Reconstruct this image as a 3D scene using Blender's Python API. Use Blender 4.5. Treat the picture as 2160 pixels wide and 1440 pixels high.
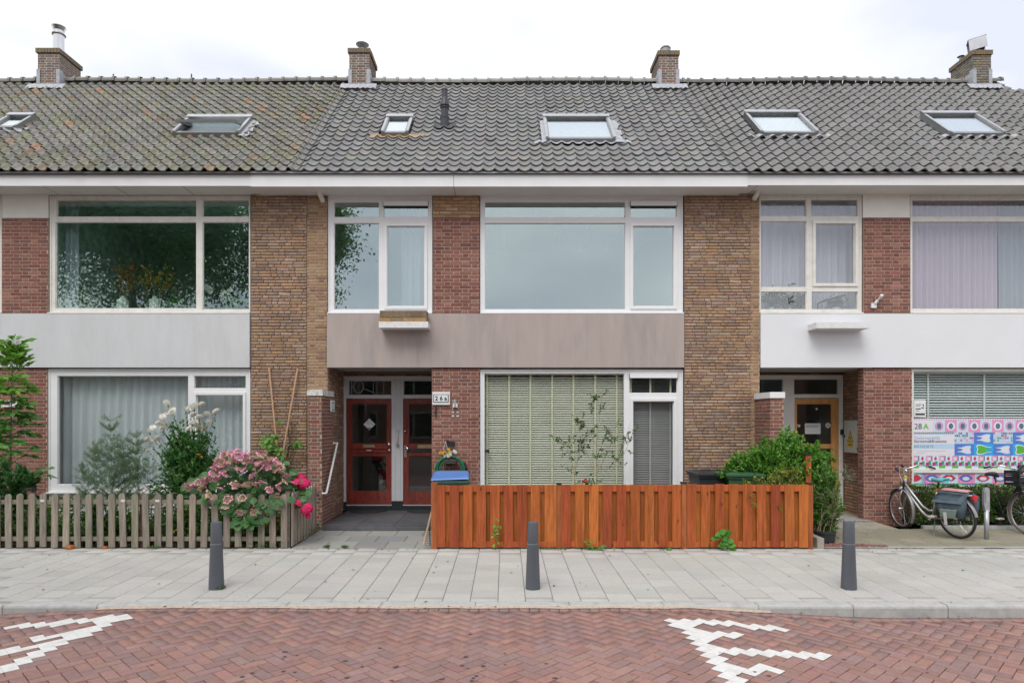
import bpy, math, random
import numpy as np
from mathutils import Vector, Matrix

for _o in list(bpy.data.objects):
    bpy.data.objects.remove(_o)
sc = bpy.context.scene
COL = sc.collection
R = random.Random(11)
rad = math.radians

# ------------------------------------------------------------------ camera
F, CX, CY, CH = 1390.0, 1066.0, 885.0, 1.96      # focal length / principal point (photo pixels), eye height
cd = bpy.data.cameras.new('camera')
cam = bpy.data.objects.new('camera', cd)
COL.objects.link(cam)
cam.location = (0, 0, CH)
cam.rotation_euler = (rad(90), 0, 0)
cd.sensor_width = 36.0
cd.sensor_fit = 'HORIZONTAL'
cd.lens = F / 2160 * 36
cd.shift_x = (1080 - CX) / 2160
cd.shift_y = (CY - 720) / 2160
cd.clip_end = 600
sc.camera = cam

# ------------------------------------------------------------------ world: overcast sky over a Nishita sky
SUN_EL, SUN_ROT = rad(54), rad(200)
w = bpy.data.worlds.new('World')
sc.world = w
w.use_nodes = True
nt = w.node_tree
nt.nodes.clear()
def N(t, x=0, **kw):
    n = nt.nodes.new(t)
    for k, v in kw.items():
        setattr(n, k, v)
    return n
wo = N('ShaderNodeOutputWorld'); bg = N('ShaderNodeBackground')
sky = N('ShaderNodeTexSky', sky_type='NISHITA', sun_disc=False)
sky.sun_elevation = SUN_EL
sky.sun_rotation = SUN_ROT
tc = N('ShaderNodeTexCoord'); mp = N('ShaderNodeMapping')
mp.inputs['Scale'].default_value = (1.0, 1.0, 2.2)
no = N('ShaderNodeTexNoise'); no.inputs['Scale'].default_value = 2.2
no.inputs['Detail'].default_value = 5; no.inputs['Roughness'].default_value = 0.45
rp = N('ShaderNodeValToRGB')
rp.color_ramp.elements[0].position = 0.36; rp.color_ramp.elements[0].color = (6.7, 7.0, 8.0, 1)
rp.color_ramp.elements[1].position = 0.63; rp.color_ramp.elements[1].color = (11.0, 11.0, 11.1, 1)
mx = N('ShaderNodeMix', data_type='RGBA'); mx.inputs[0].default_value = 0.93
nt.links.new(tc.outputs['Generated'], mp.inputs['Vector'])
nt.links.new(mp.outputs['Vector'], no.inputs['Vector'])
nt.links.new(no.outputs['Fac'], rp.inputs['Fac'])
nt.links.new(sky.outputs['Color'], mx.inputs[6])
nt.links.new(rp.outputs['Color'], mx.inputs[7])
nt.links.new(mx.outputs[2], bg.inputs['Color'])
bg.inputs['Strength'].default_value = 0.09
nt.links.new(bg.outputs['Background'], wo.inputs['Surface'])

# ------------------------------------------------------------------ sun (overcast: wide and weak)
sd = bpy.data.lights.new('sun', 'SUN')
sd.energy = 1.5; sd.angle = rad(35); sd.color = (1.0, 0.965, 0.915)
sun = bpy.data.objects.new('sun', sd)
COL.objects.link(sun)
sun.location = (-4, -8, 30)
sun.rotation_euler = Vector((0.30, 0.75, -math.tan(SUN_EL) * 0.80)).to_track_quat('-Z', 'Y').to_euler()

sc.view_settings.view_transform = 'Standard'
sc.view_settings.look = 'None'
sc.view_settings.gamma = 1.0
sc.view_settings.use_curve_mapping = False
sc.view_settings.exposure = 0.55

# ------------------------------------------------------------------ helpers
def wx(px, d): return (px - CX) * d / F
def wz(py, d): return CH - (py - CY) * d / F
WALL = 12.0
def U(px): return wx(px, WALL)
def V(py): return wz(py, WALL)

def link(o):
    COL.objects.link(o)
    return o

def make_mesh(name, verts, faces, mats=(), cols=None, smooth=False):
    me = bpy.data.meshes.new(name)
    me.from_pydata([tuple(v) for v in verts], [], [tuple(f) for f in faces])
    for m in mats:
        me.materials.append(m)
    if cols is not None:
        a = me.attributes.new('col', 'FLOAT_COLOR', 'FACE')
        arr = np.ones((len(me.polygons), 4), dtype=np.float32)
        arr[:, :3] = np.array(cols, dtype=np.float32)[:, :3]
        a.data.foreach_set('color', arr.ravel())
    if smooth:
        me.polygons.foreach_set('use_smooth', [True] * len(me.polygons))
    me.update()
    return me

def np_mesh(name, verts, faces, mat, cols=None, smooth=False):
    """verts (n,3); faces (m,k) with constant k; cols (m,3)"""
    verts = np.asarray(verts, dtype=np.float32); faces = np.asarray(faces, dtype=np.int32)
    m, k = faces.shape
    me = bpy.data.meshes.new(name)
    me.vertices.add(len(verts)); me.vertices.foreach_set('co', verts.ravel())
    me.loops.add(m * k); me.loops.foreach_set('vertex_index', faces.ravel())
    me.polygons.add(m)
    me.polygons.foreach_set('loop_start', np.arange(0, m * k, k, dtype=np.int32))
    me.polygons.foreach_set('loop_total', np.full(m, k, dtype=np.int32))
    if cols is not None:
        a = me.attributes.new('col', 'FLOAT_COLOR', 'FACE')
        arr = np.ones((m, 4), dtype=np.float32); arr[:, :3] = cols
        a.data.foreach_set('color', arr.ravel())
    if smooth:
        me.polygons.foreach_set('use_smooth', np.ones(m, dtype=bool))
    me.materials.append(mat)
    me.update(calc_edges=True)
    me.validate()
    return me

class MB:
    def __init__(s):
        s.v = []; s.f = []; s.c = []; s.cur = (1, 1, 1)
    def col(s, c):
        s.cur = c; return s
    def add(s, vs, fs):
        b = len(s.v)
        s.v += [tuple(v) for v in vs]
        s.f += [tuple(i + b for i in f) for f in fs]
        s.c += [s.cur] * len(fs)
        return s
    BOXF = ((0, 3, 2, 1), (4, 5, 6, 7), (0, 1, 5, 4), (1, 2, 6, 5), (2, 3, 7, 6), (3, 0, 4, 7))
    def box(s, x0, x1, y0, y1, z0, z1):
        return s.add([(x0, y0, z0), (x1, y0, z0), (x1, y1, z0), (x0, y1, z0),
                      (x0, y0, z1), (x1, y0, z1), (x1, y1, z1), (x0, y1, z1)], s.BOXF)
    def bbox(s, x0, x1, y0, y1, z0, z1, b=0.006):
        """box with all vertical and horizontal front edges chamfered (octagonal in plan, chamfered top)"""
        P = lambda i, z: [(x0 + b + i, y0 + i, z), (x1 - b - i, y0 + i, z), (x1 - i, y0 + b + i, z), (x1 - i, y1 - b - i, z),
                          (x1 - b - i, y1 - i, z), (x0 + b + i, y1 - i, z), (x0 + i, y1 - b - i, z), (x0 + i, y0 + b + i, z)]
        rings = [P(b, z0), P(0, z0 + b), P(0, z1 - b), P(b, z1)]
        vs = sum(rings, []); fs = []
        for r in range(3):
            for i in range(8):
                j = (i + 1) % 8
                fs.append((r * 8 + i, r * 8 + j, r * 8 + 8 + j, r * 8 + 8 + i))
        fs.append(tuple(range(7, -1, -1))); fs.append(tuple(range(24, 32)))
        return s.add(vs, fs)
    def mbox(s, M, sx, sy, sz):
        vs = [M @ Vector((x * sx / 2, y * sy / 2, z * sz / 2)) for z in (-1, 1) for x, y in ((-1, -1), (1, -1), (1, 1), (-1, 1))]
        return s.add(vs, s.BOXF)
    def tube(s, pts, r, seg=8, closed=False):
        pts = [Vector(p) for p in pts]; n = len(pts)
        rr = r if isinstance(r, (list, tuple)) else [r] * n
        rings = []; up = None
        for i, p in enumerate(pts):
            if closed:
                t = pts[(i + 1) % n] - pts[i - 1]
            else:
                t = pts[min(i + 1, n - 1)] - pts[max(i - 1, 0)]
            if t.length < 1e-9: t = Vector((0, 0, 1))
            t.normalize()
            if up is None:
                up = Vector((0, 0, 1)) if abs(t.z) < 0.9 else Vector((1, 0, 0))
            a = up.cross(t)
            if a.length < 1e-6: a = Vector((1, 0, 0)).cross(t)
            a.normalize(); b = t.cross(a); up = b
            rings.append([p + a * math.cos(2 * math.pi * k / seg) * rr[i] + b * math.sin(2 * math.pi * k / seg) * rr[i] for k in range(seg)])
        vs = sum(rings, []); fs = []
        m = n if closed else n - 1
        for i in range(m):
            q = (i + 1) % n
            for k in range(seg):
                l = (k + 1) % seg
                fs.append((i * seg + k, i * seg + l, q * seg + l, q * seg + k))
        if not closed:
            fs.append(tuple(range(seg - 1, -1, -1))); fs.append(tuple((n - 1) * seg + k for k in range(seg)))
        return s.add(vs, fs)
    def lathe(s, prof, c=(0, 0, 0), seg=20, M=None):
        vs = []; fs = []; c = Vector(c)
        for r_, z in prof:
            for k in range(seg):
                a = 2 * math.pi * k / seg
                p = Vector((r_ * math.cos(a), r_ * math.sin(a), z))
                vs.append((M @ p if M else p) + c)
        for i in range(len(prof) - 1):
            for k in range(seg):
                l = (k + 1) % seg
                fs.append((i * seg + k, i * seg + l, (i + 1) * seg + l, (i + 1) * seg + k))
        fs.append(tuple(range(seg - 1, -1, -1))); fs.append(tuple((len(prof) - 1) * seg + k for k in range(seg)))
        return s.add(vs, fs)
    def prism(s, poly, y0, y1):
        """poly of (x,z) counter-clockwise seen from the camera, extruded from y0 (front) to y1 (back)"""
        n = len(poly)
        vs = [(x, y0, z) for x, z in poly] + [(x, y1, z) for x, z in poly]
        fs = [tuple(range(n)), tuple(range(2 * n - 1, n - 1, -1))]
        for i in range(n):
            j = (i + 1) % n
            fs.append((i, n + i, n + j, j))
        return s.add(vs, fs)
    def hprism(s, poly, z0, z1):
        n = len(poly)
        vs = [(x, y, z0) for x, y in poly] + [(x, y, z1) for x, y in poly]
        fs = [tuple(range(n - 1, -1, -1)), tuple(range(n, 2 * n))]
        for i in range(n):
            j = (i + 1) % n
            fs.append((i, j, n + j, n + i))
        return s.add(vs, fs)

def root_loc(p):
    while p.parent is not None:
        p = p.parent
    return Vector(p.location) if not p.get('_local') else Vector((0, 0, 0))

LOCAL = set()
def tag(o, label=None, cat=None, group=None, kind=None):
    if label: o['label'] = label
    if cat: o['category'] = cat
    if group: o['group'] = group
    if kind: o['kind'] = kind
    return o

def thing(name, label, cat, loc=(0, 0, 0), rot=(0, 0, 0), group=None, local=False):
    o = link(bpy.data.objects.new(name, None))
    o.location = loc; o.rotation_euler = rot
    o.empty_display_size = 0.1
    if local: LOCAL.add(o.name)
    return tag(o, label, cat, group)

def offs(p):
    while p.parent is not None:
        p = p.parent
    return Vector((0, 0, 0)) if p.name in LOCAL else Vector(p.location)

def part(name, mb, mat, parent, kind=None, label=None, smooth=False):
    o_ = offs(parent) if parent else Vector((0, 0, 0))
    if isinstance(mb, MB):
        vs = [(v[0] - o_.x, v[1] - o_.y, v[2] - o_.z) for v in mb.v]
        me = make_mesh(name, vs, mb.f, (mat,), mb.c if any(c != (1, 1, 1) for c in mb.c) else None, smooth)
    else:
        me = mb
        if o_.length > 0:
            me.transform(Matrix.Translation(-o_))
    o = link(bpy.data.objects.new(name, me))
    o.parent = parent
    if kind: o['kind'] = kind
    if label: o['label'] = label
    return o

def solo(name, mb, mat, label, cat, group=None, smooth=False):
    """a thing that is one mesh, origin at its base"""
    v = np.array(mb.v); b = Vector((v[:, 0].mean(), v[:, 1].mean(), v[:, 2].min()))
    vs = [(p[0] - b.x, p[1] - b.y, p[2] - b.z) for p in mb.v]
    me = make_mesh(name, vs, mb.f, (mat,), mb.c if any(c != (1, 1, 1) for c in mb.c) else None, smooth)
    o = link(bpy.data.objects.new(name, me)); o.location = b
    return tag(o, label, cat, group)

def struct(name, mb, mat, smooth=False):
    me = make_mesh(name, mb.v, mb.f, (mat,), mb.c if any(c != (1, 1, 1) for c in mb.c) else None, smooth)
    o = link(bpy.data.objects.new(name, me)); o['kind'] = 'structure'
    return o

# ------------------------------------------------------------------ materials
def mat(name, col=(0.5, 0.5, 0.5), rough=0.7, var=0.12, scale=5.0, bump=0.0, bscale=60.0, metal=0.0,
        src=None, spec=0.4, stretch=None, detail=5, var2=0.0, scale2=0.8, tint2=None, coat=0.0):
    m = bpy.data.materials.new(name); m.use_nodes = True
    t = m.node_tree; n = t.nodes; L = t.links
    b = n['Principled BSDF']
    b.inputs['Roughness'].default_value = rough
    b.inputs['Metallic'].default_value = metal
    b.inputs['Specular IOR Level'].default_value = spec
    b.inputs['Coat Weight'].default_value = coat
    if src == 'obj':
        c = n.new('ShaderNodeObjectInfo').outputs['Color']
    elif src == 'attr':
        a = n.new('ShaderNodeAttribute'); a.attribute_name = 'col'; c = a.outputs['Color']
    else:
        q = n.new('ShaderNodeRGB'); q.outputs[0].default_value = (*col, 1); c = q.outputs[0]
    g = n.new('ShaderNodeNewGeometry'); pos = g.outputs['Position']
    if stretch:
        mpn = n.new('ShaderNodeMapping'); mpn.inputs['Scale'].default_value = stretch
        L.new(pos, mpn.inputs['Vector']); pos = mpn.outputs['Vector']
    def mod(c, scl, amt, det):
        no_ = n.new('ShaderNodeTexNoise'); no_.inputs['Scale'].default_value = scl; no_.inputs['Detail'].default_value = det
        no_.inputs['Roughness'].default_value = 0.6
        L.new(pos, no_.inputs['Vector'])
        mr = n.new('ShaderNodeMapRange'); mr.inputs['From Min'].default_value = 0.3; mr.inputs['From Max'].default_value = 0.7
        mr.inputs['To Min'].default_value = 1 - amt; mr.inputs['To Max'].default_value = 1 + amt
        L.new(no_.outputs['Fac'], mr.inputs['Value'])
        vm = n.new('ShaderNodeVectorMath'); vm.operation = 'SCALE'
        L.new(c, vm.inputs[0]); L.new(mr.outputs['Result'], vm.inputs['Scale'])
        return vm.outputs[0]
    if var: c = mod(c, scale, var, detail)
    if var2 and tint2 is None: c = mod(c, scale2, var2, 3)
    if tint2 is not None:
        no2 = n.new('ShaderNodeTexNoise'); no2.inputs['Scale'].default_value = scale2; no2.inputs['Detail'].default_value = 6
        no2.inputs['Roughness'].default_value = 0.65
        L.new(pos, no2.inputs['Vector'])
        mr2 = n.new('ShaderNodeMapRange'); mr2.inputs['From Min'].default_value = 0.5; mr2.inputs['From Max'].default_value = 0.68
        mr2.inputs['To Max'].default_value = var2
        L.new(no2.outputs['Fac'], mr2.inputs['Value'])
        mxn = n.new('ShaderNodeMix'); mxn.data_type = 'RGBA'
        L.new(mr2.outputs['Result'], mxn.inputs[0]); L.new(c, mxn.inputs[6]); mxn.inputs[7].default_value = (*tint2, 1)
        c = mxn.outputs[2]
    L.new(c, b.inputs['Base Color'])
    if bump:
        nb = n.new('ShaderNodeTexNoise'); nb.inputs['Scale'].default_value = bscale; nb.inputs['Detail'].default_value = 4
        L.new(pos, nb.inputs['Vector'])
        bp = n.new('ShaderNodeBump'); bp.inputs['Strength'].default_value = bump; bp.inputs['Distance'].default_value = 0.01
        L.new(nb.outputs['Fac'], bp.inputs['Height']); L.new(bp.outputs['Normal'], b.inputs['Normal'])
    return m

def glass(name, base=0.25, tint=(0.86, 0.93, 0.92), gcol=(0.92, 0.97, 0.98), wav=0.005):
    m = bpy.data.materials.new(name); m.use_nodes = True
    t = m.node_tree; n = t.nodes; L = t.links; n.clear()
    out = n.new('ShaderNodeOutputMaterial'); tr = n.new('ShaderNodeBsdfTransparent'); gl = n.new('ShaderNodeBsdfGlossy')
    tr.inputs['Color'].default_value = (*tint, 1); gl.inputs['Color'].default_value = (*gcol, 1); gl.inputs['Roughness'].default_value = 0.008
    lw = n.new('ShaderNodeLayerWeight'); pw = n.new('ShaderNodeMath'); pw.operation = 'POWER'; pw.inputs[1].default_value = 5.0
    L.new(lw.outputs['Facing'], pw.inputs[0])
    ad = n.new('ShaderNodeMath'); ad.operation = 'MULTIPLY_ADD'; ad.use_clamp = True; ad.inputs[1].default_value = 0.96 - base; ad.inputs[2].default_value = 0.04 + base
    mxn = n.new('ShaderNodeMixShader')
    L.new(pw.outputs[0], ad.inputs[0]); L.new(ad.outputs[0], mxn.inputs[0])
    L.new(tr.outputs[0], mxn.inputs[1]); L.new(gl.outputs[0], mxn.inputs[2]); L.new(mxn.outputs[0], out.inputs['Surface'])
    if wav:
        g = n.new('ShaderNodeNewGeometry'); nb = n.new('ShaderNodeTexNoise'); nb.inputs['Scale'].default_value = 1.3; nb.inputs['Detail'].default_value = 1
        bp = n.new('ShaderNodeBump'); bp.inputs['Strength'].default_value = wav; bp.inputs['Distance'].default_value = 0.1
        L.new(g.outputs['Position'], nb.inputs['Vector']); L.new(nb.outputs['Fac'], bp.inputs['Height']); L.new(bp.outputs['Normal'], gl.inputs['Normal'])
    return m

def leafmat(name, src='attr', col=(0.06, 0.15, 0.03), tr=0.3, rough=0.45):
    m = bpy.data.materials.new(name); m.use_nodes = True
    t = m.node_tree; n = t.nodes; L = t.links; b = n['Principled BSDF']; out = n['Material Output']
    if src == 'attr':
        a = n.new('ShaderNodeAttribute'); a.attribute_name = 'col'; c = a.outputs['Color']
    elif src == 'obj':
        c = n.new('ShaderNodeObjectInfo').outputs['Color']
    else:
        q = n.new('ShaderNodeRGB'); q.outputs[0].default_value = (*col, 1); c = q.outputs[0]
    b.inputs['Roughness'].default_value = rough; b.inputs['Specular IOR Level'].default_value = 0.35
    L.new(c, b.inputs['Base Color'])
    tl = n.new('ShaderNodeBsdfTranslucent'); L.new(c, tl.inputs['Color'])
    mxn = n.new('ShaderNodeMixShader'); mxn.inputs[0].default_value = tr
    L.new(b.outputs[0], mxn.inputs[1]); L.new(tl.outputs[0], mxn.inputs[2]); L.new(mxn.outputs[0], out.inputs['Surface'])
    return m

# ------------------------------------------------------------------ many alike pieces: the largest in view as objects, the rest joined
def in_view(p):
    if p[1] < 0.5: return False
    x = CX + p[0] * F / p[1]; y = CY - (p[2] - CH) * F / p[1]
    return -5 < x < 2165 and -5 < y < 1445

class Pieces:
    def __init__(s, name, stuff, mobj, mattr, limit=300):
        s.name, s.stuff, s.mobj, s.mattr, s.limit = name, stuff, mobj, mattr, limit
        s.items = []; s.meshes = {}; s.smooth = False
    def shape(s, key, verts, faces):
        me = make_mesh(s.name, verts, faces, (s.mobj,), smooth=s.smooth)
        s.meshes[key] = (me, np.array(verts, dtype=np.float32), np.array(faces, dtype=np.int32))
    def add(s, parent, M, col, key=0, hidden=False):
        s.items.append((parent, M, col, key, hidden))
    def done(s):
        def size(it):
            M = it[1]; p = M.translation
            if it[4] or not in_view(p): return 0
            a = M.col[0].to_3d(); b = M.col[2].to_3d(); c = M.col[1].to_3d()
            ar = max(a.cross(b).length, a.cross(c).length)
            return ar / max(p.y, 0.5) ** 2
        ks = sorted(range(len(s.items)), key=lambda i: -size(s.items[i]))
        rest = {}
        for q, i in enumerate(ks):
            parent, M, col, key, hid = s.items[i]
            if q < s.limit and size(s.items[i]) > 0:
                o = bpy.data.objects.new(s.name, s.meshes[key][0])
                COL.objects.link(o); o.parent = parent
                o.matrix_basis = Matrix.Translation(-offs(parent)) @ M
                o.color = (*col, 1)
            else:
                rest.setdefault((parent.name, key), []).append(i)
        byp = {}
        for (pn, key), ids in rest.items():
            me, v, f = s.meshes[key]
            Ms = np.array([[list(r) for r in s.items[i][1]] for i in ids], dtype=np.float32)
            vs = np.einsum('kij,nj->kni', Ms[:, :3, :3], v) + Ms[:, None, :3, 3]
            k, n = vs.shape[:2]
            fs = (f[None] + (np.arange(k) * n)[:, None, None]).reshape(-1, f.shape[1])
            cs = np.repeat(np.array([s.items[i][2] for i in ids], dtype=np.float32), len(f), axis=0)
            byp.setdefault(pn, []).append((vs.reshape(-1, 3), fs, cs))
        for pn, lst in byp.items():
            parent = bpy.data.objects[pn]; b = 0; V_, F_, C_ = [], [], []
            for v, f, c in lst:
                V_.append(v); F_.append(f + b); C_.append(c); b += len(v)
            me = np_mesh(s.stuff, np.concatenate(V_) - np.array(offs(parent), dtype=np.float32), np.concatenate(F_), s.mattr, np.concatenate(C_), s.smooth)
            o = link(bpy.data.objects.new(s.stuff, me)); o.parent = parent; o['kind'] = 'stuff'

# unit brick: x,z in [-.5,.5], front at y=-1, back y=0, chamfered front
_c = 0.06
BRV = [(-.5, 0, -.5), (.5, 0, -.5), (.5, 0, .5), (-.5, 0, .5),
       (-.5, -.8, -.5), (.5, -.8, -.5), (.5, -.8, .5), (-.5, -.8, .5),
       (-.5 + .025, -1, -.5 + .09), (.5 - .025, -1, -.5 + .09), (.5 - .025, -1, .5 - .09), (-.5 + .025, -1, .5 - .09)]
BRF = [(0, 1, 5, 4), (1, 2, 6, 5), (2, 3, 7, 6), (3, 0, 4, 7), (4, 5, 9, 8), (5, 6, 10, 9), (6, 7, 11, 10), (7, 4, 8, 11), (8, 9, 10, 11)]
# unit paver: x,y in [-.5,.5], top at z=0, bottom z=-1, chamfered top
PVV = [(-.5, -.5, -1), (.5, -.5, -1), (.5, .5, -1), (-.5, .5, -1),
       (-.5, -.5, -.12), (.5, -.5, -.12), (.5, .5, -.12), (-.5, .5, -.12),
       (-.485, -.485, 0), (.485, -.485, 0), (.485, .485, 0), (-.485, .485, 0)]
PVF = [(0, 1, 5, 4), (1, 2, 6, 5), (2, 3, 7, 6), (3, 0, 4, 7), (4, 5, 9, 8), (5, 6, 10, 9), (6, 7, 11, 10), (7, 4, 8, 11), (8, 9, 10, 11)]

def vary(c, a=0.12, rnd=R):
    k = 1 + rnd.uniform(-a, a)
    return tuple(max(0.003, x * k * (1 + rnd.uniform(-a, a) * 0.3)) for x in c)

def text_mesh(txt, size, loc, mat_, parent, name='lettering', bold=0.0, align='LEFT', rotz=0.0, depth=0.0008):
    cu = bpy.data.curves.new(name, 'FONT'); cu.body = txt; cu.size = size; cu.align_x = align; cu.offset = bold; cu.extrude = depth
    cu.resolution_u = 3
    tmp = bpy.data.objects.new('tmp_text', cu); COL.objects.link(tmp)
    bpy.context.view_layer.update()
    me = bpy.data.meshes.new_from_object(tmp)
    bpy.data.objects.remove(tmp)
    M = Matrix.Translation(loc) @ Matrix.Rotation(rotz, 4, 'Z') @ Matrix.Rotation(rad(90), 4, 'X')
    me.transform(M); me.name = name
    me.materials.clear(); me.materials.append(mat_)
    return part(name, me, mat_, parent)
# ================================================================== GROUND
def zp(y): return 0.017 * (y - 7.1)                      # pavement rises to the houses
def zr(x):                                               # road: raised table with ramps
    if x > 1.9: return -0.012 - 0.105 * min(1, (x - 1.9) / 1.9)
    if x < -3.9: return -0.012 - 0.095 * min(1, (-3.9 - x) / 2.0)
    return -0.012

M_ground = mat('ground', (0.12, 0.11, 0.09), 0.95, 0.25, 3)
M_sandbase = mat('joint_sand', (0.22, 0.165, 0.13), 0.95, 0.3, 40)
M_roadjoint = mat('road_joint', (0.13, 0.085, 0.072), 0.95, 0.3, 30)
M_slabjoint = mat('slab_joint', (0.16, 0.15, 0.125), 0.95, 0.3, 25)
M_soil = mat('soil', (0.06, 0.045, 0.032), 0.95, 0.4, 12, bump=0.8, bscale=30)
kw = dict(rough=0.9, var=0.17, scale=95, bump=0.25, bscale=220, var2=0.06, scale2=0.7)
M_slab_o = mat('concrete_slab', src='obj', **kw); M_slab_a = mat('concrete_slab_joined', src='attr', **kw)
kw = dict(rough=0.85, var=0.12, scale=30, bump=0.25, bscale=160, var2=0.06, scale2=1.1)
M_rb_o = mat('road_brick', src='obj', **kw); M_rb_a = mat('road_brick_joined', src='attr', **kw)
M_kerb = mat('kerb_concrete', (0.40, 0.40, 0.385), 0.9, 0.12, 12, bump=0.3, bscale=150, var2=0.35, scale2=5, tint2=(0.20, 0.20, 0.185))
M_paint = mat('road_paint', (0.61, 0.61, 0.59), 0.8, 0.08, 20, var2=0.55, scale2=9, tint2=(0.45, 0.40, 0.37))

g = MB()
g.add([(-300, -300, -0.34), (300, -300, -0.34), (300, 300, -0.34), (-300, 300, -0.34)], [(0, 1, 2, 3)])
ground = struct('ground', g, M_ground)

# ---- road
road = MB()
xs = [-40, -20, -12] + [-9 + 0.5 * i for i in range(37)] + [12, 20, 40]
ys = [-7.0, 3.0, 5.0, 6.96]
vs = [(x, y, zr(x) - 0.014) for y in ys for x in xs]
fs = [(j * len(xs) + i, j * len(xs) + i + 1, (j + 1) * len(xs) + i + 1, (j + 1) * len(xs) + i) for j in range(len(ys) - 1) for i in range(len(xs) - 1)]
road.add(vs, fs)
road_o = struct('road', road, M_roadjoint)
RBC = [(0.268, 0.152, 0.131), (0.258, 0.151, 0.134), (0.280, 0.154, 0.129), (0.250, 0.158, 0.145), (0.275, 0.164, 0.139), (0.236, 0.150, 0.140)]
PB = Pieces('paving_brick', 'paving_bricks', M_rb_o, M_rb_a, 300)
PB.shape(0, PVV, PVF)
rr = random.Random(5)
CELL = 0.1045
S2 = math.sqrt(0.5)
def cell_xy(a, b):                                       # 45-degree herringbone grid -> world
    return ((a - b) * CELL * S2, (a + b) * CELL * S2 + 3.0)
YB = 6.80                                                # herringbone ends here, then a header row along the kerb
cells = []
for a in range(-110, 150):
    for b in range(-110, 150):
        k = (a - b) % 4
        if k == 0: ca, cb, ang = a + 1.0, b + 0.5, rad(45)
        elif k == 3: ca, cb, ang = a + 0.5, b + 1.0, rad(135)
        else: continue
        x, y = cell_xy(ca, cb)
        if not (-9 < x < 9 and 3.2 < y < YB - 0.035): continue
        if y < 4.6 and abs(x) > 6: continue
        c = vary(rr.choice(RBC), 0.10, rr)
        sl = (zr(x + 0.05) - zr(x - 0.05)) / 0.1
        M = Matrix.Translation((x, y, zr(x) + rr.uniform(-0.0015, 0.0015))) @ Matrix.Rotation(-math.atan(sl), 4, 'Y') @ \
            Matrix.Rotation(ang + rr.gauss(0, 0.008), 4, 'Z') @ Matrix.Rotation(rr.gauss(0, 0.004), 4, 'X') @ \
            Matrix.Diagonal((0.2035, 0.0985, 0.05, 1))
        PB.add(road_o, M, c)
x = -9.0
while x < 9.0:                                           # header row
    c = vary(rr.choice(RBC), 0.10, rr)
    M = Matrix.Translation((x, 6.855, zr(x) + rr.uniform(-0.001, 0.001))) @ Matrix.Rotation(rr.gauss(0, 0.006), 4, 'Z') @ Matrix.Diagonal((0.099, 0.098, 0.05, 1))
    PB.add(road_o, M, c); x += 0.1045
PB.done()
# ---- stepped white hump markings, built from squares of the same 45-degree grid
def seg_d(px, py, a, b):
    ax, ay = a; bx, by = b
    t = max(0, min(1, ((px - ax) * (bx - ax) + (py - ay) * (by - ay)) / ((bx - ax) ** 2 + (by - ay) ** 2)))
    return math.hypot(px - ax - t * (bx - ax), py - ay - t * (by - ay))
def gp(px, py):                                          # photo pixel -> road point
    x = y = 0
    z = -0.012
    for _ in range(4):
        y = (CH - z) * F / (py - CY); x = (px - CX) * y / F; z = zr(x)
    return (x, y)
MK_L = [((258, 1302), (150, 1345)), ((150, 1345), (60, 1388)), ((60, 1388), (-90, 1450)), ((258, 1302), (30, 1322)),
        ((165, 1333), (88, 1345)), ((95, 1362), (-60, 1384))]
MK_R = [((1428, 1309), (1500, 1370)), ((1500, 1370), (1575, 1460)), ((1440, 1309), (1640, 1325)), ((1468, 1340), (1548, 1341)),
        ((1510, 1372), (1730, 1384)), ((1545, 1415), (1630, 1412))]
for nm, segs, lab in (('road_marking', MK_L, 'white stepped hump marking on the brick road, its teeth pointing away from the bicycles'),
                      ('road_marking', MK_R, 'white stepped hump marking on the brick road, its teeth pointing towards the bicycles')):
    W = [(gp(*a), gp(*b)) for a, b in segs]
    m = MB()
    for a in range(-110, 150):
        for b in range(-110, 150):
            x, y = cell_xy(a + 0.5, b + 0.5)
            if not (-9 < x < 9 and 4.2 < y < YB): continue
            if min(seg_d(x, y, p, q) for p, q in W) < 0.078:
                h = 0.491
                qs = [cell_xy(a + 0.5 + i, b + 0.5 + j) for i, j in ((-h, -h), (h, -h), (h, h), (-h, h))]
                m.add([(u, v, zr(u) + 0.004) for u, v in qs] + [(u, v, zr(u) + 0.0005) for u, v in qs],
                      [(0, 1, 2, 3), (0, 4, 5, 1), (1, 5, 6, 2), (2, 6, 7, 3), (3, 7, 4, 0)])
    o = struct(nm, m, M_paint); o['label'] = lab
# ---- sand washed against the flush kerb, and dark drips on the bricks
m = MB(); xs_ = [-4.3 + 0.1 * i for i in range(72)]
vs = []
for x in xs_:
    e_ = 0.012 * math.sin(x * 7) + rr.uniform(-.008, .008)
    vs += [(x, 6.885 + e_, zr(x) + 0.0045), (x, 6.968, zr(x) + 0.007)]
m.add(vs, [(2 * i, 2 * i + 2, 2 * i + 3, 2 * i + 1) for i in range(len(xs_) - 1)])
o = struct('sand_strip', m, mat('washed_sand', (0.46, 0.37, 0.29), 0.95, 0.25, 30, bump=0.5, bscale=200))
m = MB()
for k in range(48):
    px = rr.choice([rr.gauss(700, 90), rr.gauss(560, 60), rr.uniform(100, 2050), rr.gauss(930, 80)]); py = 1440 - abs(rr.gauss(0, 45)) - 4
    if py < 1315: continue
    x, y = gp(px, py); r_ = rr.uniform(.004, .022); n_ = 9
    m.add([(x + r_ * math.cos(2 * math.pi * q / n_) * rr.uniform(.8, 1.3), y + r_ * math.sin(2 * math.pi * q / n_) * rr.uniform(.7, 1.1), zr(x) + .0042) for q in range(n_)], [tuple(range(n_))])
o = part('drip_spots', m, mat('dark_drips', (0.085, 0.062, 0.06), 0.7, 0.2, 40), None); tag(o, 'dark drip spots on the red brick road', 'spots', kind='stuff')
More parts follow.
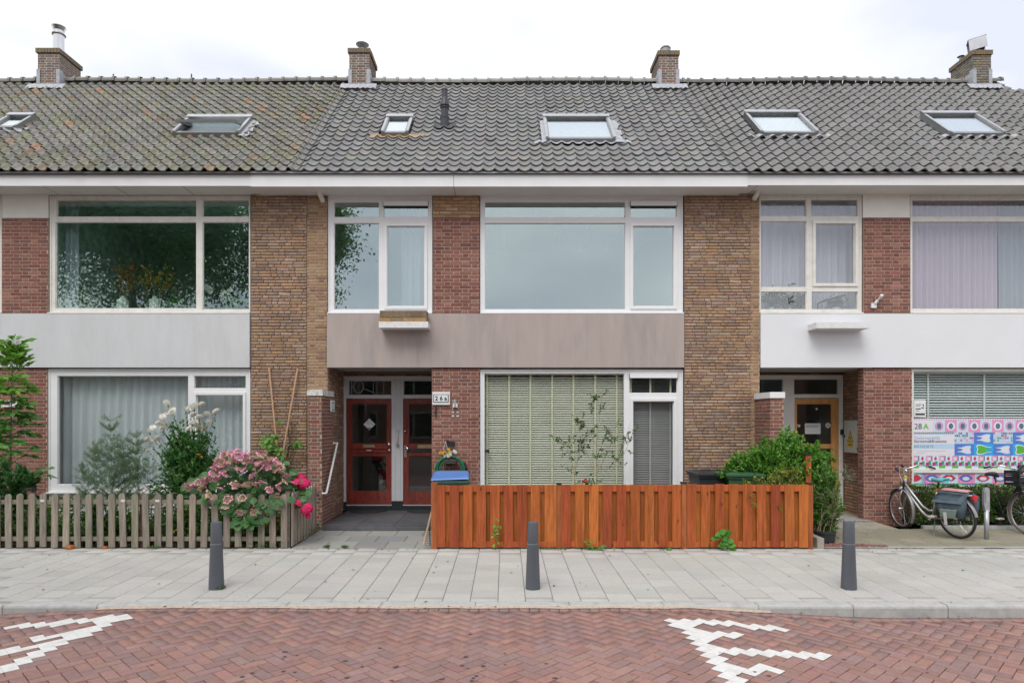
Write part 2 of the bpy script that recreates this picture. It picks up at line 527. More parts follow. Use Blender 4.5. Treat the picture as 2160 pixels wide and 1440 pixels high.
# ---- kerb: one stone per metre
kb = MB(); kb.box(-40, 40, 6.98, 7.10, -0.2, -0.012)
kerb = struct('kerb', kb, M_kerb)
KP = Pieces('kerbstone', 'kerbstones', M_kerb, M_kerb, 60)
n = 10
prof = [(0, -0.26), (0, -0.03), (0.008, -0.010), (0.022, 0.0), (0.146, 0.0), (0.146, -0.26)]
KP.shape(0, [(sx, p[0], p[1]) for sx in (-0.5, 0.5) for p in prof],
         [(i, (i + 1), 6 + i + 1, 6 + i) for i in range(5)][::1])
for i in range(-12, 13):
    KP.add(kerb, Matrix.Translation((i * 1.0 + 0.18, 6.965, rr.uniform(-0.003, 0.001))) @ Matrix.Rotation(rr.gauss(0, 0.002), 4, 'Z') @ Matrix.Diagonal((0.992, 1, 1, 1)), (0.4, 0.4, 0.385))
KP.done()
# ---- pavement of 30 cm slabs, columns running to the houses
pv = MB()
pv.add([(-14, 7.10, zp(7.1) - 0.010), (14, 7.10, zp(7.1) - 0.010), (14, 9.86, zp(9.86) - 0.010), (-14, 9.86, zp(9.86) - 0.010),
        (-14, 7.10, -0.3), (14, 7.10, -0.3), (14, 9.86, -0.3), (-14, 9.86, -0.3)], [(0, 1, 2, 3), (4, 5, 1, 0), (6, 7, 3, 2)])
pave = struct('pavement', pv, M_slabjoint)
SLC = [(0.405, 0.396, 0.370), (0.396, 0.387, 0.361), (0.414, 0.405, 0.376), (0.402, 0.393, 0.366), (0.388, 0.380, 0.355)]
PS = Pieces('paving_slab', 'paving_slabs', M_slab_o, M_slab_a, 300)
PS.shape(0, PVV, PVF)
tilt = math.atan(0.017)
for i in range(-37, 38):
    xx = i * 0.301 + 0.07
    y = 7.125 + (0.15 if i % 2 else 0.0) + rr.uniform(-0.01, 0.01)
    first = True
    while y < 9.86:
        y0, y1 = y, min(y + 0.296, 9.855)
        if first and i % 2:
            M = Matrix.Translation((xx, 7.125 + 0.073, zp(7.2))) @ Matrix.Rotation(tilt, 4, 'X') @ Matrix.Diagonal((0.2965, 0.140, 0.05, 1))
            PS.add(pave, M, vary(rr.choice(SLC), 0.045, rr))
        first = False
        if y1 - y0 > 0.04:
            M = Matrix.Translation((xx, (y0 + y1) / 2, zp((y0 + y1) / 2) + rr.uniform(-0.0012, 0.0012))) @ Matrix.Rotation(tilt + rr.gauss(0, 0.003), 4, 'X') @ \
                Matrix.Rotation(rr.gauss(0, 0.003), 4, 'Y') @ Matrix.Diagonal((0.2955, y1 - y0 - 0.011, 0.05, 1))
            PS.add(pave, M, vary(rr.choice(SLC), 0.045, rr))
        y += 0.301
PS.done()
# ---- path to the red doors (50 cm slabs) and forecourt by the bicycles
def slab_field(name, x0, x1, y0, y1, s, cols, dz=0.0, off=True, joint=M_slabjoint, gap=0.007, ht=True):
    m = MB()
    m.add([(x0, y0, zp(y0) - 0.01 + dz), (x1, y0, zp(y0) - 0.01 + dz), (x1, y1, zp(y1) - 0.01 + dz), (x0, y1, zp(y1) - 0.01 + dz)], [(0, 1, 2, 3)])
    o = struct(name, m, joint)
    P = Pieces('paving_slab', 'paving_slabs', M_slab_o, M_slab_a, 120); P.shape(0, PVV, PVF)
    j = 0; y = y0
    while y < y1 - 0.02:
        yy = min(y + s, y1); x = x0 - (s / 2 if (off and j % 2) else 0)
        while x < x1 - 0.02:
            a, b = max(x, x0), min(x + s, x1)
            if b - a > 0.03:
                P.add(o, Matrix.Translation(((a + b) / 2, (y + yy) / 2, zp((y + yy) / 2) + dz + rr.uniform(-0.002, 0.002))) @ Matrix.Rotation(tilt + rr.gauss(0, 0.004), 4, 'X') @
                      Matrix.Diagonal((b - a - gap, yy - y - gap, 0.05, 1)), vary(rr.choice(cols), 0.08, rr))
            x += s
        y += s; j += 1
    P.done()
    return o
slab_field('garden_path', -3.20, -1.02, 9.865, 11.235, 0.46, [(0.27, 0.265, 0.25), (0.25, 0.25, 0.24), (0.29, 0.285, 0.27)])
slab_field('forecourt', 4.62, 13.0, 9.95, 11.42, 0.30, [(0.245, 0.225, 0.165), (0.225, 0.21, 0.15), (0.27, 0.245, 0.185)])
e = MB(); e.add([(4.62, 9.863, zp(9.86) + 0.002), (13, 9.863, zp(9.86) + 0.002), (13, 9.943, zp(9.94) + 0.002), (4.62, 9.943, zp(9.94) + 0.002)], [(0, 1, 2, 3)])
struct('edging', e, M_kerb)
# ---- garden soil
for nm, x0, x1 in (('garden_soil', -14, -3.21), ('garden_soil', -1.01, 4.61)):
    s_ = MB(); nx, ny = 40, 10
    y0, y1 = 9.87, 12.0
    vs = []
    for j in range(ny + 1):
        for i in range(nx + 1):
            x = x0 + (x1 - x0) * i / nx; y = y0 + (y1 - y0) * j / ny
            vs.append((x, y, zp(y) + (rr.uniform(-0.01, 0.03) if 0 < j < ny else -0.012)))
    s_.add(vs, [(j * (nx + 1) + i, j * (nx + 1) + i + 1, (j + 1) * (nx + 1) + i + 1, (j + 1) * (nx + 1) + i) for j in range(ny) for i in range(nx)])
    struct(nm, s_, M_soil)
# ================================================================== HOUSES
kw = dict(rough=0.88, var=0.22, scale=28, bump=0.35, bscale=120, var2=0.10, scale2=1.6)
M_brick_o = mat('brick', src='obj', **kw); M_brick_a = mat('brick_joined', src='attr', **kw)
M_mort_red = mat('mortar_pale', (0.43, 0.325, 0.245), 0.95, 0.2, 20)
M_mort_brown = mat('mortar_dark', (0.20, 0.16, 0.125), 0.95, 0.25, 20)
M_mort_tan = mat('mortar_tan', (0.40, 0.31, 0.215), 0.95, 0.2, 20)
M_mort_grey = mat('mortar_grey', (0.20, 0.18, 0.165), 0.95, 0.2, 20)
M_mort_white = mat('mortar_whitish', (0.50, 0.47, 0.44), 0.95, 0.15, 20)
M_upvc = mat('white_upvc', (0.76, 0.765, 0.77), 0.35, 0.03, 4, spec=0.5)
M_oldwhite = mat('old_white_paint', (0.70, 0.685, 0.645), 0.55, 0.06, 5, var2=0.35, scale2=9, tint2=(0.48, 0.44, 0.37))
M_white = mat('white_paint', (0.745, 0.75, 0.75), 0.5, 0.03, 3)
M_greyframe = mat('grey_frame_paint', (0.62, 0.625, 0.64), 0.4, 0.04, 5)
M_soffit = mat('soffit_paint', (0.68, 0.675, 0.655), 0.6, 0.05, 3)
M_concgrey = mat('band_grey_paint', (0.56, 0.575, 0.585), 0.75, 0.05, 2.2, var2=0.30, scale2=1.4, stretch=(2.2, 1, 0.55), tint2=(0.46, 0.44, 0.42))
M_concpink = mat('band_pink_render', (0.395, 0.338, 0.312), 0.8, 0.07, 2.5, var2=0.75, scale2=0.95, stretch=(2.2, 1, 0.4), tint2=(0.275, 0.255, 0.246))
M_concwhite = mat('band_white_paint', (0.70, 0.715, 0.735), 0.6, 0.02, 2)
M_zinc = mat('zinc', (0.42, 0.43, 0.45), 0.45, 0.12, 8, metal=0.5)
M_lead = mat('lead_flashing', (0.36, 0.37, 0.40), 0.6, 0.18, 12, bump=0.4, bscale=25)
M_steel = mat('stainless_steel', (0.62, 0.62, 0.62), 0.22, 0.05, 5, metal=1.0)
M_alu = mat('grey_aluminium', (0.26, 0.265, 0.26), 0.4, 0.08, 8, metal=0.4)
M_black = mat('black_plastic', (0.022, 0.022, 0.024), 0.45, 0.1, 10)
M_vent = mat('dark_vent_plastic', (0.045, 0.047, 0.056), 0.45, 0.08, 8)
M_roofbase = mat('roof_underlay', (0.09, 0.09, 0.09), 0.9, 0.2, 5)
G_sky = glass('window_glass_reflective', 0.26, (0.88, 0.93, 0.92), (0.70, 0.795, 0.81))
G_clear = glass('window_glass', 0.008, (0.975, 0.985, 0.985), (0.92, 0.98, 0.98))
G_dark = glass('window_glass_tinted', 0.11, (0.93, 0.98, 0.965), (0.86, 0.97, 0.94))
G_mid = glass('window_glass_light', 0.055, (0.96, 0.97, 0.98), (0.90, 0.92, 0.97))
G_door = glass('door_glass', 0.02, (0.80, 0.84, 0.84), (0.9, 0.95, 0.95))
G_roof = glass('skylight_glass', 0.45, (0.85, 0.92, 0.93), (0.95, 0.98, 1.0), wav=0.0)

RED = [(0.228, 0.088, 0.070), (0.196, 0.075, 0.061), (0.250, 0.106, 0.083), (0.172, 0.080, 0.069), (0.268, 0.135, 0.105), (0.212, 0.095, 0.079)]
BROWN = [(0.345, 0.225, 0.143), (0.36, 0.228, 0.134), (0.275, 0.186, 0.143), (0.32, 0.225, 0.168), (0.37, 0.268, 0.198), (0.32, 0.205, 0.132), (0.29, 0.20, 0.155)]
TAN = [(0.325, 0.205, 0.122), (0.345, 0.225, 0.135), (0.285, 0.175, 0.108), (0.25, 0.15, 0.105), (0.35, 0.24, 0.155)]
YELLOW = [(0.44, 0.28, 0.15), (0.49, 0.315, 0.17), (0.40, 0.255, 0.14), (0.38, 0.22, 0.12)]
DARKRED = [(0.17, 0.09, 0.075), (0.20, 0.10, 0.08), (0.16, 0.105, 0.085), (0.23, 0.12, 0.095)]
CHIM = [(0.165, 0.115, 0.092), (0.19, 0.135, 0.105), (0.145, 0.11, 0.092), (0.205, 0.15, 0.115), (0.20, 0.12, 0.095)]
STY = {
 'red':   dict(pal=RED, mort=M_mort_red, bond='flemish', course=0.0640, L=0.206, S=0.098, j=0.013, dep=0.006, jit=0.0012),
 'brown': dict(pal=BROWN, mort=M_mort_brown, bond='wild', course=0.0560, L=0.212, S=0.100, j=0.010, dep=0.018, jit=0.005),
 'tan':   dict(pal=TAN, mort=M_mort_tan, bond='flemish', course=0.0560, L=0.206, S=0.098, j=0.012, dep=0.005, jit=0.0012),
 'yellow': dict(pal=YELLOW, mort=M_mort_grey, bond='stretcher', course=0.0640, L=0.222, S=0.1, j=0.013, dep=0.010, jit=0.0015),
 'porch': dict(pal=[(0.34, 0.21, 0.14), (0.29, 0.17, 0.115), (0.39, 0.25, 0.16), (0.26, 0.165, 0.125)], mort=M_mort_brown, bond='wild', course=0.0600, L=0.207, S=0.099, j=0.012, dep=0.010, jit=0.002),
 'darkred': dict(pal=DARKRED + RED[:3], mort=M_mort_red, bond='flemish', course=0.0625, L=0.206, S=0.098, j=0.0135, dep=0.005, jit=0.0012),
 'chim':  dict(pal=CHIM, mort=M_mort_white, bond='flemish', course=0.0570, L=0.203, S=0.096, j=0.015, dep=0.005, jit=0.0012),
 'chimgrey': dict(pal=[(0.19, 0.175, 0.15), (0.22, 0.20, 0.17), (0.16, 0.15, 0.13), (0.24, 0.19, 0.11)], mort=M_mort_grey, bond='flemish', course=0.0570, L=0.205, S=0.098, j=0.012, dep=0.009, jit=0.003),
}
rb = random.Random(21)
def lay(P, parent, O, n, W, H, sty, hidden=False, pal=None):
    st = STY[sty]; O = Vector(O); n = Vector(n); u = Vector((0, 0, 1)).cross(n)
    c, L, S, j = st['course'], st['L'], st['S'], st['j']
    k = 0; z = 0.0
    while z < H - 0.02:
        h = min(c - j, H - z - 0.004)
        seq = []
        x = 0.0
        if st['bond'] == 'flemish':
            x = -rb.uniform(0, 0.015) - (0 if k % 2 == 0 else (L + S) / 2 + j * 0.5); t = 0
        elif st['bond'] == 'stretcher':
            x = -(0 if k % 2 == 0 else L / 2); t = 0
        else:
            x = -rb.uniform(0.0, 0.2); t = 0
        while x < W:
            if st['bond'] == 'flemish': l = L if t % 2 == 0 else S
            elif st['bond'] == 'stretcher': l = L
            else: l = L if rb.random() < 0.68 else S
            seq.append([max(x, 0.002), min(x + l, W - 0.002)]); x += l + j; t += 1
        for a, b in seq:
            if b - a < 0.012: continue
            d = st['dep'] + rb.uniform(-1, 1) * st['jit']
            hh = h * rb.uniform(0.96, 1.03)
            M = Matrix((list(u * (b - a)) + [0], list(-n * d) + [0], [0, 0, hh, 0], [0, 0, 0, 1])).transposed()
            M = Matrix.Translation(O + u * (a + b) / 2 + Vector((0, 0, z + j * 0.5 + h / 2))) @ M
            M = M @ Matrix.Rotation(rb.gauss(0, 0.004 if sty != 'brown' else 0.010), 4, 'Y')
            P.add(parent, M, vary(rb.choice(pal or st['pal']), 0.12, rb), 0, hidden)
        z += c; k += 1
def wall(h, O, n, W, H, sty, name='brick_wall', thick=0.2, pal=None, lay_it=True, mortar=None):
    O = Vector(O); nn = Vector(n); u = Vector((0, 0, 1)).cross(nn); Z = Vector((0, 0, H))
    m = MB(); b = -nn * thick
    vs = [O, O + u * W, O + u * W + Z, O + Z]; vs = vs + [v + b for v in vs]
    m.add(vs, [(0, 1, 2, 3), (7, 6, 5, 4), (0, 4, 5, 1), (1, 5, 6, 2), (2, 6, 7, 3), (3, 7, 4, 0)])
    o = part(name, m, mortar or STY[sty]['mort'], h)
    if lay_it: lay(BP[h.name], o, O, n, W, H, sty, pal=pal)
    return o

LEFT = thing('terraced_house', 'terraced house with mossy roof tiles, pale grey band and old white window frames', 'house', (-8.0, 12.0, 0.0))
MID = thing('terraced_house', 'terraced house with red double front doors and pinkish grey band between the floors', 'house', (0.0, 12.0, 0.0))
RIGHT = thing('terraced_house', 'terraced house with bright white band, light wood door and printed dental practice window', 'house', (8.0, 12.0, 0.0))
BP = {}
for h in (LEFT, MID, RIGHT):
    BP[h.name] = Pieces('brick', 'bricks', M_brick_o, M_brick_a, 300)
    BP[h.name].shape(0, BRV, BRF)

ZB = 0.02
NF = (0, -1, 0)
def fwall(h, x0, x1, y0, y1, sty, name='brick_wall', Y=WALL, **k):
    """front wall between photo columns x0..x1 and rows y0 (top)..y1 (bottom; None = ground)"""
    zb = ZB if y1 is None else V(y1)
    return wall(h, (U(x0), Y, zb), NF, U(x1) - U(x0), V(y0) - zb, sty, name, **k)
def fbox(x0, x1, y0, y1, Y0, Y1, mb=None):
    m = mb or MB(); m.box(U(x0), U(x1), Y0, Y1, V(y1), V(y0)); return m

# ---- brick piers
fwall(LEFT, 4, 101, 461, 661, 'red'); fwall(LEFT, -3, 99, 778, None, 'red')
fwall(LEFT, -440, -225, 408, None, 'brown', lay_it=False)
fwall(LEFT, -225, -4, 778, None, 'red', lay_it=False, Y=12.02)
fwall(MID, 530, 647, 405, None, 'brown'); fwall(MID, 647.3, 690, 405, 829, 'tan')
fwall(MID, 647.3, 690, 829.5, None, 'tan', lay_it=False, mortar=M_mort_brown)
fwall(MID, 913, 1011.5, 407, 460, 'yellow'); fwall(MID, 913, 1011.5, 461, 661, 'red'); fwall(MID, 911, 1011.5, 777, None, 'red')
fwall(RIGHT, 1443.5, 1582, 403, None, 'brown'); fwall(RIGHT, 1582.3, 1602, 403, 838, 'tan')
fwall(RIGHT, 1582.3, 1602, 838.5, None, 'tan')
fwall(RIGHT, 1822, 1920, 460, 660, 'red'); fwall(RIGHT, 1823, 1923.5, 777, None, 'red')
fwall(RIGHT, 2352, 2500, 403, None, 'brown')

# ---- window builder
def win(h, outer, panes, fm, gm, Y=12.035, sill=True, depth=0.075, name='window', UU=None, VV=None):
    UU = UU or U; VV = VV or V
    ox0, ox1, oy0, oy1 = outer
    xs = sorted(set([ox0, ox1] + [p[0] for p in panes] + [p[1] for p in panes]))
    ys = sorted(set([oy0, oy1] + [p[2] for p in panes] + [p[3] for p in panes]))
    m = MB()
    for j in range(len(ys) - 1):
        i = 0
        while i < len(xs) - 1:
            def solid(i):
                cx, cy = (xs[i] + xs[i + 1]) / 2, (ys[j] + ys[j + 1]) / 2
                return not any(p[0] < cx < p[1] and p[2] < cy < p[3] for p in panes)
            if solid(i):
                k = i
                while k + 1 < len(xs) - 1 and solid(k + 1): k += 1
                m.box(UU(xs[i]), UU(xs[k + 1]), Y, Y + depth, VV(ys[j + 1]), VV(ys[j])); i = k + 1
            else: i += 1
    # raised outer lip
    a, b, c, d = UU(ox0), UU(ox1), VV(oy1), VV(oy0); t = 0.028
    for q in ((a, a + t, c, d), (b - t, b, c, d), (a + t, b - t, d - t, d), (a + t, b - t, c, c + t)):
        m.box(q[0], q[1], Y - 0.012, Y, q[2], q[3])
    wn = part(name, m, fm, h)
    for p in panes:
        x0, x1, z0, z1 = UU(p[0]), UU(p[1]), VV(p[3]), VV(p[2])
        fl = p[4] if len(p) > 4 else ''
        r_ = MB(); t = 0.010
        for q in ((x0, x0 + t, z0, z1), (x1 - t, x1, z0, z1), (x0 + t, x1 - t, z1 - t, z1), (x0 + t, x1 - t, z0, z0 + t)):
            r_.box(q[0], q[1], Y + 0.018, Y + 0.034, q[2], q[3])
        part('glazing_bead', r_, fm, wn)
        if 's' in fl:
            s_ = MB(); t = 0.052; e = 0.004
            for q in ((x0 - t, x0 - e, z0 - t, z1 + t), (x1 + e, x1 + t, z0 - t, z1 + t), (x0 - e, x1 + e, z1 + e, z1 + t), (x0 - e, x1 + e, z0 - t, z0 - e)):
                s_.box(q[0], q[1], Y - 0.022, Y - 0.002, q[2], q[3])
            part('sash', s_, fm, wn)
        if 'v' in fl:
            s_ = MB(); s_.box(x0 + .004, x1 - .004, Y - 0.035, Y + 0.016, z1 - 0.085, z1 - 0.004)
            v_ = part('ventilation_grille', s_, fm, wn)
            s_ = MB(); s_.box(x0 + .002, x1 - .002, Y - 0.030, Y + 0.014, z1 - 0.096, z1 - 0.0855)
            s_.box(x0 - .001, x0 + .003, Y - 0.037, Y + .01, z1 - 0.095, z1 - .002); s_.box(x1 - .003, x1 + .001, Y - 0.037, Y + .01, z1 - 0.095, z1 - .002)
            part('ventilation_slot', s_, M_black, wn)
        s_ = MB(); s_.box(x0 + 0.003, x1 - 0.003, Y + 0.0345, Y + 0.0405, z0 + 0.003, z1 - 0.003)
        part('pane', s_, p[5] if len(p) > 5 else gm, wn)
    if sill:
        s_ = MB(); s_.box(UU(ox0) + .002, UU(ox1) - .002, Y - 0.085, Y - 0.013, VV(oy1) - 0.018, VV(oy1) + 0.006)
        part('sill', s_, fm, wn)
    return wn

WUL = win(LEFT, (103, 527, 412, 660), [(116, 412, 420, 456), (425, 525, 420, 456), (114, 412, 467, 650), (425, 525, 467, 652)], M_oldwhite, G_dark)
win(LEFT, (-223, 2, 412, 660), [(-215, -110, 420, 650), (-100, -8, 420, 650)], M_oldwhite, G_dark)
WLL = win(LEFT, (100, 527, 778, 1038), [(118, 395, 792, 1022), (407, 517, 792, 819), (413, 511, 833, 1020, 's')], M_upvc, G_clear)
WUA = win(MID, (691.5, 911.5, 411, 660), [(703, 799, 424, 457), (808, 903, 424, 457, 'v'), (703, 799, 469, 652), (816, 895, 476, 645, 's')], M_upvc, G_sky)
WUB = win(MID, (1013, 1441.5, 411, 660), [(1022, 1320, 424, 458), (1330, 1429, 424, 458, 'v'), (1022, 1320, 469, 652), (1336, 1422, 476, 645, 's')], M_upvc, G_sky)
WLC = win(MID, (1013, 1441.5, 779, 1040), [(1021, 1318, 787, 1030), (1328, 1430, 787, 829, 'v'), (1336, 1422, 846, 1028, 's')], M_upvc, G_clear)
WUD = win(RIGHT, (1602.5, 1819, 411, 660), [(1606, 1703, 419, 455), (1713, 1812, 419, 455), (1606, 1703, 465, 605), (1722, 1805, 471, 597, 's'), (1606, 1703, 614, 652), (1714, 1812, 614, 652)], M_oldwhite, G_mid)
WUE = win(RIGHT, (1922, 2350, 411, 660), [(1927, 2225, 420, 456), (2237, 2345, 420, 456), (1927, 2225, 466, 651), (2237, 2345, 466, 651)], M_oldwhite, G_mid)
WLF = win(RIGHT, (1925, 2350, 778, 1028), [(1930, 2345, 783, 989), (1930, 2345, 997, 1025)], M_oldwhite, G_clear, sill=False)
for h, q in ((LEFT, (-1200, -440, 408, None)),):
    fwall(h, *q, 'brown', lay_it=False)

# ---- spandrel bands, panels, plinths
def bandbox(h, x0, x1, m_, name='spandrel_band', y0=662, y1=775, Y0=11.955):
    return part(name, fbox(x0, x1, y0, y1, Y0, 12.19), m_, h)
bandbox(LEFT, -440, 528.3, M_concgrey); bandbox(MID, 691, 1442, M_concpink); bandbox(RIGHT, 1603, 2351, M_concwhite)
M_cream = mat('cream_panel_paint', (0.80, 0.785, 0.73), 0.55, 0.04, 4); part('panel', fbox(4, 101, 409, 459.5, 12.01, 12.1), M_cream, LEFT); part('panel', fbox(1821, 1920, 408, 458.5, 12.01, 12.1), M_cream, RIGHT)
part('plinth', fbox(100, 527, 1039.5, 1106, 12.04, 12.2), M_white, LEFT)
part('plinth', fbox(1013, 1441, 1042, 1106, 12.04, 12.2), M_mort_red, MID)
part('plinth', fbox(1925, 2350, 1029.5, 1106, 12.06, 12.2), M_oldwhite, RIGHT)
# head strips above the windows
for h, x0, x1, m_ in ((LEFT, -224, 528, M_oldwhite), (MID, 691, 911.7, M_upvc), (MID, 1012.5, 1442, M_upvc), (RIGHT, 1602.5, 2351, M_oldwhite)):
    part('head_strip', fbox(x0, x1, 398, 410.6, 12.02, 12.11), m_, h)

# ---- rooms behind the glass
def room(h, x0, x1, z0, z1, mwall, mceil, mfloor, Y0=12.13, Y1=16.2):
    for nm, q, m_ in (('room_wall', [((x0, Y0, z0), (x0, Y1, z0), (x0, Y1, z1), (x0, Y0, z1)), ((x0, Y1, z0), (x1, Y1, z0), (x1, Y1, z1), (x0, Y1, z1)), ((x1, Y1, z0), (x1, Y0, z0), (x1, Y0, z1), (x1, Y1, z1))], mwall),
                      ('room_ceiling', [((x0, Y0, z1), (x1, Y0, z1), (x1, Y1, z1), (x0, Y1, z1))], mceil),
                      ('room_floor', [((x0, Y0, z0), (x1, Y0, z0), (x1, Y1, z0), (x0, Y1, z0))], mfloor)):
        m = MB()
        for f in q: m.add(f, [(0, 1, 2, 3)])
        part(nm, m, m_, h)
M_iwall = mat('room_plaster', (0.62, 0.63, 0.63), 0.9, 0.04, 2)
M_teal = mat('room_wallpaper', (0.33, 0.46, 0.43), 0.9, 0.45, 7, detail=8)
M_iceil = mat('room_ceiling', (0.6, 0.62, 0.62), 0.9, 0.03, 2)
M_ifloor = mat('room_floor', (0.16, 0.11, 0.075), 0.6, 0.2, 6)
M_dark = mat('hall_dark', (0.42, 0.42, 0.41), 0.9, 0.1, 3)
zu0, zu1 = V(668), V(404); zl0, zl1 = V(1090), V(772)
room(LEFT, U(104), U(527), zu0, zu1, M_teal, M_teal, M_dark)
room(LEFT, U(-223), U(2), zu0, zu1, M_teal, M_iceil, M_ifloor)
room(LEFT, U(100), U(527), zl0, zl1, M_iwall, M_iceil, M_ifloor)
room(MID, U(691.5), U(911.5), zu0, zu1, M_iwall, M_iceil, M_ifloor); room(MID, U(1013), U(1441), zu0, zu1, M_iwall, M_iceil, M_ifloor)
room(MID, U(1013), U(1441), zl0, zl1, M_iwall, M_iceil, M_ifloor)
room(RIGHT, U(1603), U(1819), zu0, zu1, M_iwall, M_iceil, M_ifloor); room(RIGHT, U(1922), U(2350), zu0, zu1, M_iwall, M_iceil, M_ifloor)
room(RIGHT, U(1925), U(2350), zl0, zl1, M_iwall, M_iceil, M_ifloor)
# ceiling battens seen through the wide first-floor window
for k in range(5):
    m = MB(); x = U(1060) + k * 0.62; m.box(x, x + 0.05, 12.2, 16.1, zu1 - 0.05, zu1 - 0.004); part('ceiling_batten', m, M_greyframe, MID)

for h, x0, x1 in ((LEFT, -13.9, U(528) - .01), (MID, U(530), U(1442)), (RIGHT, U(1443.5) + .01, 12.4)):
    m = MB(); m.box(x0, x1, 18.9, 19.2, 0.0, 6.18); part('rear_wall', m, M_mort_red, h)
    m = MB(); m.box(x0, x0 + 0.1, 12.22, 18.89, 0.0, 6.18); part('party_wall', m, M_mort_red, h)
m = MB(); m.box(12.27, 12.4, 12.01, 18.89, 0.0, 6.18); part('end_wall', m, M_mort_red, RIGHT)
# ---- porch of the red doors
DP = 13.19
def U2(px): return wx(px, DP)
def V2(py): return wz(py, DP)
zc = V(774)                                             # porch ceiling
wall(MID, (U(690) + .004, 12.004, 0.1), (1, 0, 0), 1.187, zc - 0.1, 'porch', thick=0.12)
wall(MID, (U(690) - .02, DP + 0.06, V2(794)), NF, 2.36, zc - V2(793), 'porch', thick=0.1)
m = MB(); m.box(U(690) - .1, U(912) + .1, 12.15, DP + 0.4, zc + .003, zc + 0.12); part('porch_ceiling', m, M_dark, MID)
m = MB(); m.box(U(911) - 0.0, U(911) + 0.1, 12.205, DP + 0.1, 0.0, zc - .002); part('porch_side', m, M_mort_brown, MID)
FR = win(MID, (724, 950, 793, 1066), [(735, 826, 802, 833, '', G_door), (851, 942, 802, 833, '', G_door), (730, 826, 840, 1066), (850, 946, 840, 1066)], M_greyframe, G_door, Y=DP, sill=False, depth=0.08, name='door_frame', UU=U2, VV=V2)
for o in [o for o in FR.children if o.name.startswith(('pane', 'glazing'))]:
    zz = [v.co.z for v in o.data.vertices]
    if min(zz) < 1.5: bpy.data.objects.remove(o)
M_red = mat('red_varnished_wood', (0.20, 0.033, 0.022), 0.28, 0.35, 5, stretch=(5, 5, 0.8), spec=0.5, coat=0.4, var2=0.25, scale2=1.2)
M_thresh = mat('dark_threshold', (0.022, 0.027, 0.033), 0.5, 0.3, 20)
M_doorglass = mat('dark_glass', (0.02, 0.023, 0.024), 0.05, 0.1, 3, spec=0.6)
M_brass = mat('worn_brass', (0.35, 0.29, 0.17), 0.4, 0.2, 30, metal=0.7)
M_chrome = mat('chrome', (0.7, 0.7, 0.69), 0.18, 0.05, 20, metal=1.0)
def door(h, x0, x1, panes, mdoor, kick=True):
    d = win(h, (x0, x1, 840.5, 1060), panes, mdoor, G_door, Y=DP + 0.02, sill=False, depth=0.045, name='front_door', UU=U2, VV=V2)
    if kick:
        m = MB(); m.prism([(U2(x0) + .005, V2(1063)), (U2(x1) - .005, V2(1063)), (U2(x1) - .005, V2(1056)), (U2(x0) + .005, V2(1056))], DP - 0.02, DP + 0.018)
        part('weather_bar', m, mdoor, d)
    return d
D1 = door(MID, 730.5, 825.5, [(741, 816, 851, 936), (741, 815, 961, 1036)], M_red)
D2 = door(MID, 850.5, 946, [(862, 936, 851, 936), (862, 936, 961, 1036)], M_red)
m = MB(); m.box(U2(741), U2(816), DP - 0.012, DP + 0.02, V2(946), V2(943)); m.box(U2(741), U2(816), DP - 0.016, DP + 0.02, V2(953.5), V2(950)); part('mid_rail_moulding', m, M_red, D1)
m = MB(); m.box(U2(766), U2(791), DP - 0.012, DP + 0.02, V2(943), V2(937.5)); part('letter_slot', m, M_brass, D1)
m = MB(); m.box(U2(773), U2(783), DP - 0.004, DP + 0.02, V2(951), V2(948.5)); part('name_plate', m, M_greyframe, D1)
def knob(px, py, r, parent, mm):
    m = MB(); m.lathe([(r, 0), (r, 0.012), (r * 0.7, 0.02), (r * 0.95, 0.045), (r * 0.6, 0.06)], (U2(px), DP + 0.02, V2(py)), 14, Matrix.Rotation(rad(90), 4, 'X'))
    part('door_knob', m, mm, parent, smooth=True)
knob(820.5, 937, 0.034, D1, M_chrome); knob(821.5, 949.5, 0.026, D1, M_chrome)
m = MB(); m.box(U2(881), U2(915), DP - 0.012, DP + 0.02, V2(945), V2(937.5)); part('letter_slot', m, M_brass, D2)
m = MB(); m.box(U2(862), U2(936), DP - 0.006, DP + 0.02, V2(952), V2(946)); part('mid_rail_panel', m, M_thresh, D2)
m = MB(); m.box(U2(852.5), U2(858), DP - 0.004, DP + 0.02, V2(964), V2(939)); part('lock_plate', m, M_chrome, D2)
knob(859.5, 946, 0.040, D2, M_chrome); knob(855, 909, 0.022, D2, M_chrome)
m = MB(); m.box(U2(724), U2(950), DP - 0.05, DP + 0.08, V2(1076), V2(1065.5)); m.box(U2(724), U2(731), DP - 0.02, DP + 0.08, V2(1065.5), V2(1058)); m.box(U2(826.5), U2(850), DP - 0.02, DP - 0.001, V2(1065.5), V2(1056)); part('threshold', m, M_thresh, MID)
m = MB()
for zz in (908, 938): m.lathe([(0.035, 0), (0.035, 0.012), (0.02, 0.02), (0.016, 0.05)], (U2(839), DP - 0.001, V2(zz)), 12, Matrix.Rotation(rad(90), 4, 'X'))
m.tube([(U2(839), DP - 0.05, V2(905)), (U2(839), DP - 0.05, V2(941))], 0.013, 10); part('pull_handle', m, M_greyframe, FR, smooth=True)
m = MB(); m.box(U2(832), U2(834), DP - 0.01, DP - .001, V2(1055), V2(796)); m.box(U2(843), U2(845), DP - 0.01, DP - .001, V2(1055), V2(796)); part('cover_moulding', m, M_greyframe, FR)
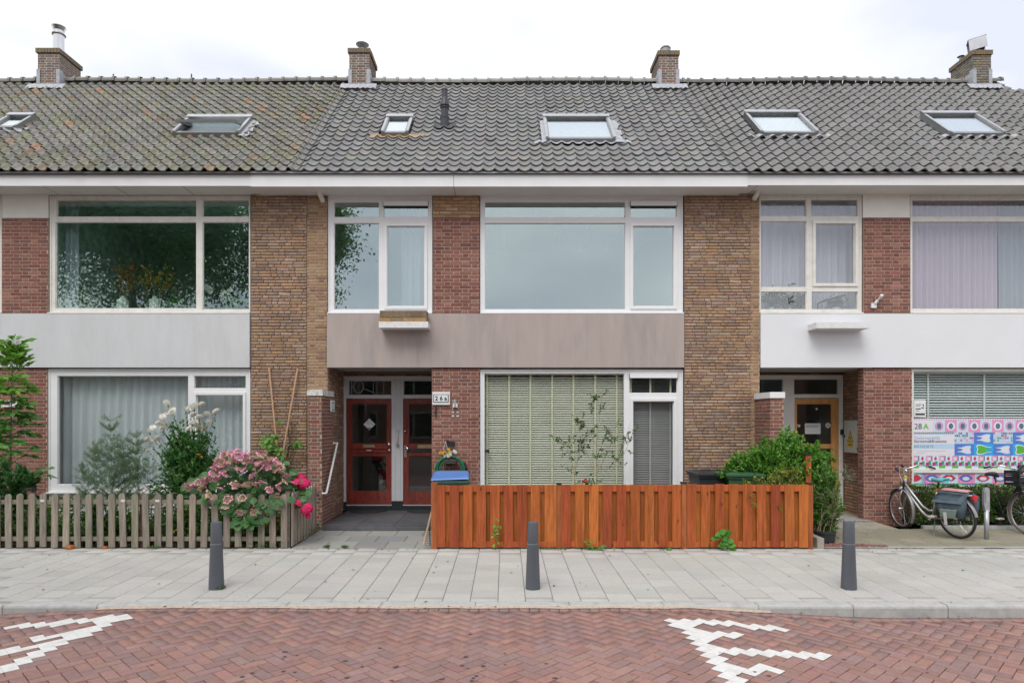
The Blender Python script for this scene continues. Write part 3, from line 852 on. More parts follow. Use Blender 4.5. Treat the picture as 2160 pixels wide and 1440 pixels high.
# leaded shapes in the fanlight
M_came = mat('white_came', (0.55, 0.54, 0.5), 0.5, 0.05)
m = MB(); cx_, cz_ = U2(755.5), V2(815.5)
m.tube([(cx_ + 0.095 * math.cos(a * math.pi / 12), DP + 0.028, cz_ + 0.125 * math.sin(a * math.pi / 12)) for a in range(24)], 0.006, 6, closed=True)
a, b, c, d = U2(787), U2(809), V2(829), V2(802.5)
m.tube([(a, DP + .028, c), (b, DP + .028, c), (b, DP + .028, d), (a, DP + .028, d)], 0.006, 6, closed=True)
m.tube([(cx_ + 0.09, DP + .028, cz_ - .03), (a, DP + .028, cz_ - 0.11)], 0.005, 6); m.tube([(cx_ - 0.09, DP + .028, cz_), (U2(740), DP + .028, cz_)], 0.005, 6)
m.tube([(U2(741), DP + .028, V2(832)), (U2(741), DP + .028, V2(803))], 0.005, 6)
part('leaded_tracery', m, M_came, FR)
# hall behind the doors
room(MID, U2(728), U2(948), 0.15, 2.9, M_dark, M_dark, M_dark, Y0=DP + 0.1, Y1=17.5)
# dark tiled step
ZS = 0.157
m = MB(); m.box(-3.13, -1.15, 11.26, 13.2, 0.0, ZS - 0.014); step = part('porch_step', m, M_greyframe, MID)
kw = dict(rough=0.55, var=0.14, scale=7, bump=0.1, bscale=90, var2=0.15, scale2=2)
M_tile_o = mat('slate_tile', src='obj', **kw); M_tile_a = mat('slate_tile_joined', src='attr', **kw)
PT = Pieces('floor_tile', 'floor_tiles', M_tile_o, M_tile_a, 60); PT.shape(0, PVV, PVF); PT.shape(1, BRV, BRF)
xb = [-3.128, -2.515, -1.908, -1.3, -1.152]; yb = [11.245, 11.80, 12.40, 13.0, 13.14]
for i in range(4):
    for j in range(4):
        PT.add(step, Matrix.Translation(((xb[i] + xb[i + 1]) / 2, (yb[j] + yb[j + 1]) / 2, ZS)) @ Matrix.Diagonal((xb[i + 1] - xb[i] - .006, yb[j + 1] - yb[j] - .006, 0.014, 1)), vary((0.088, 0.09, 0.098), 0.1, rb))
    PT.add(step, Matrix.Translation(((xb[i] + xb[i + 1]) / 2, 11.259, 0.083)) @ Matrix.Diagonal((xb[i + 1] - xb[i] - .006, 0.012, 0.115, 1)), vary((0.10, 0.102, 0.108), 0.06, rb), 1)
PT.done()
# low wing walls with white coping
def wing(h, x0, x1, y0, y1, z0, z1, capm, side):
    W = []
    w_ = wall(h, (x0, y0, z0), NF, x1 - x0, z1 - z0, 'darkred', name='wing_wall', thick=y1 - y0)
    if side > 0: lay(BP[h.name], w_, (x1, y0, z0), (1, 0, 0), y1 - y0, z1 - z0, 'darkred')
    else: lay(BP[h.name], w_, (x0, y1, z0), (-1, 0, 0), y1 - y0, z1 - z0, 'darkred')
    m = MB(); m.box(x0 - 0.02, x1 + 0.02, y0 - 0.02, y1, z1 + .002, z1 + 0.105); part('coping', m, capm, w_)
    return w_
M_peel = mat('peeling_white_paint', (0.62, 0.61, 0.57), 0.8, 0.1, 15, bump=0.6, bscale=60, var2=0.9, scale2=14, tint2=(0.20, 0.19, 0.165))
WW1 = wing(MID, -3.364, -3.135, 11.25, 11.99, 0.02, 2.37, M_peel, 1)
WW2 = wing(RIGHT, 4.545, 4.765, 11.29, 11.99, 0.02, 2.33, M_white, -1)

# ---- porch of the right house
zc2 = V(775)
wall(RIGHT, (6.79, 13.25, 0.1), (-1, 0, 0), 1.03, zc2 - 0.1, 'porch', thick=0.1)
wall(RIGHT, (U(1823) - .004, 12.21, 0.1), (-1, 0, 0), 0.206, zc2 - 0.1, 'darkred', thick=0.15, pal=RED)
m = MB(); m.box(U(1602) - 0.14, U(1602) - .003, 12.02, DP + 0.1, 0.0, zc2 - .004); part('porch_side', m, M_mort_brown, RIGHT)
wall(RIGHT, (U(1603), DP + 0.06, V2(792)), NF, 2.18, zc2 - V2(791), 'porch', thick=0.1)
m = MB(); m.box(U(1602) - .1, 6.95, 12.15, DP + 0.4, zc2 + .003, zc2 + 0.12); part('porch_ceiling', m, M_dark, RIGHT)
FR2 = win(RIGHT, (1570, 1778, 791, 1066), [(1577, 1652, 799, 1055), (1675, 1769, 799, 832, '', G_door), (1676, 1769.5, 839, 1066)], mat('cream_frame_paint', (0.76, 0.755, 0.73), 0.4, 0.05, 5), G_door, Y=DP, sill=False, depth=0.08, name='door_frame', UU=U2, VV=V2)
for o in [o for o in FR2.children if o.name.startswith(('pane', 'glazing'))]:
    xx = [v.co.x for v in o.data.vertices]; zz = [v.co.z for v in o.data.vertices]
    if min(xx) + 8.0 > U2(1674) and min(zz) < 1.5: bpy.data.objects.remove(o)
M_oak = mat('light_oak_varnish', (0.62, 0.31, 0.11), 0.35, 0.25, 5, stretch=(6, 6, 0.7), coat=0.3)
D3 = door(RIGHT, 1676.5, 1769, [(1682, 1756, 851, 937), (1682, 1756, 945, 1036)], M_oak, kick=False)
for nm, x0, x1, y0, y1, yy, mm in (('door_notice', 1700, 1733, 892.5, 915, 0.034, None), ('door_sticker', 1678, 1690, 895, 900, 0.034, None)):
    m = MB(); m.box(U2(x0), U2(x1), DP + 0.046, DP + 0.0535, V2(y1), V2(y0)); part(nm, m, M_white, D3)
m = MB()
for k, (a_, b_) in enumerate(((1702, 1730), (1702, 1727))): m.box(U2(a_), U2(b_), DP + 0.0445, DP + 0.0455, V2(897.5 + k * 3), V2(896.3 + k * 3))
part('notice_print', m, mat('grey_print', (0.2, 0.2, 0.22), 0.8, 0.3, 60), D3)
m = MB(); m.box(U2(1681), U2(1687), DP + 0.0445, DP + 0.0455, V2(898.5), V2(896.5)); part('sticker_print', m, mat('red_print', (0.4, 0.05, 0.04), 0.8, 0.1), D3)
m = MB(); m.lathe([(0.052, 0), (0.052, 0.004)], (U2(1749), DP + 0.0535, V2(897)), 20, Matrix.Rotation(rad(90), 4, 'X')); stk = part('round_sticker', m, M_white, D3)
m = MB()
for t0, t1 in (((-0.033, -0.022), (0.033, -0.022)), ((0.033, -0.022), (0, 0.034)), ((0, 0.034), (-0.033, -0.022)), ((-0.014, -0.006), (0.014, -0.006)), ((0, -0.018), (0, 0.008))):
    m.tube([(U2(1749) + t0[0], DP + 0.0485, V2(897) + t0[1]), (U2(1749) + t1[0], DP + 0.0485, V2(897) + t1[1])], 0.0035, 5)
part('sticker_print', m, mat('dark_red_print', (0.13, 0.04, 0.04), 0.8, 0.1), D3)
m = MB(); m.lathe([(0.022, 0), (0.018, 0.01)], (U2(1725), DP + 0.0535, V2(862)), 12, Matrix.Rotation(rad(90), 4, 'X')); part('door_spy_hole', m, M_white, D3)
m = MB(); m.box(U2(1772), U2(1777), DP - 0.05, DP - .001, V2(916), V2(905)); part('entry_phone', m, M_black, FR2)
room(RIGHT, U2(1572), U2(1776), 0.13, 2.9, M_dark, M_dark, M_dark, Y0=DP + 0.1, Y1=17.5)
M_conc = mat('rough_concrete', (0.31, 0.285, 0.235), 0.9, 0.2, 8, bump=0.4, bscale=60, var2=0.5, scale2=3, tint2=(0.19, 0.18, 0.13))
m = MB(); m.hprism([(4.78, 11.95), (5.0, 11.30), (6.62, 11.12), (6.66, 11.99), (6.5, 12.25), (6.78, 12.3), (6.78, 13.2), (4.65, 13.2)], 0.0, 0.125); part('porch_step', m, M_conc, RIGHT)

# ---- attached metalwork and ledges
M_offwhite = mat('white_ledge', (0.70, 0.70, 0.70), 0.5, 0.05, 12, var2=0.4, scale2=14, tint2=(0.5, 0.48, 0.44))
def ledge(h, x0, x1, y0, y1, d0):
    m = MB(); a, b = wx(x0, d0), wx(x1, d0)
    m.box(a, b, d0, 11.954, wz(y1, d0), wz(y1, d0) + 0.035)
    m.box(a, b, d0, d0 + 0.02, wz(y1, d0) + .035, wz(y0, d0)); m.box(a, a + .02, d0 + .02, 11.954, wz(y1, d0) + .035, wz(y0, d0)); m.box(b - .02, b, d0 + .02, 11.954, wz(y1, d0) + .035, wz(y0, d0))
    return part('flower_box_ledge', m, M_offwhite, h)
ledge(MID, 799, 903, 678, 691, 11.62); ledge(RIGHT, 1722, 1836, 679.5, 692, 11.62)

# ---- eaves
YE, ZE, YR, ZR = 11.44, 6.265, 15.36, 9.77
def eave(h, x0, x1, m_, zt, zb_, Yf):
    m = MB(); m.box(x0, x1, Yf, Yf + 0.025, zb_, zt); f = part('fascia', m, m_, h)
    m = MB(); m.box(x0, x1, Yf + 0.026, 12.019, zb_ + 0.012, zb_ + 0.03); part('soffit', m, M_soffit, h)
    m = MB(); m.box(x0, x1, Yf - 0.03, Yf + 0.02, zt + .001, zt + 0.022); m.box(x0, x1, Yf - .034, Yf - .02, zt - 0.012, zt + .026); part('gutter_edge', m, M_zinc, h)
    return f
fz = wz(366, 11.5)
XL, XR = wx(528.5, 11.5), wx(1577, 11.5)
eave(LEFT, -14.0, XL - .003, M_white, fz, wz(391.5, 11.5), 11.515)
f2 = eave(MID, XL, XR, M_white, fz + .004, wz(393.5, 11.5), 11.50)
eave(RIGHT, XR + .003, 13.0, M_white, fz, wz(390, 11.5), 11.515)
m = MB(); m.box(wx(957, 11.5) - 0.003, wx(957, 11.5) + 0.003, 11.4985, 11.51, wz(393.4, 11.5), fz - .01); part('fascia_joint', m, M_black, MID)
for h, lst, zz in ((LEFT, (87, 238, 383), wz(391.5, 11.5)), (MID, (957,), wz(393.5, 11.5)), (RIGHT, (1600,), wz(390, 11.5))):
    for px in lst:
        m = MB(); x = wx(px, 11.53); m.box(x - .004, x + .004, 11.545, 12.01, zz + 0.0105, zz + 0.0119); part('soffit_joint', m, M_black, h)
def dp(h, pts, name='downpipe'):
    m = MB(); m.tube(pts, 0.045, 12); part(name, m, M_oldwhite, h, smooth=True)
dp(MID, [(wx(674, 11.85), 11.82, wz(398, 11.85)), (wx(674, 11.85), 11.82, wz(404, 11.85)), (wx(676, 11.9), 11.87, wz(412, 11.9)), (wx(679, 11.9), 11.93, wz(421, 11.9)), (wx(680, 12), 12.02, wz(424, 12))])
dp(RIGHT, [(wx(1597, 11.85), 11.82, wz(396, 11.85)), (wx(1597, 11.85), 11.82, wz(403, 11.85)), (wx(1595, 11.9), 11.87, wz(411, 11.9)), (wx(1593, 11.9), 11.93, wz(416, 11.9)), (wx(1592, 12), 12.02, wz(419, 12))])
m = MB(); m.tube([(-3.255, 11.985, 6.0), (-3.255, 11.985, 2.95)], 0.0001, 3)

# ---- roofs
TH = math.atan2(ZR - ZE, YR - YE); SL = math.hypot(ZR - ZE, YR - YE)
RM = Matrix(((1, 0, 0, 0), (0, math.cos(TH), -math.sin(TH), YE), (0, math.sin(TH), math.cos(TH), ZE), (0, 0, 0, 1)))
def roofpt(px, py):
    t = math.tan(TH); k = (CY - py) / F
    d = (ZE - t * YE - CH) / (k - t)
    return wx(px, d), (d - YE) / math.cos(TH)
def hipx(v): return 11.45 + 0.4 * math.cos(TH) * (SL - v)
X1, X2 = -3.69, 3.98
def roof_base(h, xl, xr, hip=False):
    m = MB(); a = xr; b = xr
    if hip: a, b = hipx(0), hipx(SL)
    y2, z2 = 19.4, 6.2
    vs = [(xl, YE + .02, ZE - .03), (a, YE + .02, ZE - .03), (b, YR, ZR - .03), (xl, YR, ZR - .03), (xl, y2, z2), (a, y2, z2)]
    m.add(vs, [(0, 1, 2, 3), (3, 2, 5, 4), (0, 4, 5, 1), (0, 3, 4), (1, 5, 2)])
    return part('roof', m, M_roofbase, h)
SKY_RECTS = []
kw = dict(rough=0.8, var=0.15, scale=22, bump=0.2, bscale=90, var2=0.10, scale2=1.3)
M_rt_o = mat('roof_tile', src='obj', **kw); M_rt_a = mat('roof_tile_joined', src='attr', **kw)
SKL = [(LEFT, 28, 79, 254, 279, 'closed'), (LEFT, 403, 535, 258, 291, 'open'), (MID, 819, 872, 257, 291, 'closed'), (MID, 1146, 1281, 257, 304, 'closed'),
       (RIGHT, 1567, 1680, 248, 291, 'closed'), (RIGHT, 1938, 2049, 250, 292, 'closed')]
for h, a, b, y0, y1, st in SKL:
    xa, v1 = roofpt(a, y0); xb_, _ = roofpt(b, y0); _, v0 = roofpt(a, y1)
    SKY_RECTS.append((xa, xb_, v0, v1))
rt = random.Random(3)
def tiles(h, base, xl, xr, pw, rows, prof, colf, seg=10, hip=False):
    P = Pieces('roof_tile', 'roof_tiles', M_rt_o, M_rt_a, 300); P.smooth = True
    pitch = SL / rows; ln = pitch + 0.05; vs = []; fs = []
    us = [i / seg for i in range(seg + 1)]
    for u in us: vs.append(((u - 0.5) * pw * 1.01, 0, prof(u) + 0.036))
    for u in us: vs.append(((u - 0.5) * pw * 1.01, ln, prof(u) + 0.004))
    for u in us: vs.append(((u - 0.5) * pw * 1.01, 0, prof(u) + 0.036))
    for u in us: vs.append(((u - 0.5) * pw * 1.01, 0.004, prof(u) + 0.014))
    n = seg + 1
    for i in range(seg):
        fs.append((i, i + 1, n + i + 1, n + i)); fs.append((3 * n + i, 3 * n + i + 1, 2 * n + i + 1, 2 * n + i))
    P.shape(0, vs, fs)
    nc = math.ceil((xr - xl) / pw)
    for r in range(rows):
        v = r * pitch
        for c in range(nc + (10 if hip else 0)):
            x = xl + (c + 0.5) * pw + rt.gauss(0, 0.002)
            if hip and x > hipx(v + pitch * 0.6): continue
            if any(a - 0.01 < x < b + 0.01 and c0 + 0.02 < v + pitch / 2 < d for a, b, c0, d in SKY_RECTS): continue
            M = RM @ Matrix.Translation((x, v + rt.gauss(0, 0.004), rt.uniform(-0.003, 0.003))) @ Matrix.Rotation(rt.gauss(0, 0.006), 4, 'Z') @ Matrix.Rotation(rt.gauss(0, 0.008), 4, 'X')
            P.add(base, M, colf(x, v))
    P.done()
def c_left(x, v):
    q = rt.random()
    if q < 0.010: return vary((0.29, 0.18, 0.12), 0.15, rt)
    if q < 0.045: return vary((0.22, 0.17, 0.12), 0.15, rt)
    if q < 0.30: return vary((0.18, 0.178, 0.128), 0.14, rt)
    if q < 0.42: return vary((0.20, 0.188, 0.158), 0.12, rt)
    return vary((0.19, 0.186, 0.166), 0.14, rt)
def c_mid(x, v): return vary((0.202, 0.201, 0.199) if rt.random() < 0.9 else (0.21, 0.206, 0.188), 0.10, rt)
def c_right(x, v): return vary((0.185, 0.182, 0.178), 0.08, rt)
p_left = lambda u: 0.050 * math.sin(math.pi * u / 0.46) if u < 0.46 else -0.014 * math.sin(math.pi * (u - 0.46) / 0.54)
p_mid = lambda u: 0.052 * (1 - math.sin(math.pi * u) ** 0.85) - 0.02
p_right = lambda u: 0.030 * math.cos(2 * math.pi * u)
RFL = roof_base(LEFT, -16, X1 - 0.002); RFM = roof_base(MID, X1, X2); RFR = roof_base(RIGHT, X2 + .002, 12, hip=True)
tiles(LEFT, RFL, -16.0 + 0.13, X1 + 0.06, 0.208, 21, p_left, c_left, seg=13)
tiles(MID, RFM, X1, X2 + 0.1, 0.2065, 21, p_mid, c_mid)
tiles(RIGHT, RFR, X2 - 0.05, 12.9, 0.222, 21, p_right, c_right, hip=True)
# ridge tiles
def ridge(h, base, xl, xr, col):
    P = Pieces('ridge_tile', 'ridge_tiles', M_rt_o, M_rt_a, 80); P.smooth = False
    st = [(-0.5, 0.085), (0.32, 0.085), (0.33, 0.112), (0.5, 0.105)]; vs = []; fs = []; sg = 8
    for x, r_ in st:
        for k in range(sg + 1):
            a = math.pi * (k / sg) * 1.2 - 0.1 * math.pi
            vs.append((x * 0.302, r_ * math.cos(a) * 1.15, r_ * math.sin(a)))
    for i in range(3):
        for k in range(sg):
            a = i * (sg + 1) + k; fs.append((a, a + 1, a + sg + 2, a + sg + 1))
    P.shape(0, vs, fs); x = xl
    while x < xr:
        P.add(base, Matrix.Translation((x + 0.15, YR - 0.01, ZR + 0.045 + rt.uniform(-.006, .006) + 0.02 * math.sin(x * 1.1))) @ Matrix.Rotation(rt.gauss(0, 0.012), 4, 'Y'), vary(col, 0.1, rt)); x += 0.302
    P.done()
ridge(LEFT, RFL, -16, X1, (0.22, 0.215, 0.19)); ridge(MID, RFM, X1, X2, (0.29, 0.285, 0.265)); ridge(RIGHT, RFR, X2, 11.4, (0.20, 0.195, 0.185))
# skylights
def rbox(mb, u0, u1, v0, v1, w0, w1, M=None):
    mb.mbox((M or RM) @ Matrix.Translation(((u0 + u1) / 2, (v0 + v1) / 2, (w0 + w1) / 2)), u1 - u0, v1 - v0, w1 - w0)
M_blind = mat('roller_blind', (0.72, 0.73, 0.73), 0.8, 0.03, 4)
for (h, pa, pb, y0, y1, st), (a, b, v0, v1) in zip(SKL, SKY_RECTS):
    m = MB(); t = 0.058
    rbox(m, a, a + t, v0, v1, 0.0, 0.12); rbox(m, b - t, b, v0, v1, 0.0, 0.12); rbox(m, a + t, b - t, v1 - 0.10, v1, 0.0, 0.135); rbox(m, a + t, b - t, v0, v0 + 0.09, 0.0, 0.10)
    s_ = part('skylight', m, M_alu, h)
    m = MB(); rbox(m, a - 0.02, b + 0.02, v1 - 0.12, v1 + 0.02, 0.1355, 0.15); rbox(m, a - .012, a + t - .02, v0 + .03, v1 - .12, 0.121, 0.130); rbox(m, b - t + .02, b + .012, v0 + .03, v1 - .12, 0.121, 0.130); part('cover_profile', m, M_zinc, s_)
    if st == 'closed':
        m = MB(); rbox(m, a + t, b - t, v0 + 0.09, v1 - 0.10, 0.085, 0.091); part('pane', m, G_roof, s_)
        m = MB(); rbox(m, a + t, b - t, v0 + 0.09, v1 - 0.10, 0.03, 0.036); part('roller_blind', m, M_blind, s_)
    else:
        m = MB(); rbox(m, a + t, b - t, v0 + 0.09, v1 - 0.10, -0.012, 0.0); part('light_shaft', m, M_greyframe, s_)
        vm = v0 + (v1 - v0) * 0.52
        SM = RM @ Matrix.Translation(((a + b) / 2, vm, 0.10)) @ Matrix.Rotation(rad(-27), 4, 'X')
        hw = (b - a) / 2 - t - 0.004; hl = (v1 - v0) / 2 - 0.1; m = MB()
        rbox(m, -hw, -hw + .06, -hl, hl, -0.02, 0.03, SM); rbox(m, hw - .06, hw, -hl, hl, -0.02, 0.03, SM); rbox(m, -hw + .06, hw - .06, -hl, -hl + .07, -0.02, 0.03, SM); rbox(m, -hw + .06, hw - .06, hl - .07, hl, -0.02, 0.03, SM)
        part('sash', m, M_alu, s_)
        m = MB(); rbox(m, -hw + .06, hw - .06, -hl + .07, hl - .07, 0.0, 0.006, SM); part('pane', m, G_roof, s_)
    # lead apron dressed over the tiles below and beside
    m = MB(); nn = 24
    if h is not LEFT or st == 'closed':
        x0, x1 = a - 0.22, b + (0.30 if h is MID else 0.22); vs = []
        pw = {LEFT.name: 0.208, MID.name: 0.2065, RIGHT.name: 0.222}[h.name]
        nn = int((x1 - x0) / 0.03)
        for k in range(nn + 1):
            x = x0 + (x1 - x0) * k / nn
            ph = ((x - (X1 if h is MID else X2 + .04 if h is RIGHT else -15.87)) / pw) % 1
            pf = (p_mid if h is MID else p_right if h is RIGHT else p_left)(ph)
            vs += [RM @ Vector((x, v0 - 0.075 + 0.01 * math.sin(k * 1.7), pf + 0.05)), RM @ Vector((x, v0 + 0.05, pf * 0.6 + 0.05))]
        m.add(vs, [(2 * k, 2 * k + 2, 2 * k + 3, 2 * k + 1) for k in range(nn)])
    side = (b, b + 0.16) if h is not RIGHT else None
    if side and pb > 500 and not (819 <= pa < 900):
        vs = []; nn = 14
        for k in range(nn + 1):
            v = v0 - 0.06 + (v1 - v0 + 0.0) * k / nn
            wob = 0.03 * math.sin(k * 1.3) + 0.02 * math.sin(k * 2.9)
            vs += [RM @ Vector((side[0] - .005, v, 0.07)), RM @ Vector((side[1] + wob, v, 0.055 + 0.015 * math.sin(k * 2.2)))]
        m.add(vs, [(2 * k, 2 * k + 1, 2 * k + 3, 2 * k + 2) for k in range(nn)])
        if h is MID:
            vs = []
            for k in range(nn + 1):
                v = v0 - 0.05 + (v1 - v0) * 0.95 * k / nn
                vs += [RM @ Vector((a - 0.08, v, 0.05)), RM @ Vector((a + .005, v, 0.07))]
            m.add(vs, [(2 * k, 2 * k + 1, 2 * k + 3, 2 * k + 2) for k in range(nn)])
    if m.f: part('lead_apron', m, M_lead if not (819 <= pa < 900) else mat('tan_lead', (0.36, 0.24, 0.14), 0.7, 0.2, 10), s_)
# black vent pipe on the middle roof
vx, vv = roofpt(938, 268)
P0 = RM @ Vector((vx, vv, 0.0))
m = MB(); m.lathe([(0.085, -0.1), (0.085, 0.16), (0.092, 0.165), (0.092, 0.20), (0.072, 0.21), (0.072, 0.36), (0.09, 0.37), (0.09, 0.385), (0.075, 0.39), (0.075, 0.41), (0.095, 0.415), (0.095, 0.43), (0.06, 0.58), (0.058, 0.72), (0.064, 0.725), (0.064, 0.75), (0.05, 0.755)], P0, 18)
vp = part('vent_pipe', m, M_vent, MID, smooth=False)
m = MB(); vs = []; nn = 20
for k in range(nn + 1):
    x = vx - 0.21 + 0.44 * k / nn; ph = ((x - X1) / 0.2065) % 1; pf = p_mid(ph)
    vs += [RM @ Vector((x, vv - 0.18, pf + 0.055)), RM @ Vector((x, vv + 0.10, pf + 0.04))]
m.add(vs, [(2 * k, 2 * k + 2, 2 * k + 3, 2 * k + 1) for k in range(nn)]); part('flashing', m, M_vent, vp)

# ---- chimneys
M_lichen_o = mat('lichen_brick', src='obj', rough=0.9, var=0.2, scale=20, var2=0.8, scale2=5, tint2=(0.27, 0.19, 0.03))
def chimney(h, x0, x1, ztop, sty, side, flue, cap_lichen=True):
    y0, y1 = 15.10, 15.86; zb_ = 9.35
    c_ = MB(); c_.box(x0, x1, y0, y1, zb_, ztop)
    c = part('chimney', c_, STY[sty]['mort'], h)
    zz = zb_ + 0.05
    lay(BP[h.name], c, (x0, y0, zz), NF, x1 - x0, ztop - 0.1 - zz, sty)
    lay(BP[h.name], c, (x1, y0, zz), (1, 0, 0), y1 - y0, ztop - 0.1 - zz, sty)
    lay(BP[h.name], c, (x0, y1, zz), (-1, 0, 0), y1 - y0, ztop - 0.1 - zz, sty)
    m = MB(); e = 0.035; n = 8
    for k in range(n):
        a = x0 - e + (x1 - x0 + 2 * e) * k / n; b = x0 - e + (x1 - x0 + 2 * e) * (k + 1) / n - 0.008
        m.box(a, b, y0 - e, y0 + 0.1, ztop - 0.1, ztop)
    for k in range(11):
        a = y0 + 0.105 + (y1 - y0 - 0.07) * k / 11; b = a + (y1 - y0 - 0.07) / 11 - 0.008
        m.box(x0 - e, x1 + e, a, b, ztop - 0.1, ztop)
    m.box(x0 - e + .01, x1 + e - .01, y0 - e + .01, y1 + e - .01, ztop - 0.098, ztop - 0.01)
    M_cap = mat('chimney_cap_brick', (0.17, 0.135, 0.10), 0.9, 0.25, 14, var2=0.85, scale2=6, tint2=(0.27, 0.185, 0.035))
    part('soldier_course', m, M_cap, c)
    m = MB(); zf = ZR - 0.12
    m.box(x0 - 0.02, x0 + 0.06, y0 - 0.022, y0 - .012, zf, zf + 0.33); m.box(x1 - 0.06, x1 + 0.02, y0 - 0.022, y0 - .012, zf, zf + 0.33)
    for sx, s in ((x0 - 0.021, -1), (x1 + 0.013, 1)):
        m.prism([(sx, zf), (sx + 0.008, zf), (sx + .008, zf + 0.33), (sx, zf + 0.33)], y0 - 0.02, y0 + 0.10)
        m.prism([(sx, zf), (sx + 0.008, zf), (sx + .008, zf + 0.27), (sx, zf + 0.27)], y0 + 0.10, y0 + 0.24)
    vs = []
    for k in range(15):
        x = x0 - 0.18 + (x1 - x0 + 0.36) * k / 14; v = (y0 - YE) / math.cos(TH)
        vs += [RM @ Vector((x, v - 0.18 + 0.02 * math.sin(k * 2.1), 0.07 + 0.012 * math.sin(k * 3.0))), RM @ Vector((x, v + 0.03, 0.10))]
    m.add(vs, [(2 * k, 2 * k + 2, 2 * k + 3, 2 * k + 1) for k in range(14)])
    part('flashing', m, M_lead, c)
    flue(c, (x0 + x1) / 2, (y0 + y1) / 2 - 0.15, ztop)
    return c
def flue_tall(c, x, y, z):
    m = MB(); m.lathe([(0.115, -0.02), (0.115, 0.42), (0.14, 0.43), (0.15, 0.445), (0.14, 0.46), (0.115, 0.465), (0.115, 0.53), (0.118, 0.535), (0.15, 0.61), (0.155, 0.62), (0.145, 0.635), (0.05, 0.66)], (x + 0.08, y, z), 20)
    part('flue_pipe', m, M_steel, c, smooth=False)
def flue_mush(c, x, y, z):
    m = MB(); m.lathe([(0.055, -0.02), (0.055, 0.11), (0.058, 0.13), (0.14, 0.205), (0.152, 0.218), (0.10, 0.235), (0.02, 0.242)], (x + 0.02, y, z), 20); part('flue_cowl', m, M_zinc, c, smooth=False)
def flue_drum(c, x, y, z):
    m = MB(); m.lathe([(0.10, -0.02), (0.10, 0.06), (0.12, 0.07), (0.12, 0.15), (0.11, 0.16), (0.11, 0.17), (0.125, 0.175), (0.10, 0.215), (0.03, 0.23)], (x - 0.02, y, z), 20); part('flue_cowl', m, M_alu, c, smooth=False)
def flue_hood(c, x, y, z):
    m = MB(); m.lathe([(0.08, -0.02), (0.08, 0.12)], (x + 0.05, y, z), 14)
    Mx = Matrix.Translation((x + 0.05, y, z + 0.24)) @ Matrix.Rotation(rad(-28), 4, 'Z') @ Matrix.Rotation(rad(-7), 4, 'Y')
    m.mbox(Mx @ Matrix.Translation((0, -0.13, 0)), 0.34, 0.012, 0.26); m.mbox(Mx @ Matrix.Translation((0, 0.13, 0)), 0.34, 0.012, 0.26)
    m.mbox(Mx @ Matrix.Translation((0, 0, 0.136)), 0.36, 0.28, 0.012); m.mbox(Mx @ Matrix.Translation((-0.12, 0, -0.02)), 0.012, 0.24, 0.22); m.mbox(Mx @ Matrix.Translation((0.12, 0, -0.02)), 0.012, 0.24, 0.22)
    part('flue_hood', m, M_zinc, c)
    m = MB(); m.lathe([(0.035, -0.02), (0.035, 0.14), (0.08, 0.15), (0.02, 0.18)], (x - 0.12, y + 0.30, z), 12); part('flue_pipe', m, M_alu, c)
chimney(LEFT, wx(80, 15.1), wx(125, 15.1), wz(103, 15.1), 'chim', 1, flue_tall)
chimney(MID, wx(737, 15.1), wx(779, 15.1), wz(103, 15.1), 'chim', 1, flue_mush)
chimney(RIGHT, wx(1390, 15.1), wx(1431, 15.1), wz(108, 15.1), 'chim', -1, flue_drum)
chimney(RIGHT, wx(2053, 15.1), wx(2090, 15.1), wz(107, 15.1), 'chimgrey', -1, flue_hood)
# small stubs on the left ridge
for px in (239, 404):
    m = MB(); x = wx(px, YR); m.tube([(x, YR, ZR + .05), (x, YR, ZR + 0.24)], 0.014, 6); part('ridge_stub', m, M_black, RFL)
for P in BP.values(): P.done()
# ================================================================== FENCES, BOLLARDS, BINS, SIGNS
rf = random.Random(8)
kw = dict(rough=0.9, var=0.28, scale=9, stretch=(6, 6, 0.5), bump=0.4, bscale=60, var2=0.25, scale2=1.5)
M_picket = mat('weathered_wood', src='obj', **kw)
M_rail = mat('weathered_rail', (0.23, 0.195, 0.15), 0.9, 0.25, 9, stretch=(0.5, 6, 6), bump=0.3)
M_postred = mat('reddish_post', (0.14, 0.075, 0.06), 0.85, 0.25, 9)
M_tag = mat('white_tag', (0.6, 0.6, 0.6), 0.5, 0.05)
# ---- picket fence
FD = 9.86
pf = thing('picket_fence', 'weathered grey wooden picket fence with rounded tops around the flower garden', 'fence', (-6.2, FD, zp(FD)))
def picket_mesh(wd, ht, th, key):
    n = 8; pts = [(-wd / 2, 0), (wd / 2, 0)] + [(wd / 2 * math.cos(math.pi * k / n), ht - wd / 2 + wd / 2 * math.sin(math.pi * k / n)) for k in range(n + 1)]
    m = MB(); m.prism(pts, -th / 2, th / 2)
    return make_mesh('picket', m.v, m.f, (M_picket,))
PKM = picket_mesh(0.094, 0.80, 0.02, 0)
px = 601.0; i = 0
while px > -260:
    x = wx(px, FD); o = link(bpy.data.objects.new('picket', PKM)); o.parent = pf
    o.location = Vector((x, FD - 0.03, zp(FD) + 0.012 + rf.uniform(-0.006, 0.008))) - Vector(pf.location)
    o.rotation_euler = (rf.gauss(0, 0.006), rf.gauss(0, 0.010), rf.gauss(0, 0.03)); o.color = (*vary((0.235, 0.205, 0.16), 0.14, rf), 1)
    if i in (1, 11, 14, 21):
        m = MB(); m.box(x - 0.03, x + 0.03, FD - 0.047, FD - 0.042, zp(FD) + 0.69, zp(FD) + 0.725)
        t = part('label_tag', m, M_tag, pf)
    px -= 24.15; i += 1
for zz in (0.105, 0.655):
    m = MB(); m.box(wx(-270, FD), -3.24, FD - 0.018, FD + 0.022, zp(FD) + zz, zp(FD) + zz + 0.062); part('rail', m, M_rail, pf)
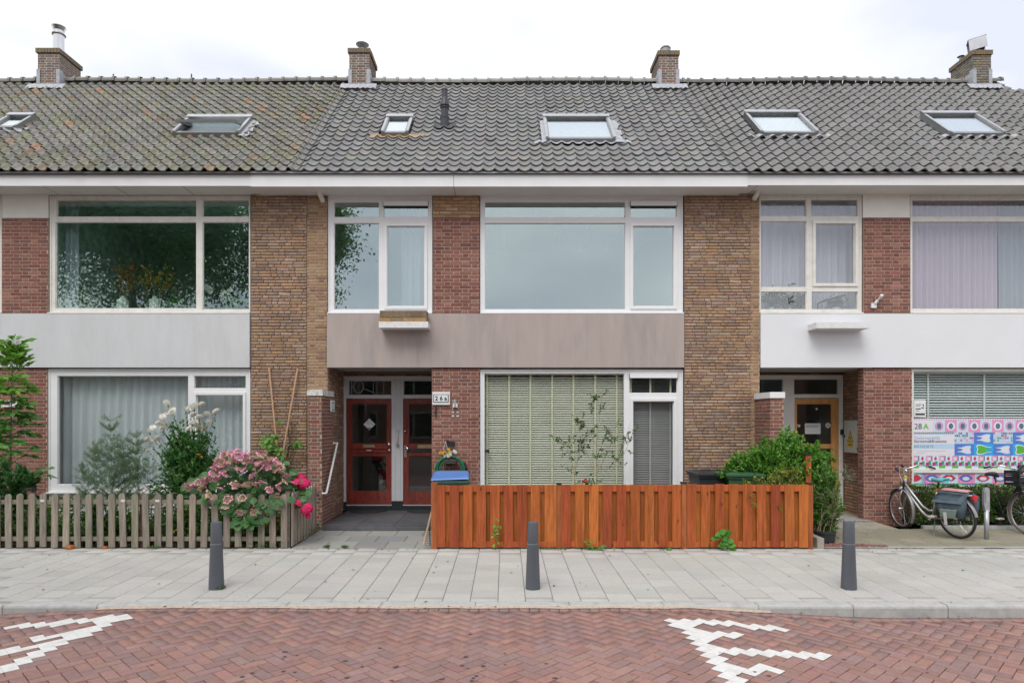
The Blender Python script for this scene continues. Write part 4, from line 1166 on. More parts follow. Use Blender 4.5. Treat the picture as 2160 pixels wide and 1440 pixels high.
for px, mm, hh in ((59, M_postred, 0.86), (297, M_postred, 0.80), (-180, M_postred, 0.8), (523, M_rail, 0.80)):
    m = MB(); x = wx(px, FD); m.bbox(x - 0.035, x + 0.035, FD + 0.024, FD + 0.094, zp(FD) - .02, zp(FD) + hh, 0.006); p_ = part('post', m, mm, pf)
    if px == 59:
        m = MB(); m.hprism([(x - .06, FD + .01), (x + .06, FD + .01), (x + .06, FD + .11), (x - .06, FD + .11)], zp(FD) + hh + .002, zp(FD) + hh + 0.03); part('post_cap', m, M_black, p_)
m = MB(); m.bbox(-3.305, -3.235, FD + 0.023, FD + 0.093, 0.03, zp(FD) + 0.85, 0.006); p_ = part('post', m, M_rail, pf)
m = MB(); m.box(-3.325, -3.215, FD + .005, FD + .112, zp(FD) + 0.852, zp(FD) + 0.88); part('post_cap', m, M_black, p_)
for k in range(9):
    y = FD + 0.06 + k * 0.142; o = link(bpy.data.objects.new('picket', PKM)); o.parent = pf
    o.location = Vector((-3.20, y, zp(y) + 0.012 + rf.uniform(-0.006, 0.008))) - Vector(pf.location)
    o.rotation_euler = (0, rf.gauss(0, 0.008), rad(90)); o.color = (*vary((0.27, 0.235, 0.185), 0.12, rf), 1)
for zz in (0.105, 0.655):
    m = MB(); m.box(-3.233, -3.213, FD + 0.096, 11.23, zp(10.5) + zz, zp(10.5) + zz + 0.062); part('rail', m, M_rail, pf)

# ---- orange stained board fence
OD = 9.80
kw = dict(rough=0.55, var=0.30, scale=7, stretch=(7, 7, 0.45), bump=0.15, bscale=40, spec=0.35, var2=0.6, scale2=2.6, tint2=(0.15, 0.026, 0.012))
M_ob = mat('orange_stained_board', src='obj', **kw)
def add_knots(m_):
    t_ = m_.node_tree; n_ = t_.nodes; L_ = t_.links; b_ = n_['Principled BSDF']; src_ = b_.inputs['Base Color'].links[0].from_socket
    g_ = n_.new('ShaderNodeNewGeometry'); mp_ = n_.new('ShaderNodeMapping'); mp_.inputs['Scale'].default_value = (5.5, 0.4, 2.6)
    v_ = n_.new('ShaderNodeTexVoronoi'); v_.inputs['Scale'].default_value = 1.0; v_.inputs['Randomness'].default_value = 1.0
    r_ = n_.new('ShaderNodeMapRange'); r_.inputs['From Min'].default_value = 0.05; r_.inputs['From Max'].default_value = 0.11; r_.inputs['To Min'].default_value = 0.75; r_.inputs['To Max'].default_value = 0.0
    x_ = n_.new('ShaderNodeMix'); x_.data_type = 'RGBA'; x_.inputs[7].default_value = (0.07, 0.018, 0.010, 1)
    L_.new(g_.outputs['Position'], mp_.inputs['Vector']); L_.new(mp_.outputs['Vector'], v_.inputs['Vector']); L_.new(v_.outputs['Distance'], r_.inputs['Value'])
    L_.new(r_.outputs['Result'], x_.inputs[0]); L_.new(src_, x_.inputs[6]); L_.new(x_.outputs[2], b_.inputs['Base Color'])
add_knots(M_ob)
bf = thing('board_fence', 'orange stained wooden board fence with overlapping boards below the green blinds', 'fence', (wx(1311, OD), OD, zp(OD)))
UNITC = make_mesh('board', [(x, y, z) for z in (0, 1) for x, y in ((-.5, -.5), (.5, -.5), (.5, .5), (-.5, .5))], MB.BOXF, (M_ob,))
OC = [(0.40, 0.104, 0.022), (0.34, 0.078, 0.019), (0.44, 0.128, 0.026), (0.27, 0.056, 0.017), (0.38, 0.092, 0.020), (0.31, 0.066, 0.018)]
def board(name, x0, x1, y0, y1, z0, z1, col):
    o = link(bpy.data.objects.new(name, UNITC)); o.parent = bf
    o.location = Vector(((x0 + x1) / 2, (y0 + y1) / 2, z0)) - Vector(bf.location); o.scale = (x1 - x0, y1 - y0, z1 - z0)
    o.rotation_euler = (0, rf.gauss(0, 0.003), rf.gauss(0, 0.01)); o.color = (*col, 1)
    return o
zt = wz(1021.5, OD); z0 = zp(OD) + 0.02
panels = [([920 + 28.55 * k for k in range(9)], 912, 1174), ([1183.5 + 29.2 * k for k in range(9)], 1183, 1437), ([1447.5 + 29.5 * k for k in range(9)], 1447, 1704)]
for bl, a, b in panels:
    dz = rf.uniform(-0.008, 0.008)
    for k, p in enumerate(bl):
        xa = wx(p, OD); xb2 = wx(b - .4 if k == 8 else min(p + 19.5, b), OD)
        board('board', xa, xb2, OD - 0.035, OD - 0.017, z0 + rf.uniform(0, .008), zt + dz + rf.uniform(-.006, .006), vary(rf.choice(OC), 0.14, rf))
        if k < 8:
            xc = wx(p + 24.4, OD); board('back_board', xc - 0.085, xc + 0.085, OD + 0.020, OD + 0.038, z0 + .01, zt + dz - .012, vary((0.37, 0.115, 0.02), 0.2, rf))
    for zz in (z0 + 0.005, zt + dz - 0.105):
        board('rail', wx(a, OD), wx(b, OD), OD - 0.016, OD + 0.019, zz, zz + 0.085, vary((0.42, 0.10, 0.025), 0.1, rf))
for px, wd, top in ((910, 12, 1017), (1174.5, 8.5, 1021), (1437, 9.5, 1019), (1704, 8.5, 1021)):
    x = wx(px, OD); o = board('post', x, x + wd * OD / F, OD - 0.04, OD + 0.045, zp(OD) - 0.01, wz(top, OD), vary((0.33, 0.10, 0.03), 0.1, rf)); o.rotation_euler = (0, 0, 0)
    if px > 1000:
        m = MB(); m.box(x - .008, x + wd * OD / F + .008, OD - .05, OD + .055, wz(top, OD) + .001, wz(top, OD) + 0.022); part('post_cap', m, M_black, bf)
o = board('tall_post', wx(1697.5, 10.4), wx(1709, 10.4), 10.36, 10.44, zp(10.4) - .01, wz(960, 10.4), (0.36, 0.10, 0.025)); o.rotation_euler = (0, 0, 0)
m = MB(); m.box(wx(1697.5, 10.4) - .01, wx(1709, 10.4) + .01, 10.35, 10.45, wz(960, 10.4) + .001, wz(960, 10.4) + .025); part('post_cap', m, M_black, bf)
board('side_rail', wx(1709, OD) - 0.03, wx(1709, OD) + .005, OD + 0.05, 10.36, zt - 0.12, zt - 0.04, (0.36, 0.1, 0.02)).rotation_euler = (0, 0, 0)

# ---- bollards
M_boll = mat('slate_grey_bollard', (0.082, 0.091, 0.106), 0.42, 0.05, 8, bump=0.08, bscale=180)
M_groove = mat('bollard_groove', (0.35, 0.36, 0.38), 0.5, 0.1)
bd = 7.63
bprof = [(0.086, 0.0), (0.0855, 0.02), (0.067, 0.515), (0.0645, 0.518), (0.0645, 0.523), (0.066, 0.526), (0.0615, 0.762), (0.058, 0.770), (0.0, 0.775)]
mb_ = MB(); mb_.lathe(bprof, (0, 0, 0), 32)
BM = make_mesh('bollard', mb_.v, mb_.f, (M_boll,), smooth=False)
BM.polygons.foreach_set('use_smooth', [True] * len(BM.polygons)); BM.set_sharp_from_angle(angle=rad(25))
mg = MB(); mg.lathe([(0.0653, 0.5185), (0.0660, 0.5195), (0.0653, 0.5215)], (0, 0, 0), 32); GM = make_mesh('groove', mg.v, mg.f, (M_groove,))
for px, lab in ((456.5, 'slate grey tapered bollard on the pavement in front of the picket fence'),
                (1124, 'slate grey tapered bollard on the pavement in front of the middle of the orange fence'),
                (1790.5, 'slate grey tapered bollard on the pavement between the orange fence and the bicycles')):
    t = thing('bollard', lab, 'bollard', (wx(px, bd), bd, zp(bd)), group='bollards along the kerb')
    for nm, me in (('bollard_body', BM), ('groove_ring', GM)):
        o = link(bpy.data.objects.new(nm, me)); o.parent = t

# ---- wheelie bins behind the orange fence
M_bin_b = mat('black_bin_plastic', (0.028, 0.030, 0.034), 0.5, 0.15, 12); M_bin_g = mat('green_bin_plastic', (0.035, 0.095, 0.045), 0.45, 0.12, 10)
M_bin_dg = mat('dark_green_bin_plastic', (0.020, 0.06, 0.04), 0.45, 0.12, 10); M_bin_bl = mat('blue_bin_lid', (0.09, 0.20, 0.50), 0.4, 0.08, 8)
def bin_(label, x, y, wd, dp_, ht, mbody, mlid, rz=0.0, mlid2=None):
    t = thing('wheelie_bin', label, 'bin', (x, y, zp(y)), (0, 0, rz), local=True)
    m = MB(); b = 0.8; a = wd / 2; c = dp_ / 2
    vs = [(-a * b, -c * b, 0.05), (a * b, -c * b, 0.05), (a * b, c * b, 0.05), (-a * b, c * b, 0.05), (-a, -c, ht - 0.09), (a, -c, ht - 0.09), (a, c, ht - 0.09), (-a, c, ht - 0.09)]
    m.add(vs, MB.BOXF); m.box(-a - .02, a + .02, -c - .02, c + .02, ht - 0.088, ht - 0.05); body = part('body', m, mbody, t)
    for s in (-1, 1):
        m = MB(); m.lathe([(0.09, -0.02), (0.10, 0), (0.09, 0.02)], (s * (a * b + 0.02), c * b - 0.02, 0.10), 16, Matrix.Rotation(rad(90), 4, 'Y')); part('wheel', m, M_black, t)
    m = MB(); e = 0.04
    for (z0_, z1_, s0, s1) in ((ht - 0.049, ht - 0.02, 1.0, 1.0), (ht - 0.02, ht, 1.0, 0.9), (ht, ht + 0.02, 0.9, 0.55)):
        A, C = a + e, c + e
        m.add([(-A * s0, -C * s0, z0_), (A * s0, -C * s0, z0_), (A * s0, C * s0, z0_), (-A * s0, C * s0, z0_), (-A * s1, -C * s1, z1_), (A * s1, -C * s1, z1_), (A * s1, C * s1, z1_), (-A * s1, C * s1, z1_)], MB.BOXF)
    lid = part('lid', m, mlid, t)
    for s in (-0.5, 0.35):
        m = MB(); m.tube([(s * a - .07, -c * 0.5, ht + 0.005), (s * a - .07, -c * .5, ht + 0.04), (s * a + .07, -c * .5, ht + 0.04), (s * a + .07, -c * .5, ht + 0.005)], 0.012, 6)
        part('lid_handle', m, mlid, lid)
    m = MB(); m.tube([(-a * 0.8, c + 0.07, ht - 0.05), (a * 0.8, c + 0.07, ht - 0.05)], 0.018, 8); part('grip_bar', m, mbody, t)
    return t
bin_('black wheelie bin with closed lid against the brown brick pier', wx(1503, 11.1), 11.15, 0.60, 0.62, wz(994, 11.1) - zp(11.1), M_bin_b, M_bin_b)
bin_('green wheelie bin beside the black one, half under the shrub', wx(1568, 10.75), 10.72, 0.52, 0.56, wz(995, 10.75) - zp(10.75), M_bin_g, M_bin_g, rad(-14))
bl = bin_('dark green wheelie bin with a blue lid below the garden hose', wx(952, 10.9), 10.9, 0.52, 0.56, wz(1011, 10.9) - zp(10.9), M_bin_dg, M_bin_dg, rad(4))
m = MB(); h_ = wz(1011, 10.9) - zp(10.9)
m.add([(-0.33, -0.27, h_ + 0.012), (0.29, -0.27, h_ + 0.03), (0.29, 0.28, h_ + 0.10), (-0.30, 0.28, h_ + 0.10), (-0.30, -0.25, h_ + 0.035), (0.27, -0.25, h_ + 0.06), (0.27, 0.26, h_ + 0.125), (-0.25, 0.26, h_ + 0.125)], MB.BOXF)
part('blue_lid', m, M_bin_bl, bl, label='bright blue upper lid')

# ---- signs and small fittings on the walls
M_enamel = mat('white_enamel', (0.72, 0.735, 0.73), 0.25, 0.03, 8); M_ink = mat('black_ink', (0.015, 0.02, 0.018), 0.5, 0.05); M_bezel = mat('grey_bezel', (0.16, 0.19, 0.19), 0.5, 0.1)
Yw = 11.985
t = thing('house_number_sign', 'white house number sign reading 26a in a dark frame', 'sign', (U(931), Yw, V(853)))
m = MB(); m.box(U(912.5), U(949.5), Yw - 0.03, Yw - 0.001, V(853.5), V(826)); part('backboard', m, M_offwhite, t)
m = MB(); m.box(U(914.5), U(947), Yw - 0.036, Yw - 0.0305, V(848.5), V(831.5)); part('dark_border', m, M_bezel, t)
m = MB(); m.box(U(916.5), U(945), Yw - 0.041, Yw - 0.0365, V(847), V(833)); part('plate', m, M_enamel, t)
text_mesh('2 6 a', 0.108, (U(930.8), Yw - 0.0415, V(844.2)), M_ink, t, 'digits', bold=0.0035, align='CENTER')
t = thing('house_number_sign', 'white enamel number sign on the side of the wing wall by the handrail', 'sign', (-3.12, 11.86, 2.09))
m = MB(); m.box(-3.122, -3.10, 11.75, 11.985, wz(868, 11.87), wz(844, 11.87)); part('plate', m, M_enamel, t)
m = MB(); a, b = wz(865, 11.87), wz(849, 11.87)
for q in ((11.775, 11.965, a, a + .012), (11.775, 11.965, b - .012, b), (11.775, 11.785, a + .012, b - .012), (11.955, 11.965, a + .012, b - .012)): m.box(-3.0995, -3.0975, q[0], q[1], q[2], q[3])
part('border', m, M_bezel, t)
t = thing('wall_lamp', 'small white wall sensor beside the 26a number sign', 'sensor', (U(960), Yw, V(859)))
m = MB(); m.box(U(955.5), U(965.5), Yw - 0.05, Yw - .001, V(859), V(850)); part('base', m, M_enamel, t)
m = MB(); m.lathe([(0.028, 0), (0.030, 0.05), (0.022, 0.06)], (U(960), Yw - 0.045, V(849.5)), 14); m.lathe([(0.02, 0), (0.02, 0.07)], (U(960.5), Yw - 0.05, V(857)), 12); part('sensor_head', m, M_zinc, t)
m = MB()
for dx in (-5, 5):
    for dz in (-4, 4): m.box(U(960.5 + dx) - 0.022, U(960.5 + dx) + .022, Yw - 0.004, Yw - .0005, V(873 + dz) - .01, V(873 + dz) + .01)
solo('filler_spots', m, M_enamel, 'white filler spots left on the red brick pier under the sensor', 'filler')
m = MB(); m.tube([(U(919), Yw - 0.012, V(855)), (U(919), Yw - 0.02, V(866)), (U(919.5), Yw - 0.012, V(879))], 0.012, 6)
for zz in (858, 864, 870, 876): m.lathe([(0.02, 0), (0.02, 0.02)], (U(919), Yw - 0.025, V(zz)), 8)
solo('wall_hook', m, M_vent, 'dark iron hook strip hanging under the 26a number sign', 'hook')
t = thing('security_camera', 'small white wall camera on the red brick pier above the white band', 'camera', (U(1841), Yw, V(650)))
m = MB(); m.box(U(1835.5), U(1846.5), Yw - 0.03, Yw - .001, V(650), V(640)); part('base', m, M_enamel, t)
m = MB(); m.tube([(U(1843), Yw - 0.03, V(641)), (U(1847), Yw - 0.06, V(634))], 0.026, 10); m.tube([(U(1847), Yw - 0.07, V(633)), (U(1849), Yw - 0.09, V(630.5))], 0.012, 8); part('arm', m, M_enamel, t)
m = MB(); m.lathe([(0.015, -0.03), (0.03, -0.01), (0.03, 0.03), (0.018, 0.045)], (U(1851), Yw - 0.10, V(627.5)), 12, Matrix.Rotation(rad(65), 4, 'X')); part('head', m, M_enamel, t)
m = MB(); m.box(U(8), U(42), 11.94, 11.984, V(858), V(845)); solo('mailbox', m, M_enamel, 'white wall box on the red brick pier behind the sapling', 'mailbox')
# flower trough on the ledge
t = thing('flower_trough', 'brick-faced flower trough standing on the white ledge under the window', 'planter', (U(851), 11.8, wz(681, 11.64)))
m = MB(); zb_, zt_ = wz(689.5, 11.7) + .035, wz(655, 11.66); m.box(wx(801, 11.66), wx(900, 11.66), 11.655, 11.92, zb_, zt_); tr = part('trough_core', m, M_mort_grey, t)
TP = Pieces('brick', 'bricks', M_brick_o, M_brick_a, 60); TP.shape(0, BRV, BRF)
xa, xb2 = wx(801, 11.66), wx(900, 11.66); hh = (zt_ - zb_)
for row, cuts, cc in ((0, (0, .24, .49, .73, 1), [(0.36, 0.22, 0.09), (0.34, 0.20, 0.07), (0.27, 0.19, 0.10), (0.36, 0.21, 0.08)]), (1, (0, .06, .30, .55, .66, .90, 1), [(0.20, 0.15, 0.09), (0.19, 0.14, 0.09)])):
    for k in range(len(cuts) - 1):
        a, b = xa + (xb2 - xa) * cuts[k], xa + (xb2 - xa) * cuts[k + 1]
        TP.add(tr, Matrix.Translation(((a + b) / 2, 11.655, zb_ + hh * (0.25 + 0.5 * row))) @ Matrix.Diagonal((b - a - .01, 0.008, hh / 2 - .012, 1)), vary(rf.choice(cc), 0.12, rf))
TP.done()
# electrical cabinet on the side wall of the right porch
M_cab = mat('grey_cabinet', (0.43, 0.44, 0.40), 0.5, 0.05, 6); M_yel = mat('yellow_print', (0.62, 0.40, 0.02), 0.6, 0.05)
t = thing('electrical_cabinet', 'grey electrical cabinet with yellow warning triangle on the porch wall', 'cabinet', (6.72, 12.7, 1.30))
xz = 6.665
m = MB(); m.box(xz, 6.775, 12.44, 12.96, wz(955, 12.7), wz(886, 12.7)); part('box', m, M_cab, t)
m = MB(); m.box(xz - 0.012, xz - .001, 12.45, 12.95, wz(954, 12.7), wz(887, 12.7)); dr = part('cabinet_door', m, M_cab, t)
zc_ = wz(924, 12.7); m = MB(); X = xz - 0.0135
def side_poly(mb, pts, x0, x1):
    n = len(pts); vs = [(x0, y, z) for y, z in pts] + [(x1, y, z) for y, z in pts]
    mb.add(vs, [tuple(range(n)), tuple(range(2 * n - 1, n - 1, -1))] + [(i, (i + 1) % n, n + (i + 1) % n, n + i) for i in range(n)])
side_poly(m, [(12.82, zc_ - .07), (12.60, zc_ - .07), (12.71, zc_ + .16)], X - .001, X); part('warning_triangle', m, M_ink, dr)
m = MB(); side_poly(m, [(12.795, zc_ - .055), (12.625, zc_ - .055), (12.71, zc_ + .12)], X - .0025, X - .0012); side_poly(m, [(12.82, zc_ - .16), (12.60, zc_ - .16), (12.60, zc_ - .085), (12.82, zc_ - .085)], X - .0025, X - .0005); part('warning_ground', m, M_yel, dr)
m = MB(); side_poly(m, [(12.72, zc_ - .04), (12.70, zc_ - .04), (12.68, zc_ + .02), (12.705, zc_ + .02), (12.70, zc_ + .07), (12.74, zc_ + .0), (12.715, zc_ + 0.0)], X - .004, X - .0027)
side_poly(m, [(12.80, zc_ - .115), (12.62, zc_ - .115), (12.62, zc_ - .105), (12.80, zc_ - .105)], X - .004, X - .0027); side_poly(m, [(12.78, zc_ - .14), (12.64, zc_ - .14), (12.64, zc_ - .13), (12.78, zc_ - .13)], X - .004, X - .0027); part('warning_symbol', m, M_ink, dr)
m = MB(); m.box(xz - .03, xz - .013, 12.90, 12.93, wz(921, 12.9), wz(917, 12.9)); m.box(xz - .02, xz - .001, 12.425, 12.452, wz(898, 12.4), wz(893, 12.4)); m.box(xz - .02, xz - .001, 12.425, 12.452, wz(949, 12.4), wz(944, 12.4)); part('lock_and_hinges', m, M_black, t)
# handrail
t = thing('handrail', 'slanted white metal handrail fixed to the wing wall beside the red doors', 'handrail', (-3.09, 11.3, 0.7))
a, b = Vector((-3.06, 11.27, wz(1040, 11.27))), Vector((-3.06, 12.0, wz(934, 12.0)))
m = MB(); m.tube([a, b], 0.019, 10); part('rail', m, M_enamel, t, smooth=True)
m = MB()
for p in (a, b): m.tube([p, p + Vector((-0.065, 0, 0))], 0.013, 8); m.lathe([(0.032, 0), (0.032, 0.006)], p + Vector((-0.064, 0, 0)), 12, Matrix.Rotation(rad(-90), 4, 'Y'))
part('bracket', m, M_enamel, t)
# doormats
M_mat = mat('rubber_mat', (0.03, 0.03, 0.032), 0.8, 0.4, 60, bump=0.6, bscale=120)
for pxx, lab in ((775, 'half-round black rubber doormat at the red door with a diamond sticker'), (896, 'half-round black rubber doormat at the red door with the lock plate')):
    x = wx(pxx, 13.0); m = MB()
    pts = [(x + 0.37 * math.cos(math.pi + math.pi * k / 20), 13.11 + 0.40 * math.sin(math.pi + math.pi * k / 20)) for k in range(21)]
    m.hprism(pts, ZS + .001, ZS + 0.016); solo('doormat', m, M_mat, lab, 'doormat')
# diamond sticker on the door pane
t = thing('door_sticker', 'white diamond-shaped notice on the pane of the red door', 'sticker', (U2(778), DP + .045, V2(907)))
m = MB(); cx_, cz_ = U2(778), V2(894.5); r_ = 0.118
m.prism([(cx_ - r_, cz_), (cx_, cz_ - r_), (cx_ + r_, cz_), (cx_, cz_ + r_)], DP + 0.050, DP + 0.0535); part('sheet', m, M_enamel, t)
m = MB(); m.prism([(cx_ - .05, cz_ - .066), (cx_, cz_ - .112), (cx_ + .05, cz_ - .066)], DP + .0485, DP + .0495)
for k, (a, b) in enumerate(((-.05, .02), (-.06, .045), (-.045, .03))): m.box(cx_ + a, cx_ + b, DP + .0485, DP + .0495, cz_ + .05 - k * .028, cz_ + .056 - k * .028)
m.box(cx_ + .05, cx_ + .068, DP + .0485, DP + .0495, cz_ - .02, cz_ + .004); part('print', m, mat('grey_blue_print', (0.14, 0.16, 0.2), 0.7, 0.2, 40), t)
# garden hose
M_hose = mat('green_hose', (0.012, 0.16, 0.07), 0.4, 0.08, 20)
t = thing('garden_hose', 'green garden hose coiled over a hanger on the red brick pier', 'hose', (U(952), 11.9, 0.7))
for k, (rx, off, dy, lo) in enumerate(((28, 0, 0.10, 1030), (25.5, 0.5, 0.07, 1034), (30, -1, 0.13, 1026), (23, 1, 0.14, 1030), (27, 0.2, 0.16, 1040), (29, -.5, 0.05, 1036))):
    pts = []
    for q in range(25):
        a = math.pi - math.pi * q / 24
        pts.append((U(951.5 + off + rx * math.cos(a)), Yw - dy - 0.02, V(986 - (21 + k * 0.8) * math.sin(a))))
    pts = [(pts[0][0], pts[0][1], V(lo))] + pts + [(pts[-1][0], pts[-1][1], V(lo))]
    pts += [(U(951.5 + off + rx * 0.8), pts[-1][1], V(lo + 10)), (U(951.5), pts[-1][1], V(lo + 16)), (U(951.5 - rx * 0.8), pts[-1][1], V(lo + 10))]
    m = MB(); m.tube(pts, 0.0115, 8, closed=True); part('hose_loop', m, M_hose, t, smooth=True)
m = MB(); m.tube([(U(936), Yw - 0.15, V(968)), (U(938), Yw - 0.16, V(985)), (U(934), Yw - 0.15, V(1005))], 0.010, 8); part('hose_end', m, M_hose, t)
m = MB(); m.box(U(940), U(963), Yw - 0.20, Yw - .001, V(976), V(970)); part('hanger', m, M_vent, t)
m = MB(); m.tube([(U(981), Yw - 0.1, V(975)), (U(985), Yw - .12, V(985)), (U(984), Yw - .1, V(998))], 0.02, 8); part('spray_nozzle', m, M_black, t)
# flower wreath with slate board
t = thing('flower_wreath', 'wreath of yellow and white flowers hanging above the garden hose', 'wreath', (U(948), Yw - .15, V(966)))
M_yf = mat('yellow_petals', (0.62, 0.36, 0.02), 0.6, 0.15, 30); M_wf = mat('white_petals', (0.62, 0.62, 0.56), 0.6, 0.15, 30); M_dg = leafmat('dry_stems', None, (0.16, 0.17, 0.13))
def daisy(mb, c, r_, nrm, n=9):
    n_ = Vector(nrm).normalized(); a = n_.orthogonal().normalized(); b = n_.cross(a); c = Vector(c)
    for k in range(n):
        t0, t1, tm = 2 * math.pi * (k - .42) / n, 2 * math.pi * (k + .42) / n, 2 * math.pi * k / n
        d = lambda t_, q, l: c + (a * math.cos(t_) + b * math.sin(t_)) * q + n_ * l
        mb.add([c, d(t0, r_ * .7, r_ * .12), d(tm, r_, r_ * .05), d(t1, r_ * .7, r_ * .12)], [(0, 1, 2, 3)])
for px, py, mm in ((931, 953, M_yf), (935, 954, M_yf), (941, 951, M_yf), (949, 946.5, M_yf), (949, 954, M_yf), (952, 952, M_wf), (945, 957, M_wf), (948, 960, M_wf), (952, 957, M_wf), (941, 961, M_wf), (963, 952, M_wf), (960, 950, M_wf)):
    m = MB(); p = (U(px), Yw - 0.17 - rf.uniform(0, .05), V(py)); daisy(m, p, 0.035, (rf.uniform(-.4, .4), -1, rf.uniform(-.3, .4)))
    m.lathe([(0.012, 0), (0.008, 0.012)], p, 8, Matrix.Rotation(rad(90), 4, 'X')); part('flower', m, mm, t)
m = MB()
for k in range(70):
    p = Vector((U(rf.uniform(928, 966)), Yw - rf.uniform(.1, .2), V(rf.gauss(958, 4)))); q = p + Vector((rf.uniform(-.06, .06), rf.uniform(-.03, .03), rf.uniform(-.06, .04))); m.tube([p, q], 0.004, 4)
part('stems', m, M_dg, t, kind='stuff')
t = thing('slate_board', 'small black slate board hanging by white string above the hose', 'board', (U(950), Yw - .1, V(942)))
m = MB(); m.mbox(Matrix.Translation((U(950.5), Yw - 0.06, V(935))) @ Matrix.Rotation(rad(10), 4, 'Y'), 0.17, 0.015, 0.095); part('slate', m, M_ink, t)
m = MB(); m.tube([(U(941), Yw - .08, V(930)), (U(936), Yw - .12, V(950))], 0.003, 4); m.tube([(U(941), Yw - .08, V(930)), (U(945), Yw - .12, V(945))], 0.003, 4); part('string', m, M_enamel, t)
# rake leaning against the end of the board fence
t = thing('rake', 'short rake with light wooden handle and black tines leaning on the orange fence end', 'rake', (wx(897, 9.9), 9.86, zp(9.9)))
M_lw = mat('light_wood', (0.42, 0.27, 0.15), 0.6, 0.15, 10)
m = MB(); m.tube([(wx(893.5, 9.8), 9.78, wz(1149, 9.8)), (wx(911, 10.0), 9.98, wz(1078, 10.0))], 0.015, 8); part('handle', m, M_lw, t)
m = MB()
m.tube([(wx(906, 9.8), 9.83, wz(1110, 9.83)), (wx(908.5, 9.9), 9.83, wz(1150, 9.83))], 0.008, 6)
for k in range(10):
    y = 1113 + k * 3.9; m.tube([(wx(906 + .25 * k, 9.83), 9.83, wz(y, 9.83)), (wx(906 - 1.15 * k, 9.80), 9.79, wz(y + 1.0, 9.83))], 0.004, 5)
part('tines', m, M_black, t)
# concrete block, pots
m = MB(); m.hprism([(wx(1713.5, 9.95), 10.25), (wx(1722, 9.85), 9.82), (wx(1735, 9.85), 9.80), (wx(1733, 9.95), 10.25)], zp(9.9) - .01, zp(9.9) + 0.15); solo('concrete_block', m, M_conc, 'light concrete block lying against the end of the orange fence', 'block')
m = MB(); pc = (wx(1738, 10.25), 10.25, zp(10.25)); m.lathe([(0.13, 0.0), (0.155, 0.03), (0.165, 0.15), (0.175, 0.155), (0.175, 0.19), (0.155, 0.19), (0.15, 0.15)], pc, 24); solo('flower_pot', m, M_bin_b, 'dark plastic flower pot at the end of the orange fence', 'pot')
# grey bicycle post
t = thing('bicycle_post', 'grey galvanised bicycle post with slotted head beside the blue-bagged bicycle', 'post', (wx(2081, 10.5), 10.5, zp(10.5)))
px0 = wx(2081, 10.5); m = MB(); m.tube([(px0, 10.5, zp(10.5) - .02), (px0, 10.5, wz(1075, 10.5))], 0.034, 14); part('shaft', m, M_zinc, t, smooth=True)
m = MB(); za, zb2 = wz(1078, 10.5), wz(1029, 10.5); m.prism([(px0 - .034, za), (px0 + .034, za), (px0 + .034, zb2 - .02), (px0 + .01, zb2 + .01), (px0 - .03, zb2 + .005), (px0 - .055, zb2 - .05), (px0 - .055, za + .12)], 10.475, 10.525); part('head', m, M_zinc, t)
m = MB(); m.prism([(px0 - .042, za + .14), (px0 - .03, za + .14), (px0 - .03, zb2 - .06), (px0 - .042, zb2 - .06)], 10.470, 10.4745); part('slot', m, M_bezel, t)
# grate-pattern mat in the right porch, gravel strip
M_wm = mat('perforated_steel', (0.55, 0.55, 0.55), 0.4, 0.1, 20, metal=0.4)
t = thing('door_grate', 'perforated pale metal door grate in front of the light wood door', 'grate', (6.2, 12.1, 0.126))
m = MB(); m.box(5.72, 6.60, 11.85, 12.42, 0.127, 0.134); part('tray', m, M_bezel, t)
m = MB()
for k in range(11): m.box(5.73 + k * .082, 5.73 + k * .082 + .034, 11.86, 12.41, 0.1345, 0.142)
for k in range(8): m.box(5.73, 6.59, 11.86 + k * .072, 11.86 + k * .072 + .026, 0.1423, 0.146)
part('grid', m, M_wm, t)
m = MB()
rg = random.Random(4)
for k in range(900):
    x, y = rg.uniform(4.66, 5.75), rg.uniform(9.90, 10.16); s = rg.uniform(0.006, 0.016)
    if x > 5.2 and y > 10.16 - (x - 5.2) * 0.3: continue
    Mx = Matrix.Translation((x, y, zp(y) + s * .4 + .004)) @ Matrix.Rotation(rg.uniform(0, 6), 4, (rg.random(), rg.random(), rg.random()))
    m.col(vary((0.23, 0.115, 0.095), 0.3, rg)); m.mbox(Mx, s * 1.6, s, s)
o = part('gravel', m, M_rb_a, None); tag(o, 'crushed red brick gravel spilled beside the orange fence end', 'gravel', kind='stuff')
m = MB(); m.box(U(1905), 13.0, 11.43, 11.49, 0.0, zp(11.4) + 0.05); solo('edging_strip', m, M_kerb, 'low concrete edging along the foot of the clipped hedge', 'edging')
